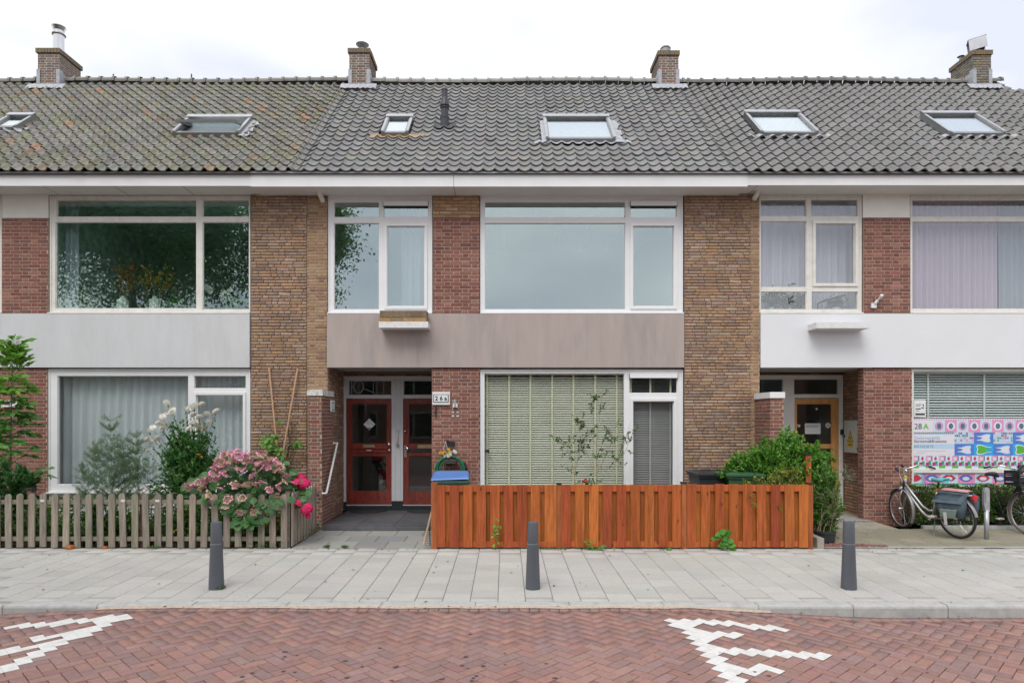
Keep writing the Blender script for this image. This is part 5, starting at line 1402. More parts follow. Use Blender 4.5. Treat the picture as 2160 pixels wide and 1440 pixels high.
# ================================================================== PLANTS
rp_ = np.random.default_rng(17)
ML = leafmat('leaf'); ML_o = leafmat('leaf_single', 'obj'); M_bark = mat('bark', (0.10, 0.075, 0.055), 0.9, 0.3, 20, bump=0.5, bscale=60)
M_stemg = mat('green_stem', (0.09, 0.14, 0.05), 0.7, 0.2, 20); M_twig = mat('pale_twig', (0.30, 0.24, 0.15), 0.8, 0.2, 20)
M_petal = leafmat('petal', 'obj', tr=0.25, rough=0.6); M_petal_a = leafmat('petal_joined', 'attr', tr=0.25, rough=0.6)
def unit(v): return v / np.maximum(np.linalg.norm(v, axis=1, keepdims=True), 1e-9)
def leaf_geo(P, D, S, C, wr=0.5, fold=0.18, up=None, tipw=0.45):
    """kite leaves from base points P along directions D with lengths S and colours C"""
    n = len(P); P = np.asarray(P, float); D = unit(np.asarray(D, float)); S = np.asarray(S, float).reshape(-1, 1)
    ref = rp_.normal(size=(n, 3)) * 0.5 + np.array([0, -0.35, 0.9]) if up is None else np.tile(up, (n, 1)) + rp_.normal(size=(n, 3)) * 0.15
    side = unit(np.cross(D, ref)); nrm = np.cross(side, D)
    b = P; t = P + D * S; m = P + D * S * tipw
    l = m - side * S * wr * 0.5 + nrm * S * fold; r = m + side * S * wr * 0.5 + nrm * S * fold
    v = np.stack([b, r, t, l], 1).reshape(-1, 3)
    i = (np.arange(n) * 4)[:, None]
    f = np.concatenate([i + np.array([[0, 1, 2]]), i + np.array([[0, 2, 3]])], 1).reshape(-1, 3)
    c = np.repeat(np.asarray(C, float), 2, axis=0)
    return v, f, c
def leaf_part(name, geos, parent, mat_=None, kind='stuff'):
    b = 0; V_, F_, C_ = [], [], []
    for v, f, c in geos: V_.append(v); F_.append(f + b); C_.append(c); b += len(v)
    me = np_mesh(name, np.concatenate(V_), np.concatenate(F_), mat_ or ML, np.concatenate(C_))
    return part(name, me, mat_ or ML, parent, kind=kind)
def pal(n, cols, a=0.2, wts=None):
    c = np.array(cols)[rp_.choice(len(cols), n, p=wts)]
    return np.clip(c * (1 + rp_.uniform(-a, a, (n, 1))) * (1 + rp_.uniform(-a * .3, a * .3, (n, 3))), 0.002, 0.95)
def bez(a, c, b, n=8):
    t = np.linspace(0, 1, n)[:, None]; a, b, c = map(np.asarray, (a, b, c))
    return a * (1 - t) ** 2 + 2 * c * t * (1 - t) + b * t ** 2
def along(poly, n, t0=0.3, t1=1.0):
    """n random points and tangents on a polyline"""
    t = rp_.uniform(t0, t1, n) * (len(poly) - 1.001); i = t.astype(int); f = (t - i)[:, None]
    return poly[i] * (1 - f) + poly[i + 1] * f, unit(poly[i + 1] - poly[i])
def bush(base, ells, nst, nleaf, size, cols, spread=1.0, t0=0.35, droop=0.0, twigs=2, sidek=1.2, wr=0.5, bend=0.25, wts=None, surf=0.55):
    """arching stems from base into ellipsoids [(centre, radii, weight)] with leaves along them"""
    polys = []; geos = []; base = np.array(base, float)
    ws = np.array([e[2] for e in ells], float); ws /= ws.sum()
    for k in range(nst):
        c, r, _ = ells[rp_.choice(len(ells), p=ws)]
        u = rp_.normal(size=3); u /= np.linalg.norm(u); u *= rp_.uniform(surf, 1.0) ** 0.5 * spread
        tgt = np.array(c) + u * np.array(r)
        b = base + rp_.normal(size=3) * np.array([0.10, 0.08, 0.0])
        mid = b * 0.45 + tgt * 0.55; mid[2] += bend * np.linalg.norm(tgt - b) * rp_.uniform(0.3, 1.0); mid[:2] = b[:2] * 0.6 + tgt[:2] * 0.4
        pl = bez(b, mid, tgt - np.array([0, 0, droop * rp_.uniform(0, 1)])); polys.append((pl, 0.006))
        L_ = [pl]
        for q in range(twigs):
            p, d = along(pl, 1, 0.45, 0.95); dd = d[0] + rp_.normal(size=3) * 0.7; dd /= np.linalg.norm(dd)
            tw = bez(p[0], p[0] + dd * 0.08, p[0] + dd * rp_.uniform(0.1, 0.2) + np.array([0, 0, 0.03]), 5); L_.append(tw); polys.append((tw, 0.003))
        for j, q in enumerate(L_):
            m = max(3, int(nleaf * (1 if j == 0 else 0.5)))
            P, T = along(q, m, t0 if j == 0 else 0.1, 1.0)
            D = T + rp_.normal(size=(m, 3)) * 0.55 * sidek
            geos.append(leaf_geo(P, D, rp_.uniform(0.7, 1.25, m) * size, pal(m, cols, wts=wts), wr))
    return polys, geos
def stems_part(name, polys, parent, mat_, rmul=1.0):
    m = MB()
    for pl, r in polys:
        n = len(pl); m.tube([tuple(p) for p in pl], [max(0.0012, r * rmul * (1 - 0.75 * i / (n - 1))) for i in range(n)], 5)
    return part(name, m, mat_, parent, kind='stuff')
GREENS = [(0.08, 0.22, 0.03), (0.105, 0.27, 0.04), (0.06, 0.165, 0.025), (0.13, 0.30, 0.05)]

# ---- privet shrub behind the end of the board fence
bx = thing('privet_shrub', 'bright green leafy shrub spilling over the corner of the orange fence', 'shrub', (4.4, 10.65, zp(10.65)))
po, ge = bush((4.40, 10.65, 0.06), [((4.25, 10.70, 1.15), (0.70, 0.38, 0.42), 3), ((4.52, 10.65, 1.32), (0.52, 0.34, 0.52), 2.6), ((4.92, 10.6, 1.12), (0.40, 0.28, 0.46), 2.2), ((4.0, 10.75, 1.15), (0.50, 0.3, 0.30), 1)], 470, 50, 0.058, [(0.10, 0.28, 0.03), (0.13, 0.34, 0.04), (0.075, 0.215, 0.025), (0.18, 0.40, 0.05)], twigs=4, bend=0.15, surf=0.3)
po2, ge2 = bush((4.93, 10.42, 0.06), [((5.02, 10.38, 0.70), (0.27, 0.22, 0.60), 1)], 170, 36, 0.046, GREENS, twigs=2, bend=0.1, surf=0.2)
stems_part('stems', po + po2, bx, M_twig, 1.0); leaf_part('foliage', ge + ge2, bx)
# ---- yellow-green euonymus
bx = thing('euonymus_shrub', 'low yellow-green variegated shrub peeping over the orange fence', 'shrub', (4.1, 10.1, zp(10.1)))
po, ge = bush((4.05, 10.10, 0.06), [((3.95, 10.08, 0.92), (0.34, 0.12, 0.22), 2), ((4.30, 10.08, 1.0), (0.28, 0.12, 0.24), 2), ((4.42, 10.02, 0.95), (0.15, 0.08, 0.3), 1)], 130, 28, 0.046, [(0.22, 0.27, 0.03), (0.13, 0.22, 0.03), (0.34, 0.33, 0.04), (0.07, 0.16, 0.025)], twigs=2, bend=0.1, wr=0.6)
stems_part('stems', po, bx, M_twig); leaf_part('foliage', ge, bx)
for (px, py), lab in (((1587, 1062), 'sprig of yellow-edged leaves growing through a gap in the orange fence'), ((1645, 1070), 'tiny yellow-green leaf tuft poking through the orange fence')):
    k = 26 if px < 1600 else 9; P = np.stack([wx(px, 9.75) + rp_.normal(size=k) * .03, np.full(k, 9.755) + rp_.uniform(-.02, .0, k), wz(py, 9.75) + rp_.normal(size=k) * (.08 if px < 1600 else .03)], 1)
    if px < 1600: P[:, 0] += -(P[:, 2] - wz(py, 9.75)) * 0.4
    me = leaf_geo(P, rp_.normal(size=(k, 3)) + np.array([0, -.6, .2]), rp_.uniform(.03, .05, k), pal(k, [(0.24, 0.30, 0.03), (0.08, 0.19, 0.03)]), 0.6)
    o = leaf_part('leaf_sprig', [me], None, kind=None); tag(o, lab, 'sprig')
# ---- bamboo in the pot, olive sprig
bx = thing('bamboo_plant', 'thin pale-leaved bamboo growing in the dark flower pot', 'plant', pc)
po, ge = bush((pc[0], pc[1], pc[2] + 0.17), [((pc[0] + 0.12, pc[1], 0.62), (0.15, 0.12, 0.30), 1)], 18, 16, 0.075, [(0.30, 0.36, 0.17), (0.24, 0.31, 0.12), (0.36, 0.38, 0.22)], twigs=2, wr=0.12, bend=0.3)
stems_part('canes', po, bx, M_twig, 0.7); leaf_part('foliage', ge, bx)
bx = thing('olive_sapling', 'slender olive sapling with grey-green leaves leaning out beside the light wood door', 'plant', (5.15, 10.7, zp(10.7)))
po = [(bez((5.15, 10.7, 0.06), (5.2, 10.7, 0.7), (wx(1778, 10.7), 10.7, wz(1000, 10.7))), 0.008)]; ge = []
for px, py in ((1795, 985), (1803, 998), (1800, 1012), (1783, 978), (1775, 995)):
    pl = bez((wx(1772, 10.7), 10.7, wz(1012, 10.7)), (wx(1785, 10.7), 10.7, wz(1008, 10.7)), (wx(px, 10.7), 10.68, wz(py, 10.7))); po.append((pl, 0.005))
    P, T = along(pl, 22, 0.3, 1); ge.append(leaf_geo(P, T + rp_.normal(size=(22, 3)) * .6, rp_.uniform(.04, .065, 22), pal(22, [(0.22, 0.27, 0.20), (0.16, 0.21, 0.14)]), 0.22))
stems_part('stems', po, bx, M_twig); leaf_part('foliage', ge, bx)
# ---- hedge on the right
hx0, hx1, hy0, hy1, hz1 = wx(1918, 11.6), 12.6, 11.53, 11.97, wz(1027, 11.58)
bx = thing('hedge', 'low clipped green hedge below the printed window', 'hedge', (9.5, 11.7, zp(11.7)))
n = 15000
fr = rp_.uniform(size=n); P = np.stack([rp_.uniform(hx0, hx1, n), rp_.uniform(hy0, hy1, n), rp_.uniform(0.14, hz1, n)], 1)
P[fr < 0.66, 1] = hy0 + np.abs(rp_.normal(size=(fr < 0.66).sum())) * 0.05; P[fr > 0.8, 2] = hz1 - np.abs(rp_.normal(size=(fr > 0.8).sum())) * 0.04
P[:, 2] += 0.02 * np.sin(P[:, 0] * 9) + 0.015 * np.sin(P[:, 0] * 23 + 1); P[:, 1] += 0.03 * np.sin(P[:, 0] * 5 + P[:, 2] * 7)
D = rp_.normal(size=(n, 3)) * 0.6 + np.array([0, -0.5, 0.35])
patch = 0.5 + 0.5 * np.sin(P[:, 0] * 4.1 + np.sin(P[:, 2] * 9) * 1.3)
C = pal(n, [(0.045, 0.145, 0.02), (0.075, 0.20, 0.025), (0.03, 0.09, 0.015)]); yl = (rp_.uniform(size=n) < 0.30 * (1 - patch)); C[yl] = pal(int(yl.sum()), [(0.17, 0.17, 0.035), (0.15, 0.10, 0.04)])
leaf_part('foliage', [leaf_geo(P, D, rp_.uniform(.03, .055, n), C, 0.6)], bx)
m = MB(); m.box(hx0 + .08, hx1, hy0 + .14, hy1, zp(11.7) + .08, hz1 - .12); part('dark_core', m, M_bark, bx)  # solid dark box filling the hedge behind the leaves
po = [(bez((x, 11.72, 0.07), (x, 11.72, 0.2), (x + rp_.uniform(-.1, .1), 11.68, 0.4)), 0.012) for x in np.arange(hx0 + .1, hx1, 0.22)]
stems_part('stems', po, bx, M_bark)

# ---- left garden: sapling
bx = thing('ash_sapling', 'tall ash sapling with feathered leaves in front of the red brick pier', 'tree', (wx(25, 10.7), 10.7, zp(10.7)))
X0, zt_ = wx(24, 10.7), wz(738, 10.7)
trunk = bez((X0 + .02, 10.7, .06), (X0 - .03, 10.68, 1.5), (wx(32, 10.7), 10.66, zt_), 14); po = [(trunk, 0.017)]; ge = []
nodes = np.concatenate([np.linspace(0.18, 0.5, 24), np.linspace(0.5, 1.0, 84)])
for k, t in enumerate(nodes):
    p = trunk[int(t * 13)] * (1 - (t * 13) % 1) + trunk[min(13, int(t * 13) + 1)] * ((t * 13) % 1)
    a = k * 2.4 + rp_.uniform(-.4, .4); ln = rp_.uniform(0.22, 0.42) * (1.15 if t < .9 else 0.7)
    if k in (9, 10): a, ln = 0.05, 0.72
    d = np.array([math.cos(a), math.sin(a) * 0.8, rp_.uniform(0.1, 0.7) if t < 0.85 else 0.9])
    tip = p + d / np.linalg.norm(d) * ln - np.array([0, 0, 0.10 * (1 if t < .85 else 0)])
    r_ = bez(p, p + d * ln * 0.5 + np.array([0, 0, .05]), tip, 9); po.append((r_, 0.004))
    m = 13; tt = np.repeat(np.linspace(0.3, 1, 7), 2)[:13]; ii = np.minimum((tt * 8).astype(int), 7)
    P = r_[ii]; T = unit(r_[ii + 1] - r_[ii]); sd = unit(np.cross(T, np.array([0, 0, 1.0]))); sg = np.where(np.arange(13) % 2 == 0, 1, -1)[:, None]
    D = T * 0.7 + sd * sg * 0.9 + rp_.normal(size=(13, 3)) * .15; D[-1] = T[-1]
    leaf_greens = [(0.15, 0.34, 0.04), (0.20, 0.40, 0.06)] if t > 0.72 else [(0.085, 0.25, 0.045), (0.12, 0.31, 0.06)]  # paler greens near the top of the crown, deeper ones below
    ge.append(leaf_geo(P, D, rp_.uniform(.11, .16, 13), pal(13, leaf_greens), 0.46, 0.08))
stems_part('trunk', po, bx, M_stemg); leaf_part('crown', ge, bx)
# ---- feathery asparagus
bx = thing('asparagus_plant', 'tall feathery grey-green plant standing before the curtained window', 'plant', (wx(240, 10.55), 10.55, zp(10.55)))
po, ge = [], []
for px, py, sp, nb in ((236, 868, 78, 95), (291, 905, 66, 75), (205, 925, 62, 55), (262, 915, 62, 60), (180, 960, 45, 34), (318, 960, 45, 34)):
    b = np.array((wx(px + 4, 10.55), 10.55, .06)); top = np.array((wx(px, 10.55), 10.5, wz(py, 10.5))); st_ = bez(b, (b + top) / 2, top, 14); po.append((st_, 0.006))
    for k in range(nb):
        t = rp_.uniform(0.28, 0.97); p = st_[int(t * 13)]; L_ = sp * 0.0076 * (1.15 - t) * rp_.uniform(0.7, 1.3) + 0.04
        a = rp_.uniform(0, 6.28); d = np.array([math.cos(a), math.sin(a) * .7, rp_.uniform(.5, 1.1)]); d /= np.linalg.norm(d)
        br = bez(p, p + d * L_ * .5, p + d * L_ + np.array([0, 0, -0.06 * L_]), 6); po.append((br, 0.0022))
        m = int(70 * (L_ / 0.3) + 12); P, T = along(br, m, 0.1, 1); P = P + rp_.normal(size=(m, 3)) * 0.012
        ge.append(leaf_geo(P, T + rp_.normal(size=(m, 3)) * .8, rp_.uniform(.018, .036, m), pal(m, [(0.20, 0.32, 0.18), (0.15, 0.25, 0.13), (0.26, 0.37, 0.23)]), 0.20))
stems_part('stems', po, bx, M_stemg, .8); leaf_part('foliage', ge, bx)
# ---- white rose
bx = thing('rose_bush', 'rose bush with clusters of white roses in front of the ground-floor window', 'shrub', (wx(395, 10.7), 10.7, zp(10.7)))
cx_ = wx(398, 10.7)
po, ge = bush((cx_, 10.72, .06), [((cx_ + .02, 10.7, wz(960, 10.7)), (0.52, 0.32, 0.42), 3), ((cx_ + .05, 10.7, wz(925, 10.7)), (0.50, 0.3, 0.36), 1.8)], 130, 24, 0.068, [(0.045, 0.15, 0.04), (0.065, 0.19, 0.045), (0.10, 0.25, 0.05)], twigs=2, wr=0.62, bend=0.1, surf=.2)
ROSE = [(351, 850), (364, 867), (343, 879), (350, 876), (334, 893), (341, 897), (348, 895), (343, 904), (323, 902), (312, 910), (311, 927), (316, 933), (314, 951), (333, 925), (392, 865), (399, 862), (404, 859), (411, 857), (426, 853), (421, 880), (436, 874), (440, 890), (457, 869), (406, 895), (411, 892), (409, 876), (400, 905), (420, 900)]
mr_ = []
for v_ in range(4):
    m = MB()
    for ring, (rr_, nn_, lift) in enumerate(((0.045, 8, 0.0), (0.036, 7, 0.012), (0.025, 6, 0.022), (0.014, 4, 0.028))):
        for k in range(nn_):
            a = 2 * math.pi * k / nn_ + ring * .5 + rf.uniform(-.15, .15); w_ = 0.62 * rr_
            ca, sa = math.cos(a), math.sin(a); e = rr_ * 0.6 * (1 if ring else .5)
            m.add([(0, 0, lift * .5), (ca * rr_ * .7 - sa * w_, sa * rr_ * .7 + ca * w_, lift + e * .3), (ca * rr_, sa * rr_, lift + e * .5), (ca * rr_ * .7 + sa * w_, sa * rr_ * .7 - ca * w_, lift + e * .3)], [(0, 1, 2, 3)])
    mr_.append(make_mesh('rose_flower', m.v, m.f, (M_petal,)))
for px, py in ROSE:
    y = 10.55 + rf.uniform(-.1, .1); o = link(bpy.data.objects.new('rose_flower', rf.choice(mr_))); o.parent = bx
    o.location = Vector((wx(px, y), y, wz(py, y))) - Vector(bx.location); o.rotation_euler = (rad(rf.uniform(25, 75)), rad(rf.uniform(-30, 30)), rf.uniform(0, 6)); s = rf.uniform(1.2, 1.75); o.scale = (s, s, s)
    o.color = (*vary((0.86, 0.85, 0.78), 0.04, rf), 1)
    b = np.array((cx_ + (wx(px, y) - cx_) * 0.5, 10.7, wz(py + 60, 10.7))); pl = bez(b, b * .4 + np.array((wx(px, y), y, wz(py, y))) * .6 + np.array((0, 0, -.02)), (wx(px, y), y, wz(py, y) - .005)); po.append((pl, 0.004))
    P, T = along(pl, 9, 0.1, .9); ge.append(leaf_geo(P, T + rp_.normal(size=(9, 3)) * .9, rp_.uniform(.035, .055, 9), pal(9, [(0.06, 0.17, 0.035), (0.09, 0.21, 0.05)]), 0.6))
for px, py in ((421, 960), (430, 905)): ge.append(leaf_geo(np.array([[wx(px, 10.4), 10.4, wz(py, 10.4)]] * 3), rp_.normal(size=(3, 3)), np.full(3, .07), np.array([[0.42, 0.22, 0.02]] * 3), 0.7))
stems_part('stems', po, bx, M_stemg); leaf_part('foliage', ge, bx)
# ---- pink lacecap hydrangea: leaves and flower heads one by one
hy = thing('hydrangea', 'wide hydrangea with dusty pink flat flower heads drooping over the picket fence', 'shrub', (wx(505, 10.15), 10.15, zp(10.15)))
m = MB()
ol = [(0, 0, 0), (.22, .2, .03), (.34, .45, .05), (.26, .75, .04), (0, 1.0, -.06), (-.26, .75, .04), (-.34, .45, .05), (-.22, .2, .03), (0, .45, -.02), (0, .75, -.02), (0, .2, 0)]
LFm = make_mesh('leaf', ol, [(0, 1, 10), (10, 1, 2, 8), (8, 2, 3, 9), (9, 3, 4), (0, 10, 7), (10, 8, 6, 7), (8, 9, 5, 6), (9, 4, 5)], (ML_o,))
LFb = make_mesh('leaf', [(x * 1.25, y, z) for x, y, z in ol], [(0, 1, 10), (10, 1, 2, 8), (8, 2, 3, 9), (9, 3, 4), (0, 10, 7), (10, 8, 6, 7), (8, 9, 5, 6), (9, 4, 5)], (ML_o,))
def orient(d, up):
    d = Vector(d).normalized(); s = d.cross(Vector(up))
    if s.length < 1e-4: s = Vector((1, 0, 0))
    s.normalize(); n = s.cross(d)
    return Matrix((s, d, n)).transposed().to_4x4()
def big_leaf(parent, p, d, size, col, me=None, up=(0, -0.5, 0.9)):
    o = link(bpy.data.objects.new('leaf', me or LFm)); o.parent = parent
    o.matrix_basis = Matrix.Translation(Vector(p) - offs(parent)) @ orient(d, (up[0] + rf.gauss(0, .3), up[1] + rf.gauss(0, .25), up[2] + rf.gauss(0, .2))) @ Matrix.Diagonal((size, size, size, 1)); o.color = (*col, 1)
def outline_ok(px, py):
    # silhouette of the hydrangea in the picture plane of the garden front
    top = np.interp(px, [392, 430, 470, 500, 560, 600, 622, 640], [1025, 1000, 962, 952, 955, 975, 1005, 1045])
    bot = np.interp(px, [392, 430, 470, 500, 520, 552, 580, 622, 640], [1040, 1052, 1060, 1105, 1110, 1100, 1062, 1050, 1050])
    return top < py < bot, top, bot
cnt = 0
while cnt < 290:
    px, py = rf.uniform(392, 636), rf.uniform(950, 1112); ok, tp, bt = outline_ok(px, py)
    if not ok: continue
    dep = 1 - abs((px - 512) / 125) ** 2; y = 10.25 - 0.38 * max(0, dep) + rf.uniform(-.03, .22) - (0.12 if py > 1055 else 0)
    if py > 1045: y = min(y, 9.78)
    c = vary((0.065, 0.17, 0.05), 0.3, rf)
    big_leaf(hy, (wx(px, y), y, wz(py, y)), ((px - 512) / 130 + rf.gauss(0, .55), -0.3, rf.gauss(-.65, .45)), rf.uniform(.11, .16), c, LFb, (0, -.85, .6)); cnt += 1
for k in range(70):
    px, py = rf.uniform(425, 600), rf.uniform(970, 1040)
    if outline_ok(px, py)[0]: big_leaf(hy, (wx(px, 10.3), 10.3 + rf.uniform(-.05, .1), wz(py, 10.3)), (rf.gauss(0, .6), -.3, rf.gauss(-.5, .5)), rf.uniform(.12, .16), vary((0.06, 0.16, 0.045), .25, rf), LFb, (0, -.85, .6))
def floret(mb, c, nrm, r_, k0=0.0):
    n_ = Vector(nrm).normalized(); a = n_.orthogonal().normalized(); b = n_.cross(a); c = Vector(c)
    for k in range(4):
        t_ = k0 + k * math.pi / 2; u_ = a * math.cos(t_) + b * math.sin(t_); v_ = n_.cross(u_)
        mb.add([c, c + u_ * r_ * .55 + v_ * r_ * .5 + n_ * r_ * .12, c + u_ * r_, c + u_ * r_ * .55 - v_ * r_ * .5 + n_ * r_ * .12], [(0, 1, 2, 3)])
HD = []
for v_ in range(5):
    m = MB()
    for k in range(20):
        a = k * 2.399; r_ = 0.022 + 0.040 * rf.random() ** .5
        floret(m, (r_ * math.cos(a), r_ * math.sin(a), rf.uniform(0, .015)), (0.5 * math.cos(a) + rf.gauss(0, .3), .5 * math.sin(a) + rf.gauss(0, .3), 1), rf.uniform(.011, .017), rf.uniform(0, 3))
    HD.append(make_mesh('flower_head', m.v, m.f, (M_petal,)))
M_disc = leafmat('flower_disc', None, (0.58, 0.42, 0.26))
dm = MB()
for k in range(26):
    a = k * 2.399; r_ = 0.036 * math.sqrt(k / 26); dm.lathe([(.005, 0), (.006, .008), (.002, .012)], (r_ * math.cos(a), r_ * math.sin(a), 0.004), 4)
DM = make_mesh('flower_disc', dm.v, dm.f, (M_disc,))
heads = [(476, 957), (490, 955), (505, 953), (520, 955), (535, 957), (550, 960), (562, 962), (575, 968), (585, 973), (592, 980), (460, 975), (472, 972), (484, 974), (497, 972), (512, 967), (530, 973), (545, 975), (560, 975), (572, 978), (448, 995), (455, 988), (468, 1000), (478, 1002), (500, 992), (515, 990), (585, 990), (597, 997), (606, 1003), (400, 1025), (410, 1020), (420, 1017), (432, 1013), (442, 1010), (398, 1030), (456, 1010), (467, 1030), (428, 1028), (444, 1043), (497, 1022), (510, 1024), (525, 1020), (545, 1020), (556, 1017), (535, 1003), (570, 1032), (590, 1022), (602, 1015), (618, 1018), (484, 1053), (513, 1050), (478, 1070), (508, 1080), (537, 1080), (613, 1038), (590, 1028), (440, 1008), (488, 962), (540, 965), (500, 960), (565, 985)]
for px, py in heads + [(a + rf.gauss(0, 7), b + rf.gauss(3, 5)) for a, b in heads[:24]]:
    dep = 1 - abs((px - 512) / 125) ** 2; y = 10.12 - 0.36 * max(0, dep) + rf.uniform(-.06, .05)
    if py > 1040: y = 9.70
    o = link(bpy.data.objects.new('flower_head', rf.choice(HD))); o.parent = hy; s = rf.uniform(.9, 1.2)
    o.location = Vector((wx(px, y), y - .04, wz(py, y))) - Vector(hy.location); o.scale = (s, s, s * 1.1); o.rotation_euler = (rad(rf.uniform(15, 60)), rad(rf.uniform(-25, 25)), rf.uniform(0, 6))
    o.color = (*vary(rf.choice([(0.86, 0.42, 0.50), (0.85, 0.34, 0.57), (0.86, 0.52, 0.50), (0.82, 0.30, 0.56)]), 0.12, rf), 1)
    d_ = link(bpy.data.objects.new('flower_disc', DM)); d_.parent = o
po = [(bez((wx(505, 10.2) + rf.uniform(-.1, .1), 10.2, .06), (wx(505, 10.2), 10.1, .5), (wx(px, 10.0), 9.95, wz(py + 8, 10.0))), 0.006) for px, py in heads[::3]]
stems_part('stems', po, hy, M_bark)
# ---- hot pink mophead
hy2 = thing('hydrangea', 'hydrangea with round hot-pink flower heads by the corner of the picket fence', 'shrub', (wx(628, 10.3), 10.35, zp(10.3)))
MH = []
for v_ in range(3):
    m = MB()
    for k in range(85):
        z_ = 1 - 1.55 * (k + .5) / 85; a = k * 2.399; q = math.sqrt(max(0, 1 - z_ * z_)); n_ = (q * math.cos(a), q * math.sin(a), z_)
        floret(m, [c * 0.085 * rf.uniform(.93, 1.04) for c in n_], [c + rf.gauss(0, .2) for c in n_], 0.024, rf.uniform(0, 3))
    MH.append(make_mesh('flower_head', m.v, m.f, (M_petal,)))
po = []
for px, py, y, s in ((617, 1012, 10.3, 1.0), (633, 1012, 10.25, 1.1), (643, 1021, 10.2, 1.0), (625, 1020, 10.15, .9), (631, 1063, 9.98, .8), (648, 1074, 10.0, 1.05), (650, 1088, 10.05, .5)):
    o = link(bpy.data.objects.new('flower_head', rf.choice(MH))); o.parent = hy2; o.location = Vector((wx(px, y), y, wz(py, y))) - Vector(hy2.location); o.scale = (s, s, s)
    o.rotation_euler = (rad(35), rad(rf.uniform(-20, 20)), rf.uniform(0, 6)); o.color = (*vary((0.75, 0.03, 0.17), 0.12, rf), 1)
    po.append((bez((-3.30, 10.35, .06), (-3.3, 10.3, .6), (wx(px, y), y, wz(py, y) - .03)), 0.006))
for k in range(26):
    px, py = rf.uniform(600, 650), rf.uniform(1020, 1062); y = rf.uniform(9.95, 10.35)
    if px > 630 and py > 1040: px -= 14
    big_leaf(hy2, (wx(px, y), y, wz(py, y)), (rf.gauss(0.1, .6), -.3, rf.gauss(-.5, .4)), rf.uniform(.09, .13), vary((0.06, 0.17, 0.05), .25, rf), LFb, (0, -.85, .6))
stems_part('stems', po, hy2, M_stemg)
# ---- climber with woody stem, and two canes
bx = thing('climber', 'gnarled woody climber with a few bright leaves on the brown brick pier', 'plant', (wx(612, 11.8), 11.85, .08))
w0 = lambda px, py: (wx(px, 11.88), 11.88, wz(py, 11.88))
po = [(np.array([w0(*q) for q in ((603, 1060), (604, 1000), (607, 960), (611, 930), (608, 900), (607, 880), (601, 866))]), 0.022), (np.array([w0(*q) for q in ((610, 945), (616, 905), (613, 885), (620, 875))]), 0.011), (np.array([w0(*q) for q in ((605, 985), (618, 968), (625, 948), (626, 940))]), 0.009), (np.array([w0(*q) for q in ((610, 935), (602, 930), (596, 925))]), 0.006), (np.array([w0(*q) for q in ((607, 900), (598, 893))]), 0.005), (np.array([w0(*q) for q in ((603, 1000), (585, 975), (570, 950), (560, 925))]), 0.007)]
stems_part('stems', po, bx, M_bark, 1.1)
for k in range(78):
    t = rf.random(); px = 556 + 40 * t + rf.gauss(0, 9); py = 920 + 50 * t + rf.gauss(0, 9)
    if k > 66: px, py = 628 + rf.gauss(0, 6), 937 + rf.gauss(0, 5)
    if k in (60, 61): px, py = 591 + k - 60, 893
    y = rf.uniform(11.72, 11.88); big_leaf(bx, (wx(px, y), y, wz(py, y)), (rf.gauss(0, .7), -.25, rf.gauss(-.3, .6)), rf.uniform(.07, .10), vary((0.11, 0.28, 0.04), .3, rf), LFb, (0, -.85, .6))
M_cane = mat('bamboo_cane', (0.50, 0.31, 0.19), 0.6, 0.15, 12)
for a, b, lab in (((567.5, 775), (584, 940), 'light wooden cane leaning on the brown pier, nearer the white window frame'), ((628, 776), (606, 905), 'light wooden cane leaning on the brown pier, tip beside the porch edge')):
    m = MB(); e = (b[0] + (b[0] - a[0]) * 0.75, b[1] + (b[1] - a[1]) * 0.75); m.tube([(wx(a[0], 11.94), 11.94, wz(a[1], 11.94)), (wx(e[0], 11.80), 11.80, wz(e[1], 11.80))], 0.017, 8); solo('garden_cane', m, M_cane, lab, 'cane')
# ---- leafy stalks (phlox) and ground cover behind the picket fence
bx = thing('phlox_plant', 'clump of lance-leaved green stalks between the feathery plant and the roses', 'plant', (wx(340, 10.3), 10.3, zp(10.3)))
po, ge = [], []
for k in range(16):
    x = wx(rf.uniform(318, 392), 10.3); y = rf.uniform(10.2, 10.45); t_ = wz(rf.uniform(985, 1030), 10.3); pl = bez((x, y, .06), (x, y, t_ * .6), (x + rf.uniform(-.06, .06), y, t_)); po.append((pl, .005))
    P, T = along(pl, 34, .25, 1); a = rp_.uniform(0, 6.28, 34); ge.append(leaf_geo(P, np.stack([np.cos(a), np.sin(a), rp_.uniform(.1, .7, 34)], 1), rp_.uniform(.07, .12, 34), pal(34, [(0.075, 0.19, 0.04), (0.05, 0.14, 0.03)]), .22))
stems_part('stems', po, bx, M_stemg); leaf_part('foliage', ge, bx)
n = 10500; P = np.stack([rp_.uniform(-9.6, -3.35, n), rp_.uniform(9.98, 11.0, n), np.zeros(n)], 1)
hgt = 0.22 + 0.36 * np.clip(np.sin(P[:, 0] * 2.3) * .5 + np.sin(P[:, 0] * 5.1 + 1) * .4 + .45, 0, 1); P[:, 2] = zp(P[:, 1]) + rp_.uniform(0, 1, n) ** .8 * hgt + .02
C = pal(n, [(0.07, 0.20, 0.035), (0.10, 0.26, 0.04), (0.05, 0.14, 0.03), (0.18, 0.26, 0.05), (0.14, 0.19, 0.08)])
o = leaf_part('ground_cover', [leaf_geo(P, rp_.normal(size=(n, 3)) * .6 + np.array([0, -.3, .5]), rp_.uniform(.04, .12, n), C, .42)], None); tag(o, 'green garden ground cover behind the picket fence', 'ground cover', kind='stuff')
bl = thing('leafy_bush', 'dark green bushy plant behind the fence below the feathery plant', 'plant', (wx(215, 10.15), 10.15, zp(10.1)))
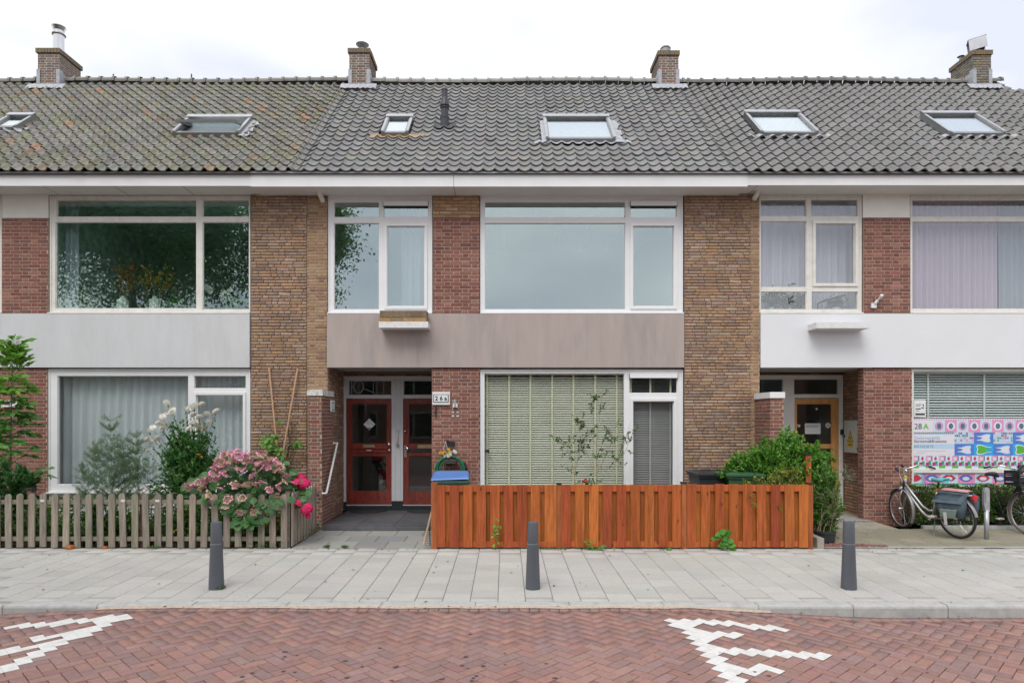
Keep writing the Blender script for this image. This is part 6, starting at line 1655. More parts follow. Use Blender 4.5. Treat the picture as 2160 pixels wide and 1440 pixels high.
po, ge = bush((wx(215, 10.15), 10.15, .06), [((wx(215, 10.1), 10.1, .45), (.32, .14, .35), 2), ((wx(260, 10.1), 10.1, .5), (.25, .14, .3), 1)], 50, 26, .05, [(0.05, 0.15, 0.03), (0.08, 0.21, 0.04)], twigs=2); stems_part('stems', po, bl, M_stemg); leaf_part('foliage', ge, bl)
po, ge = bush((wx(20, 10.3), 10.3, .06), [((wx(25, 10.3), 10.3, wz(1020, 10.3)), (.45, .25, .30), 2)], 36, 22, .09, [(0.035, 0.11, 0.03), (0.05, 0.15, 0.035)], twigs=2, wr=.6)
bl = thing('leafy_bush', 'broad-leaved dark bush at the foot of the ash sapling', 'plant', (wx(20, 10.3), 10.3, zp(10.3))); stems_part('stems', po, bl, M_stemg); leaf_part('foliage', ge, bl)
# marigolds and buttercups
for lst, mm, lab, cat, hgt in (([(560, 1100), (562, 1108), (588, 1098), (557, 1112)], (0.70, 0.16, 0.01), 'orange marigolds flowering behind the picket fence corner', 'flowers', .03), ([(340, 1128), (355, 1129), (366, 1120), (348, 1134), (372, 1117)], (0.68, 0.48, 0.02), 'small yellow flowers behind the picket fence under the roses', 'flowers', .022)):
    t = thing('garden_flowers', lab, cat, (wx(lst[0][0], 10.05), 10.05, zp(10.0))); pm = leafmat('bloom', None, mm); po = []
    for px, py in lst:
        y = 9.99 + rf.uniform(0, .06); m = MB(); daisy(m, (wx(px, y), y, wz(py, y)), hgt, (rf.uniform(-.4, .4), -1, .6), 8); part('flower', m, pm, t); po.append((bez((wx(px, y), y + .05, .05), (wx(px, y), y + .03, .1), (wx(px, y), y, wz(py, y))), .003))
    stems_part('stems', po, t, M_stemg)
# ---- thin shrub in front of the green blinds
bx = thing('thin_shrub', 'sparse grey-green shrub with bare twigs in front of the green blinds', 'shrub', (wx(1258, 11.2), 11.2, zp(11.2)))
q = lambda px, py, y=11.2: (wx(px, y), y + rf.uniform(-.12, .12), wz(py, y))
po, ge = [], []
BR = [[(1258, 1100), (1257, 1000), (1258, 940), (1266, 870), (1272, 825)], [(1258, 1010), (1240, 960), (1222, 920), (1218, 880)], [(1260, 1000), (1285, 950), (1298, 915), (1306, 890)], [(1214, 1080), (1212, 1010), (1205, 960), (1200, 930)], [(1300, 985), (1320, 950), (1338, 905)], [(1258, 940), (1240, 905), (1228, 885)], [(1262, 960), (1278, 925), (1282, 905)], [(1258, 980), (1290, 1000), (1310, 955), (1335, 885)], [(1257, 920), (1250, 870), (1252, 840)], [(1212, 1000), (1225, 950), (1232, 920)], [(1212, 990), (1195, 940), (1180, 925)]]
for bpts in BR:
    pl = np.array([q(*p) for p in bpts]); po.append((pl, .009 if bpts[0][1] > 1050 else .005))
    for k in range(10):
        p, d = along(pl, 1, .2, 1); dd = d[0] + rp_.normal(size=3) * .9; dd /= np.linalg.norm(dd); tw = bez(p[0], p[0] + dd * .06, p[0] + dd * rp_.uniform(.08, .22), 4); po.append((tw, .0022))
        if rf.random() < .92 and 838 < CY - (p[0][2] - CH) * F / 11.2 < 1010:
            P, T = along(tw, 14, .2, 1); ge.append(leaf_geo(P, T + rp_.normal(size=(14, 3)) * .8, rp_.uniform(.034, .06, 14), pal(14, [(0.13, 0.22, 0.09), (0.10, 0.18, 0.075), (0.18, 0.27, 0.12)]), .42))
stems_part('stems', po, bx, M_twig); leaf_part('foliage', ge, bx)
t = thing('geranium', 'single red geranium bloom showing above the orange fence', 'flower', (wx(1235, 10.4), 10.4, zp(10.4)))
m = MB(); c = (wx(1235, 10.4), 10.4, wz(1014, 10.4))
for k in range(14): a = k * 2.399; floret(m, (c[0] + .032 * math.cos(a) * math.sqrt(k / 14), c[1], c[2] + .03 * math.sin(a) * math.sqrt(k / 14)), (math.cos(a) * .4, -1, math.sin(a) * .4 + .2), .02, k)
part('flower_head', m, leafmat('red_petals', None, (0.5, 0.01, 0.04)), t)
P = np.stack([wx(1245, 10.4) + rp_.normal(size=60) * .08, 10.42 + rp_.normal(size=60) * .05, wz(1022, 10.4) + rp_.normal(size=60) * .045], 1)
leaf_part('foliage', [leaf_geo(P, rp_.normal(size=(60, 3)), rp_.uniform(.04, .08, 60), pal(60, [(0.10, 0.22, 0.05), (0.07, 0.17, 0.04)]), .7)], t); stems_part('stems', [(bez((c[0], 10.4, .06), (c[0], 10.4, .5), c), .005)], t, M_stemg)
# ---- weeds at the fence foot
def weed(px, top, y, n, sz, lab, cols, spread=.05, broad=False):
    t = thing('weed', lab, 'weed', (wx(px, y), y, zp(y))); x = wx(px, y); zt2 = wz(top, y); pl = bez((x, y, zp(y)), (x + .02, y - .01, zt2 * .5), (x - .01, y - .02, zt2), 7)
    stems_part('stem', [(pl, .005)], t, M_stemg)
    for k in range(n):
        p, d = along(pl, 1, .15, 1); a = rf.uniform(0, 6.28)
        if broad or n < 40: big_leaf(t, p[0] + np.array([rf.gauss(0, spread), -abs(rf.gauss(0, .02)), 0]), (math.cos(a), -.25, math.sin(a) * .8), sz * rf.uniform(.7, 1.2), vary(rf.choice(cols), .2, rf), LFb if broad else LFm, (0, -.8, .7))
    return t
weed(1045, 1093, 9.72, 22, .055, 'tall thin weed growing against the orange fence', [(0.16, 0.30, 0.05), (0.12, 0.25, 0.04)], .02)
weed(1524, 1122, 9.70, 24, .105, 'broad-leaved bright green weed growing at the foot of the orange fence', [(0.10, 0.29, 0.04), (0.08, 0.24, 0.035)], .06, True)
weed(1240, 1135, 9.72, 14, .045, 'small upright weed at the fence foot near the middle bollard', [(0.09, 0.24, 0.04)], .03)
weed(1260, 1150, 9.71, 8, .06, 'flat weed leaf rosette at the orange fence foot below the green blinds', [(0.08, 0.22, 0.04)], .06, True)
weed(1408, 1152, 9.71, 7, .055, 'small weed at the joint of the orange fence near the second post', [(0.08, 0.22, 0.04)], .05, True)
n = 900; P = np.zeros((n, 3)); k = rp_.integers(0, 9, n)
cxs = np.array([[wx(555, 9.83), 9.80, .35], [wx(330, 9.83), 9.80, .12], [wx(1245, 9.7), 9.72, .14], [wx(635, 10.4), 10.35, .06], [wx(470, 7.65), 7.60, .06], [wx(690, 9.85), 9.85, .03], [-2.4, 9.85, .05], [wx(1160, 9.72), 9.73, .3], [wx(650, 10.6), 10.9, .06]])
P[:, 0] = cxs[k, 0] + rp_.normal(size=n) * cxs[k, 2] * .5; P[:, 1] = cxs[k, 1] + rp_.normal(size=n) * .02; P[k == 8, 1] += rp_.normal(size=(k == 8).sum()) * .15; P[k == 3, 1] += rp_.normal(size=(k == 3).sum()) * .12; P[:, 2] = zp(P[:, 1]) + rp_.uniform(0, 1, n) * np.where(k == 0, .09, np.where((k == 3) | (k == 8), .09, .022))
o = leaf_part('low_weeds', [leaf_geo(P, rp_.normal(size=(n, 3)) * .5 + np.array([0, -.3, .8]), rp_.uniform(.012, .04, n), pal(n, [(0.08, 0.21, 0.04), (0.06, 0.16, 0.03), (0.13, 0.22, 0.05)]), .4)], None); tag(o, 'low green weeds in the paving joints and along the fences', 'weeds', kind='stuff')
# fallen leaves
n = 170; P = np.stack([rp_.uniform(-7, 7, n), rp_.uniform(6.9, 9.75, n), np.zeros(n)], 1); e = rp_.uniform(size=n) < .6; P[e, 1] = np.where(rp_.uniform(size=e.sum()) < .5, 9.77 + rp_.uniform(-.05, .03, e.sum()), 6.91 + rp_.uniform(-.03, .04, e.sum()))
P[:, 2] = np.where(P[:, 1] > 6.97, zp(P[:, 1]) + .005, np.array([zr(x) for x in P[:, 0]]) + .006)
D = rp_.normal(size=(n, 3)); D[:, 2] *= .12
o = leaf_part('fallen_leaves', [leaf_geo(P, D, rp_.uniform(.015, .05, n), pal(n, [(0.30, 0.13, 0.05), (0.36, 0.22, 0.08), (0.16, 0.10, 0.06), (0.10, 0.12, 0.04)]), .6, up=np.array([0, 0, 1.0]))], None); tag(o, 'scattered fallen leaves on the pavement and along the kerb', 'leaves', kind='stuff')
for px, yy, lab in ((148, 9.80, 'curled orange-brown leaf lying at the picket fence, the larger of two'), (222, 9.81, 'small orange-brown leaf lying under the picket fence below the feathery plant')):
    m = MB(); x = wx(px, yy); s = .07 if px < 200 else .045; m.lathe([(s, 0), (s * .95, s * .4), (s * .6, s * .75), (s * .2, s * .85)], (x, yy, zp(yy)), 7); solo('curled_leaf', m, leafmat('dead_leaf', None, (0.42, 0.13, 0.03)), lab, 'leaf')

# ================================================================== what the windows mirror: trees and houses across the street
ML_t = leafmat('tree_leaf', 'attr', tr=0.5)
def street_tree(label, x, y, zc, rx, ry, rz, nl, seed, sd=1.0):
    g_ = np.random.default_rng(seed); t = thing('street_tree', label, 'tree', (x, y, -0.1)); polys = [(np.array([[x, y, -.15], [x + .05, y, 2.5], [x, y, zc - rz * .4], [x + .1, y, zc + rz * .3]]), .28)]; cl = []
    for k in range(46):
        u = g_.normal(size=3); u /= np.linalg.norm(u); c = np.array([x, y, zc]) + u * np.array([rx, ry, rz]) * g_.uniform(.45, 1) ; b = np.array([x, y, zc - rz * .55 + g_.uniform(0, rz * .8)])
        polys.append((bez(b, (b + c) / 2 + np.array([0, 0, .4]), c, 6), .07)); cl.append(c)
    ge = []
    for c in cl:
        m = nl // 46; P = c + g_.normal(size=(m, 3)) * np.array([.85, .75, .7]) * sd; ge.append(leaf_geo(P, g_.normal(size=(m, 3)) * .8 + np.array([0, 0, -.3]), g_.uniform(.10, .19, m), pal(m, [(0.13, 0.27, 0.09), (0.17, 0.33, 0.10), (0.09, 0.20, 0.07)]), .6))
    m = nl // 5; u = g_.normal(size=(m, 3)); u /= np.linalg.norm(u, axis=1, keepdims=True); u *= g_.uniform(0, 1, (m, 1)) ** .4; u = u[u[:, 2] > -.5]; m = len(u)
    ge.append(leaf_geo(np.array([x, y, zc + rz * .12]) + u * np.array([rx, ry, rz]) * .84, g_.normal(size=(m, 3)), g_.uniform(.22, .42, m), pal(m, [(0.10, 0.22, 0.08), (0.14, 0.28, 0.09)]), .7))
    stems_part('trunk', polys, t, M_bark); leaf_part('crown', ge, t, ML_t)
street_tree('large leafy street tree across the road, mirrored in the wide mossy-roof house window', -16.3, -4.6, 10.6, 5.4, 2.2, 4.3, 56000, 5, .9)
street_tree('smaller leafy street tree across the road, mirrored in the narrow window over the red doors', -8.9, -4.4, 9.7, 2.3, 1.7, 3.0, 22000, 9, .62)
M_opp = mat('opposite_brick', (0.22, 0.12, 0.085), 0.9, 0.2, 3); M_oppw = mat('opposite_frames', (0.30, 0.30, 0.29), 0.6, 0.05); M_oppr = mat('opposite_roof', (0.12, 0.08, 0.07), 0.9, 0.2, 2)
for k in range(9):
    x = -36 + k * 8.0
    t = thing('opposite_house', 'brick house in the row across the street, seen only mirrored in the ground-floor windows', 'house', (x + 4, -20, 0), group='houses across the street')
    m = MB(); m.box(x, x + 7.98, -26, -19, -.3, 5.6); part('wall', m, M_opp, t)
    m = MB(); m.add([(x, -18.7, 5.5), (x + 7.98, -18.7, 5.5), (x + 7.98, -22.5, 7.9), (x, -22.5, 7.9), (x, -26.2, 5.5), (x + 7.98, -26.2, 5.5)], [(0, 1, 2, 3), (3, 2, 5, 4), (0, 3, 4), (1, 5, 2), (0, 4, 5, 1)]); part('roof', m, M_oppr, t)
    for a, b, c, d in ((.6, 3.2, .7, 2.5), (4.2, 7.2, .7, 2.5), (.6, 3.2, 3.4, 5.1), (4.2, 7.2, 3.4, 5.1)):
        m = MB()
        for q in ((a, b, c, c + .12), (a, b, d - .12, d), (a, a + .12, c + .12, d - .12), (b - .12, b, c + .12, d - .12), ((a + b) / 2 - .06, (a + b) / 2 + .06, c + .12, d - .12)): m.box(x + q[0], x + q[1], -18.995, -18.93, q[2], q[3])
        wn = part('window', m, M_oppw, t); m = MB(); m.box(x + a + .12, x + b - .12, -18.985, -18.97, c + .12, d - .12); part('pane', m, M_doorglass, wn)
# ================================================================== BICYCLES
M_tyre = mat('tyre_rubber', (0.03, 0.028, 0.027), 0.8, 0.2, 30); M_tyreb = mat('dusty_tyre', (0.16, 0.13, 0.115), 0.85, 0.2, 30)
M_silver = mat('silver_frame_paint', (0.40, 0.40, 0.41), 0.3, 0.05, 10, metal=0.5); M_guard = mat('grey_mudguard', (0.27, 0.25, 0.25), 0.35, 0.1, 10, metal=0.3)
M_canvas = mat('blue_grey_canvas', (0.085, 0.12, 0.15), 0.75, 0.18, 9, bump=0.4, bscale=14); M_canvas2 = mat('greenish_pocket', (0.19, 0.25, 0.22), 0.6, 0.15, 9, bump=0.4, bscale=16)
M_turq = mat('turquoise_saddle', (0.11, 0.42, 0.46), 0.4, 0.12, 14); M_redl = mat('red_plastic', (0.55, 0.02, 0.03), 0.35, 0.05); M_orl = mat('orange_reflector', (0.75, 0.24, 0.02), 0.35, 0.05)
M_pink = mat('pink_cloth', (0.55, 0.28, 0.30), 0.8, 0.2, 15); M_lime = mat('lime_band', (0.55, 0.58, 0.05), 0.5, 0.05); M_crate = mat('black_crate', (0.02, 0.021, 0.023), 0.5, 0.1, 12)
def bike(label, rear, heading, steer, lean=0.0, frame=M_silver, bags=True, crate=False, tyre=M_tyre):
    t = thing('bicycle', label, 'bicycle', rear, (0, 0, 0), group='bicycles parked by the hedge', local=True)
    t.rotation_euler = (Matrix.Rotation(math.atan2(heading[1], heading[0]), 4, 'Z') @ Matrix.Rotation(lean, 4, 'X')).to_euler()
    RW = 0.345
    SA = Matrix.Translation((0.97, 0, 0.72)) @ Matrix.Rotation(steer, 4, Vector((-0.28, 0, 0.96))) @ Matrix.Translation((-0.97, 0, -0.72))   # steering about the head tube
    I = Matrix.Identity(4)
    def T(p, S): return tuple(S @ Vector(p))
    def wheel(cx, S):
        c = Vector((cx, 0, RW)); ring = lambda r, n=40: [T((c.x + r * math.cos(2 * math.pi * k / n), 0, c.z + r * math.sin(2 * math.pi * k / n)), S) for k in range(n)]
        m = MB(); m.tube(ring(RW - .022), .021, 8, closed=True); w_ = part('wheel', m, tyre, t, smooth=True)
        m = MB(); m.tube(ring(RW - .047), .011, 6, closed=True); part('rim', m, M_silver, w_, smooth=True)
        m = MB(); m.tube([T((c.x, -.05, c.z), S), T((c.x, .05, c.z), S)], .022 if cx > .5 else .035, 10); part('hub', m, M_chrome, w_, smooth=True)
        m = MB()
        for k in range(26):
            a = 2 * math.pi * k / 26; s = .03 if k % 2 else -.03; b = a + (.5 if k % 4 < 2 else -.5)
            m.tube([T((c.x + .03 * math.cos(b), s, c.z + .03 * math.sin(b)), S), T((c.x + (RW - .05) * math.cos(a), 0, c.z + (RW - .05) * math.sin(a)), S)], .0016, 4)
        part('spokes', m, M_chrome, w_, kind='stuff')
        return c
    wheel(0, I); wheel(1.08, SA)
    def guard(cx, a0, a1, S, nm):
        vs = []; n = 18; R0 = RW + .018
        for k in range(n + 1):
            a = rad(a0 + (a1 - a0) * k / n)
            for y, dr in ((-.028, -.010), (-.016, .006), (.016, .006), (.028, -.010)): vs.append(T((cx + (R0 + dr) * math.cos(a), y, RW + (R0 + dr) * math.sin(a)), S))
        m = MB(); m.add(vs, [(k * 4 + j, k * 4 + j + 1, k * 4 + 5 + j, k * 4 + 4 + j) for k in range(n) for j in range(3)]); part(nm, m, M_guard, t, smooth=True)
    guard(0, -5, 172, I, 'rear_mudguard'); guard(1.08, 35, 215, SA, 'front_mudguard')
    m = MB(); m.tube([(0.955, 0, 0.74), (0.86, 0, 0.60), (0.66, 0, 0.36), (0.56, 0, 0.285), (0.45, 0, 0.27)], .021, 10); m.tube([(0.935, 0, 0.80), (0.82, 0, 0.66), (0.62, 0, 0.44), (0.50, 0, 0.385), (0.405, 0, 0.40)], .019, 10)
    m.tube([(0.45, 0, 0.27), (0.315, 0, 0.72)], .018, 10); m.tube([(0.985, 0, 0.66), (0.915, 0, 0.90)], .024, 10); fr = part('frame', m, frame, t, smooth=True)
    m = MB()
    for s in (-1, 1): m.tube([(0.45, s * .03, 0.27), (0.3, s * .055, .29), (0, s * .06, RW)], .010, 8); m.tube([(0.345, s * .02, 0.62), (0, s * .06, RW)], .008, 8)
    part('rear_stays', m, frame, t, smooth=True)
    m = MB()
    for s in (-1, 1): m.tube([T((0.985, s * .03, 0.67), SA), T((1.0, s * .05, 0.60), SA), T((1.08, s * .05, RW), SA)], [.014, .013, .009], 8)
    m.tube([T((0.985, -.04, .67), SA), T((.985, .04, .67), SA)], .015, 8); part('fork', m, frame, t, smooth=True)
    m = MB(); m.tube([(.975, 0, .70), (.93, 0, .86)], .0265, 10); part('head_badge', m, M_black, fr, smooth=True)
    m = MB(); m.tube([T((.915, 0, .90), SA), T((.908, 0, .93), SA)], .026, 10); part('head_band', m, M_lime, fr)
    m = MB(); m.tube([T((.915, 0, .90), SA), T((.885, 0, 1.02), SA), T((.90, 0, 1.06), SA)], .014, 10)
    bar = [(.60, -.31, 1.075), (.72, -.28, 1.10), (.84, -.20, 1.125), (.895, -.08, 1.075), (.90, 0, 1.06), (.895, .08, 1.075), (.84, .20, 1.125), (.72, .28, 1.10), (.60, .31, 1.075)]
    m.tube([T(p, SA) for p in bar], .011, 8); hb = part('handlebar', m, M_chrome, t, smooth=True)
    for s in (-1, 1):
        m = MB(); m.tube([T((.595, s * .311, 1.074), SA), T((.71, s * .283, 1.098), SA)], .017, 8); part('grip', m, M_black, hb, smooth=True)
        m = MB(); m.tube([T((.74, s * .27, 1.095), SA), T((.70, s * .29, 1.06), SA), T((.63, s * .30, 1.045), SA)], .006, 6); part('brake_lever', m, M_chrome, hb)
    m = MB(); m.tube([T((.90, .05, 1.08), SA), T((.90, .06, 1.13), SA)], .02, 8); part('bell', m, M_black, hb)
    m = MB()
    for s in (-.02, .025): m.tube([T((.87, s, 1.07), SA), T((.98, s * 2, 1.08), SA), T((1.0, s * 2, .95), SA), T((.965, s, .82), SA)], .004, 5)
    part('cables', m, M_greyframe, hb)
    # saddle
    prof = [(-.13, .085, .0), (-.09, .10, .012), (-.02, .085, .008), (.05, .05, .0), (.11, .028, .004), (.145, .012, -.004)]; vs = []; ns = 10
    for x, hw, z in prof:
        for k in range(ns):
            a = 2 * math.pi * k / ns; vs.append((.245 + x, hw * math.cos(a), .925 + z + (.025 if math.sin(a) > 0 else .045) * math.sin(a)))
    m = MB(); m.add(vs, [(i * ns + k, i * ns + (k + 1) % ns, (i + 1) * ns + (k + 1) % ns, (i + 1) * ns + k) for i in range(len(prof) - 1) for k in range(ns)] + [tuple(range(ns)), tuple(range((len(prof) - 1) * ns, len(prof) * ns))]); part('saddle', m, M_turq if bags else M_black, t, smooth=True)
    m = MB(); m.tube([(.315, 0, .72), (.262, 0, .89)], .013, 8); part('seat_post', m, M_black, t, smooth=True)
    m = MB(); m.tube([(.31, 0, .735), (.297, 0, .78)], .022, 8); part('seat_reflector', m, M_orl, t)
    # rack
    m = MB()
    for s in (-.06, .06): m.tube([(.30, s, .70), (.05, s, .735), (-.30, s, .735), (-.33, s * .5, .735)], .006, 6); m.tube([(-.18, s, .735), (0, s * 1.1, RW)], .006, 6)
    for x in (-.3, -.15, 0, .15): m.tube([(x, -.06, .735), (x, .06, .735)], .005, 6)
    part('rear_rack', m, M_silver, t)
    m = MB(); m.mbox(Matrix.Translation((-.345, 0, .70)), .035, .10, .05); m.mbox(Matrix.Translation((-.352, 0, .665)), .02, .05, .05); part('rear_light', m, M_redl, t)
    # chain case, cranks, pedals
    m = MB(); pts = [(-.06, .30), (.0, .275), (.45, .20), (.52, .21), (.545, .27), (.52, .33), (.45, .345), (.0, .40), (-.06, .385)]
    m.add([(x, -.075, z) for x, z in pts] + [(x, -.045, z) for x, z in pts], [tuple(range(9)), tuple(range(17, 8, -1))] + [(i, (i + 1) % 9, 9 + (i + 1) % 9, 9 + i) for i in range(9)]); part('chain_case', m, M_black, t)
    for s, a in ((-1, 25), (1, 205)):
        e = (.45 + .17 * math.cos(rad(a)), s * .10, .27 - .17 * math.sin(rad(a))); m = MB(); m.tube([(.45, s * .085, .27), e], .011, 6); ck = part('crank', m, M_chrome, t)
        m = MB(); m.mbox(Matrix.Translation((e[0], s * .155, e[2])), .09, .09, .022); pd = part('pedal', m, M_greyframe, ck)
        m = MB(); m.mbox(Matrix.Translation((e[0], s * .155, e[2])), .095, .05, .012); part('pedal_reflector', m, M_orl, ck)
    m = MB(); m.tube([(.36, .05, .27), (.30, .16, .05), (.27, .19, .006)], .009, 6); m.mbox(Matrix.Translation((.265, .195, .008)), .05, .03, .012); part('kickstand', m, M_bezel, t)
    m = MB(); m.lathe([(.005, 0), (.035, .015), (.038, .05), (.03, .055)], T((1.03, 0, .70), SA), 14, (SA.to_3x3() @ Matrix.Rotation(rad(90), 3, 'Y')).to_4x4()); part('headlight', m, M_chrome, t)
    if bags:
        for s in (-1, 1):
            vs = []; secs = [(.80 - .06, .075, -.27, .20), (.68, .16, -.28, .22), (.52, .19, -.26, .20), (.40, .16, -.22, .14), (.36, .11, -.18, .08)]
            for z, yo, xa, xb3 in secs:
                n = 6
                for k in range(n + 1): vs.append((xa + (xb3 - xa) * k / n, s * (yo + .012 * math.sin(k * 2.1 + z * 20)), z))
                for k in range(n, -1, -1): vs.append((xa + (xb3 - xa) * k / n, s * .072, z))
            q = 14; m = MB(); m.add(vs, [(i * q + k, i * q + (k + 1) % q, (i + 1) * q + (k + 1) % q, (i + 1) * q + k) for i in range(4) for k in range(q)] + [tuple(range(4 * q, 5 * q)), tuple(range(q))]); pb = part('pannier', m, M_canvas, t, smooth=True)
            m = MB(); m.add([(-.30, s * .03, .775), (.22, s * .03, .775), (.24, s * .205, .60), (-.28, s * .205, .62), (-.30, s * .03, .765), (.22, s * .03, .765), (.24, s * .195, .595), (-.28, s * .195, .615)], MB.BOXF); part('flap', m, M_canvas, pb)
            m = MB(); m.add([(-.20, s * .19, .52), (.10, s * .19, .50), (.08, s * .20, .37), (-.16, s * .20, .38), (-.20, s * .215, .51), (.10, s * .215, .49), (.08, s * .22, .375), (-.16, s * .22, .385)], MB.BOXF); part('pocket', m, M_canvas2, pb)
            m = MB(); m.mbox(Matrix.Translation((.0, s * .222, .36)), .05, .008, .20); part('strap', m, M_greyframe, pb)
        m = MB(); m.add([(-.26, -.055, .782), (.20, -.055, .775), (.20, .055, .775), (-.26, .055, .782), (-.24, -.03, .805), (.18, -.03, .80), (.18, .03, .80), (-.24, .03, .805)], MB.BOXF); part('folded_cloth', m, M_pink, t)
    if crate:
        CM = SA @ Matrix.Translation((1.04, 0, 0.80)) @ Matrix.Rotation(rad(0), 4, 'Y'); m = MB(); L_, W_, H_ = .29, .40, .25
        def cb(x0, x1, y0, y1, z0, z1): m.mbox(CM @ Matrix.Translation(((x0 + x1) / 2, (y0 + y1) / 2, (z0 + z1) / 2)), x1 - x0, y1 - y0, z1 - z0)
        a, b = L_ / 2, W_ / 2
        for z0_, z1_ in ((0, .05), (.07, .15), (.165, .185), (.20, .25)):
            cb(a - .012, a, -b, b, z0_, z1_); cb(-a, -a + .012, -b, b, z0_, z1_); cb(-a + .0125, a - .0125, -b, -b + .012, z0_, z1_); cb(-a + .0125, a - .0125, b - .012, b, z0_, z1_)
        for sx in (-1, 1):
            for sy in (-1, 1): cb(sx * a - .008, sx * a + .008, sy * b - .008, sy * b + .008, 0, .25)
        cb(-a + .013, a - .013, -b + .013, b - .013, .003, .012); cr = part('crate', m, M_crate, t)
        m = MB()
        for z in (.157, .1925): m.mbox(CM @ Matrix.Translation((a + .002, 0, z)), .004, W_ * .98, .006)
        for k, y in enumerate((-.13, -.10, -.06)): m.mbox(CM @ Matrix.Translation((a + .002, y, .215)), .003, .018, .022)
        part('crate_rim_lines', m, M_greyframe, cr)
        m = MB(); m.tube([T((1.05, -.09, .95), SA), T((1.05, .0, 1.07), SA), T((1.05, .12, .98), SA)], [.07, .08, .06], 8); part('bag_in_crate', m, M_black, cr, smooth=True)
        m = MB()
        for s in (-.1, .1): m.tube([T((1.04, s, .80), SA), T((1.08, s * .55, RW + .05), SA)], .007, 6)
        part('crate_carrier', m, M_black, cr)
    return t
bike('silver step-through bicycle with turquoise saddle and blue-grey panniers', (wx(2022, 10.55), 10.55, zp(10.55) + .002), (-0.26, 1.05), rad(-14), rad(-7))
bike('dark bicycle with a black plastic crate on its front carrier', (8.80, 11.95, zp(11.3) + .0), (-0.16, -1.05), rad(14), rad(5), frame=M_black, bags=False, crate=True, tyre=M_tyreb)
# ================================================================== BEHIND AND ON THE GLASS
rc = random.Random(31)
def curtain(label, x0, x1, z0, z1, Y, amp, wl, mt, gather=0.0):
    n = max(30, int((x1 - x0) / wl * 10)); nz = 10; vs = []; ph = [rc.uniform(0, 6) for _ in range(4)]
    for j in range(nz + 1):
        v = j / nz; z = z1 + (z0 - z1) * v
        for i in range(n + 1):
            x = x0 + (x1 - x0) * i / n
            y = amp * (math.sin(2 * math.pi * x / wl + ph[0] + 0.6 * math.sin(x * 3 + ph[1])) + 0.5 * math.sin(2 * math.pi * x / (wl * 2.3) + ph[2])) * (0.55 + 0.6 * v)
            vs.append((x + gather * v * math.sin(x * 9) * .02, Y + y, z))
    m = MB(); m.add(vs, [(j * (n + 1) + i, j * (n + 1) + i + 1, (j + 1) * (n + 1) + i + 1, (j + 1) * (n + 1) + i) for j in range(nz) for i in range(n)])
    return solo('curtain', m, mt, label, 'curtain', smooth=True)
def cloth(name, col, tr=0.4):
    return leafmat(name, None, col, tr=tr, rough=0.9)
curtain('pale teal net curtain filling the ground-floor window behind the roses', U(112), U(402), V(1040), V(785), 12.30, 0.035, 0.16, cloth('teal_net', (0.80, 0.875, 0.885)))
curtain('pale teal net curtain behind the narrow casement beside the brown pier', U(403), U(522), V(1040), V(785), 12.30, 0.03, 0.13, cloth('teal_net', (0.80, 0.875, 0.885)))
curtain('grey-blue curtain gathered at the edge of the tree-mirroring window', U(112), U(146), V(656), V(414), 12.28, 0.04, 0.11, cloth('greyblue_cloth', (0.42, 0.48, 0.53), .2))
curtain('white curtain hanging in the casement above the flower trough', U(838), U(880), V(656), V(414), 12.45, 0.04, 0.12, cloth('white_net', (0.7, 0.72, 0.73), .3))
curtain('lilac-white net curtain behind the six-pane window', U(1604), U(1815), V(656), V(414), 12.44, 0.035, 0.15, cloth('lilac_net', (0.80, 0.81, 0.86)))
curtain('pink-tinged net curtain behind the wide window over the white band', U(1924), U(2128), V(656), V(414), 12.30, 0.03, 0.10, cloth('pink_net', (0.76, 0.66, 0.74)))
curtain('grey-blue net curtain beside the pink-tinged one', U(2130), U(2345), V(656), V(414), 12.31, 0.03, 0.12, cloth('bluegrey_net', (0.5, 0.56, 0.6)))
# ---- venetian blinds
def blind(label, x0, x1, z0, z1, Y, pitch, mslat, mtape, tapes, tilt=38, dep=0.045, cat='blind'):
    t = thing('venetian_blind', label, cat, ((x0 + x1) / 2, Y, z0)); n = int((z1 - z0) / pitch)
    m = MB(); prof = [(-.5, -.06), (-.2, .04), (.2, .04), (.5, -.06), (.5, -.10), (.2, 0), (-.2, 0), (-.5, -.10)]; ca, sa = math.cos(rad(tilt)), math.sin(rad(tilt)); q = []
    for a, b in prof: a, b = a * dep, b * dep; q.append((a * ca - b * sa, a * sa + b * ca))
    m.add([(sx * (x1 - x0) / 2, y, z) for sx in (-1, 1) for y, z in q], [(i, (i + 1) % 8, 8 + (i + 1) % 8, 8 + i) for i in range(8)] + [tuple(range(8)), tuple(range(15, 7, -1))])
    me = make_mesh('slat', m.v, m.f, (mslat,))
    for k in range(n):
        o = link(bpy.data.objects.new('slat', me)); o.parent = t; o.location = Vector(((x0 + x1) / 2, Y, z0 + (k + .5) * pitch)) - Vector(t.location); o.rotation_euler = (rc.gauss(0, .03), rc.gauss(0, .0012), 0)
    for x in tapes:
        m = MB(); m.box(x - .017, x + .017, Y - dep * .62, Y - dep * .58, z0, z1); part('ladder_tape', m, mtape, t)
    m = MB(); m.box(x0, x1, Y - .03, Y + .03, z1, z1 + .04); part('head_rail', m, mslat, t)
    return t
M_slat = mat('cream_green_slat', (0.60, 0.62, 0.50), 0.5, 0.05, 3); M_tape = mat('lime_tape', (0.62, 0.64, 0.42), 0.7, 0.05, 8); M_slatd = mat('dark_slat', (0.10, 0.105, 0.095), 0.5, 0.1, 5); M_slatt = mat('teal_white_slat', (0.62, 0.70, 0.68), 0.5, 0.05, 3)
blind('pale green venetian blind filling the window above the orange fence', U(1016), U(1319), V(1034), V(790), 12.19, 0.0425, M_slat, M_tape, [U(p) for p in (1027, 1074, 1119.5, 1166, 1211.5, 1258, 1304)], tilt=45)
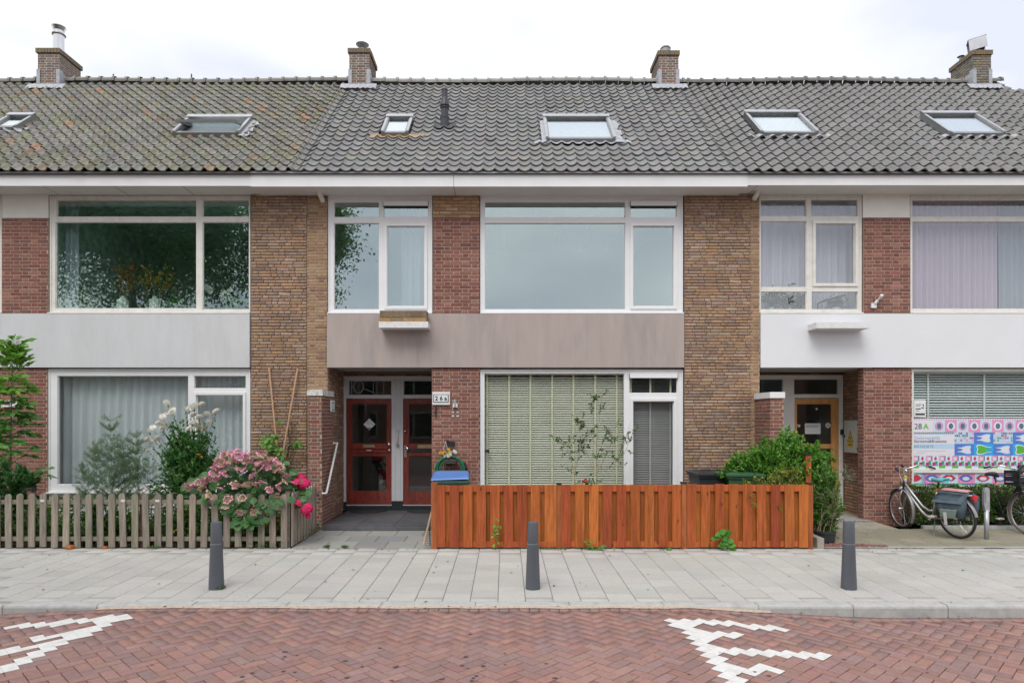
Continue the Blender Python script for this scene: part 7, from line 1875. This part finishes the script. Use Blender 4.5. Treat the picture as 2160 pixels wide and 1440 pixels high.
blind('dark venetian blind behind the small top light beside the green blind', U(1324), U(1434), V(838), V(793), 12.19, 0.0425, M_slatd, M_tape, [U(1334), U(1376), U(1419)], tilt=25)
blind('dark grey venetian blind behind the casement next to the brown pier', U(1324), U(1434), V(1036), V(842), 12.20, 0.0425, mat('grey_slat', (0.27, 0.27, 0.262), 0.5, 0.05), mat('grey_tape', (0.40, 0.40, 0.38), 0.7, 0.05), [U(1336), U(1376), U(1419)], tilt=55)
blind('pale teal venetian blind above the printed window film', U(1928), U(2346), V(990), V(788), 12.19, 0.047, M_slatt, M_slatt, [U(1970), U(2090), U(2210), U(2330)], tilt=40)
m = MB(); m.box(U(1023.5), U(1032), 12.050, 12.062, V(954), V(948)); solo('window_catch', m, M_black, 'small black catch low on the green blind window', 'catch')
# ---- things on the window sills
M_vase = mat('sage_vase', (0.50, 0.56, 0.50), 0.3, 0.1, 9); zs = V(652); YS = 12.32
m = MB(); m.box(U(105), U(526), 12.135, 12.50, zs - .03, zs - .004); part('inner_sill', m, M_offwhite, LEFT)
m = MB(); m.box(U(1604), U(1817), 12.135, 12.38, V(653) - .03, V(653) - .004); part('inner_sill', m, M_offwhite, RIGHT)
for px, lab, cols in ((259.5, 'sage green vase with rust-coloured dry branches on the window sill', [(0.35, 0.10, 0.03), (0.28, 0.09, 0.04)]), (327, 'sage green vase with yellow-green branches on the window sill', [(0.30, 0.30, 0.02), (0.36, 0.15, 0.04)])):
    x = wx(px, YS); t = thing('vase', lab, 'vase', (x, YS, zs))
    m = MB(); m.lathe([(.085, 0), (.10, .02), (.105, .2), (.10, .225), (.045, .255), (.038, .29), (.048, .30), (.03, .295)], (x, YS, zs), 10); part('vase_body', m, M_vase, t)
    po, ge = bush((x, YS, zs + .28), [((x + .08, YS, zs + .65), (.32, .14, .28), 1)], 13, 16, .05, cols + [(0.20, 0.25, 0.03)], twigs=3, bend=.15); stems_part('branches', [(p, r * .5) for p, r in po], t, M_twig); leaf_part('foliage', ge, t)
def potplant(label, px, d, zb_, pr, ph, mp_, cols, nst, size, r, wr=.4, flowers=None, cat='plant'):
    x = wx(px, d); t = thing('potted_plant', label, cat, (x, d, zb_)); m = MB(); m.lathe([(pr * .75, 0), (pr, ph), (pr * 1.08, ph + .002), (pr * 1.08, ph * 1.15), (pr * .9, ph * 1.12)], (x, d, zb_), 14); part('pot', m, mp_, t)
    po, ge = bush((x, d, zb_ + ph), [((x, d, zb_ + ph + r), (r * 1.1, r * .6, r), 1)], nst, 8, size, cols, twigs=1, wr=wr); po = [(np.array(p) * 1.0, rr_ * .5) for p, rr_ in po]; stems_part('stems', po, t, M_stemg); leaf_part('foliage', ge, t)
    if flowers:
        for a, b in flowers:
            m = MB()
            for k in range(5): floret(m, (wx(a, d) + rc.gauss(0, .03), d - .02, wz(b, d) + rc.gauss(0, .02)), (rc.gauss(0, .3), -1, .2), .034, k)
            part('flower', m, M_came, t)
    return t
M_potw = mat('white_pot', (0.65, 0.65, 0.63), 0.4, 0.05); M_pott = mat('turquoise_pot', (0.22, 0.58, 0.50), 0.4, 0.05); M_potg = mat('grey_pot', (0.25, 0.25, 0.26), 0.6, 0.1); LG = [(0.08, 0.24, 0.04), (0.06, 0.18, 0.04)]
potplant('low green plant at the curtain end of the tree-mirroring window sill', 181, 12.3, zs, .06, .05, M_potg, LG, 12, .09, .09, .35)
potplant('small green plant between the second vase and the window mullion', 370, 12.3, zs, .05, .05, M_potg, LG, 12, .07, .09, .35)
potplant('white orchid close to the brown pier on the upper window sill', 487, 12.3, zs, .045, .055, M_vase, LG, 8, .11, .06, .45, [(478, 616), (489, 612), (470, 620)], 'orchid')
potplant('white orchid beside the mullion on the upper window sill', 430, 12.3, zs, .045, .055, M_vase, LG, 8, .11, .06, .45, [(433, 608), (440, 612), (446, 614), (436, 604)], 'orchid')
zs2 = V(653)
potplant('sansevieria in a turquoise pot behind the six-pane window', 1626.5, 12.25, zs2, .055, .07, M_pott, [(0.10, 0.17, 0.09)], 7, .14, .16, .16)
potplant('upright plant in a grey pot beside the turquoise pot', 1646, 12.25, zs2, .06, .06, M_potg, [(0.10, 0.16, 0.09)], 6, .16, .18, .12)
potplant('bushy house plant next to the mullion of the six-pane window', 1680, 12.25, zs2, .07, .05, M_potg, [(0.13, 0.20, 0.12), (0.09, 0.15, 0.09)], 26, .07, .15, .55)
potplant('small fern in a white pot under the desk lamp', 1763, 12.25, zs2, .075, .07, M_potw, [(0.14, 0.20, 0.13)], 14, .08, .08, .2)
t = thing('desk_lamp', 'dark desk lamp with slanted flat head behind the six-pane window', 'lamp', (wx(1725, 12.3), 12.3, zs2))
m = MB(); l = lambda px, py: (wx(px, 12.3), 12.3, wz(py, 12.3)); m.lathe([(.07, 0), (.07, .012), (.02, .018)], (wx(1725, 12.3), 12.3, zs2), 14); m.tube([l(1725, 652), l(1725, 641), l(1731, 637), l(1744, 631)], .014, 8); part('arm', m, M_black, t)
m = MB(); a, b = Vector(l(1738, 635)), Vector(l(1778, 624)); c = (a + b) / 2; m.mbox(Matrix.Translation(c) @ Matrix.Rotation(-math.atan2(b.z - a.z, b.x - a.x), 4, 'Y'), .40, .12, .035); part('lamp_head', m, M_vent, t)
m = MB(); m.mbox(Matrix.Translation(l(1666.5, 648)) @ Matrix.Rotation(rad(8), 4, 'Y'), .055, .012, .075); o = solo('photo_frame', m, M_enamel, 'small white photo frame standing among the sill plants', 'frame')

# ---- printed film on the dental window
def pmat(name, c): return mat(name, c, 0.5, 0.02, 5)
M_print = mat('film_print', src='attr', rough=0.45, var=0.03, scale=6)
t = thing('window_film', 'colourful printed film with teeth, lips and lettering on the ground-floor window', 'window film', (U(2135), 12.065, V(1026)))
FY = 12.0655
film = MB(); LY = [0.0, 0.0012, 0.0022, 0.0032, 0.0042]
def rect(x0, x1, y0, y1, c, l=0, mb=None):
    (mb or film).col(c); Y = FY - LY[l]; (mb or film).add([(U(x0), Y, V(y1)), (U(x1), Y, V(y1)), (U(x1), Y, V(y0)), (U(x0), Y, V(y0))], [(0, 1, 2, 3)])
def poly(pts, c, l, mb=None):
    (mb or film).col(c); Y = FY - LY[l]; (mb or film).add([(U(x), Y, V(y)) for x, y in pts], [tuple(range(len(pts)))])
def ell(cx, cy, rx, ry, c, l, n=24, mb=None): poly([(cx + rx * math.cos(2 * math.pi * k / n), cy - ry * math.sin(2 * math.pi * k / n)) for k in range(n)], c, l, mb)
WH = (0.68, 0.67, 0.72); LB = (0.52, 0.66, 0.76); PK = (0.70, 0.28, 0.50); BL = (0.09, 0.19, 0.55); CY_ = (0.03, 0.36, 0.72); GR = (0.10, 0.42, 0.04); SL_ = (0.10, 0.16, 0.24); RD = (0.55, 0.04, 0.07); MG = (0.42, 0.03, 0.22); PU = (0.20, 0.17, 0.45); DK = (0.05, 0.06, 0.11); GN = (0.05, 0.32, 0.12)
XE = 2345
rect(1930, XE, 882, 989, WH)
k = 0; x = 1930.0
while x < XE - 3: rect(x, x + 2, 882.4, 885.5, PK if k % 2 else WH, 1); x += 2.6; k += 1
x = 1973.4; k = 0; shp = MB()
while x < XE:
    x2 = min(x + 24.9, XE); rect(x, x2, 885.8, 911.2, LB if k % 2 == 0 else PK, 1); cx_ = x + 12.4
    if cx_ + 9 < XE: ell(cx_, 898.4, 8.8, 9.2, (0.62, 0.24, 0.46) if k % 2 == 0 else WH, 2, mb=shp); ell(cx_, 898.4, 7.2, 7.4, (0.66, 0.36, 0.55) if k % 2 == 0 else (0.74, 0.74, 0.78), 3, mb=shp); ell(cx_, 898.4, 4.9, 6.2, SL_, 4, mb=shp)
    x += 24.9; k += 1
x = 1930; k = 0
while x < 2018: rect(x, x + 1.9, 911.4, 913.6, (GN, RD, SL_, GN)[k % 4], 1); rect(x, x + 1.9, 913.6, 915.8, (CY_, LB)[k % 2], 1); x += 2.2; k += 1
rect(1930, 2018.5, 936, 946, (0.46, 0.60, 0.76), 1)
rect(1937, 1984, 951.0, 951.6, (0.30, 0.45, 0.28), 1); rect(1984, 2000, 951.0, 951.6, (0.6, 0.3, 0.35), 1); rect(1937, 1955, 955.4, 956.0, (0.3, 0.3, 0.33), 1)
TOOTH = [(0.0, .76), (.30, .78), (.55, .93), (.78, 1.0), (.95, .97), (1.0, .85), (.93, .55), (1.0, .18), (.95, .04), (.78, 0.0), (.55, .06), (.30, .21), (0.0, .24), (.02, .31), (.28, .37), (.40, .5), (.28, .63), (.02, .69)]
def tooth(x0, y0, w_, h_, c, halo, l=2, flip=False):
    P = [((1 - a if flip else a), b) for a, b in TOOTH]
    cx_, cy_ = .5, .5; big = [(cx_ + (a - cx_) * 1.14, cy_ + (b - cy_) * 1.22) for a, b in P]
    for pts, cc, ll in ((big, halo, l), (P, c, l + 1)):
        q = [(x0 + a * w_, y0 + h_ - b * h_) for a, b in pts]; poly(q if not flip else q[::-1], cc, ll, shp)
cells = [(2018.5 + 41.2 * i, 2018.5 + 41.2 * (i + 1)) for i in range(8)]
for i, (a, b) in enumerate(cells):
    b = min(b, XE)
    if a > XE - 5: break
    if i % 2 == 1:
        rect(a, b, 911.4, 935.8, BL, 1)
        if b - a > 40: tooth(a + 7, 916, 27, 16, WH, (0.18, 0.48, 0.85))
    else:
        rect(a, b, 911.4, 935.8, (0.42, 0.55, 0.72), 1); rr_ = random.Random(i)
        for r_ in range(4):
            for q in range(10): rect(a + q * 4.1 + .3, a + q * 4.1 + 3.2, 912 + r_ * 5, 912 + r_ * 5 + 3.4, rr_.choice([RD, WH, GN, PK, DK, LB, LB, WH]), 2, shp)
        rect(a + 4, b - 14, 932.6, 934.6, WH, 2, shp)
    if i % 2 == 0:
        rect(a, b, 935.8, 960.6, BL, 1)
        if b - a > 40: tooth(a + 7, 940.5, 27, 16, WH, (0.18, 0.48, 0.85))
    else:
        rect(a, b, 935.8, 960.6, CY_, 1)
        if b - a > 40: tooth(a + 7, 939.5, 28, 17.5, GR, (0.72, 0.74, 0.78), flip=True)
x = 1930.0; k = 0
while x < XE - 8:
    c0 = (k % 2 == 0); rect(x, x + 13.4, 960.8, 972.6, (0.66, 0.34, 0.56) if c0 else (0.62, 0.70, 0.80), 1); rect(x + 11.6, x + 13.8, 961.5, 972, SL_, 2, shp) if c0 else None
    ell(x + 6.5, 967.4, 3.6 if c0 else 2.9, 3.4, WH if c0 else RD, 2, 12, shp); rect(x + 5.5, x + 9, 962.4, 963.4, SL_, 3, shp)
    rect(x, x + 5.5, 975, 982.6, MG, 1); rect(x + 6.2, x + 11, 972.8, 979.5, GN, 1); rect(x + 5.5, x + 6.2, 973, 982, DK, 1); rect(x + 6.2, x + 13, 979.6, 982.6, (0.35, 0.28, 0.45), 1); rect(x + 11, x + 13.9, 973, 979.5, LB, 1)
    rect(x, x + 13.4, 982.8, 988.7, GR if c0 else LB, 1); ell(x + 7, 988.0, 4, 2.6, WH if c0 else (0.4, 0.48, 0.55), 2, 10, shp) if False else None
    x += 13.9; k += 1
rect(1930, XE, 997.2, 1025.3, LB)
LIP = [(0, .5), (.18, .78), (.36, .97), (.5, .86), (.64, .97), (.82, .78), (1, .5), (.82, .17), (.62, .02), (.38, .02), (.18, .17)]
x = 1930.0 - 13; k = 0
while x < XE - 20:
    x0_, x1_ = max(x, 1930), x + 36.2; pk = k % 2 == 1; rect(x0_, x1_, 997.3, 1019.4, PK if pk else LB, 1)
    cx_ = x + 17; X0, W_ = cx_ - 15, 30; cl = lambda a: max(a, 1930.3)
    for s, cc, ll in ((1.0, DK, 2), (.90, BL if pk else RD, 3)):
        poly([(cl(cx_ + (a - .5) * W_ * s), 1008.3 - (b - .5) * 15.6 * s) for a, b in LIP], cc, ll, shp)
    if cx_ > 1938: ell(cx_, 1009.6, 7.4, 3.9, WH, 4, 16, shp)
    if k == 0:
        for q in range(6): rect(1948, 1958, 999 + q * 3.4, 1000.6 + q * 3.4, (0.16, 0.24, 0.42), 3, shp)
    x += 36.2; k += 1
x = 1930; k = 0
while x < XE - 10: rect(x, x + 22, 1019.5, 1025.2, GN if k % 2 == 0 else PU, 1); rect(x + 5, x + 14, 1021.8, 1023, WH if k % 2 == 0 else MG, 2, shp); x += 22; k += 1
part('film_ground', film, M_print, t); part('film_motifs', shp, M_print, t, kind='stuff')
def ftext(s, px, py, size, c, bold=0.0, mm=None): return text_mesh(s, size, (U(px), FY - 0.0036, V(py)), mm or pmat('print_ink', c), t, 'lettering', bold=bold, depth=0.0004)
ftext('28', 1933, 904.3, 0.142, (0.07, 0.08, 0.12)); ftext('A', 1952.3, 904.3, 0.142, (0.12, 0.45, 0.05), .0015)
ftext('Tandartspraktijk', 1932.5, 925.6, 0.072, (0.30, 0.46, 0.68)); ftext('Siertsema&Braaksma', 1932.5, 932.9, 0.0705, (0.10, 0.10, 0.13)); ftext('010 418 38 75', 1932.5, 943.6, 0.061, (0.22, 0.34, 0.48), .001)
# paper notice inside the window
t = thing('paper_notice', 'small white paper notice in the window above the film number', 'notice', (U(1945), 12.065, V(879)))
m = MB(); m.box(U(1933), U(1957.5), FY - .001, FY, V(879), V(843)); part('sheet', m, M_enamel, t)
m = MB()
for a, b, y0, y1 in ((1936, 1949, 852, 853.2), (1936, 1946, 855, 856), (1936, 1947, 860.5, 863), (1948, 1954, 858.5, 861), (1951, 1953.5, 851.5, 856), (1936, 1944, 866, 867), (1935.5, 1955.5, 871, 875.5)): m.box(U(a), U(b), FY - .0022, FY - .0013, V(y1), V(y0))
part('print', m, mat('dark_print', (0.06, 0.07, 0.08), 0.7, 0.1), t)
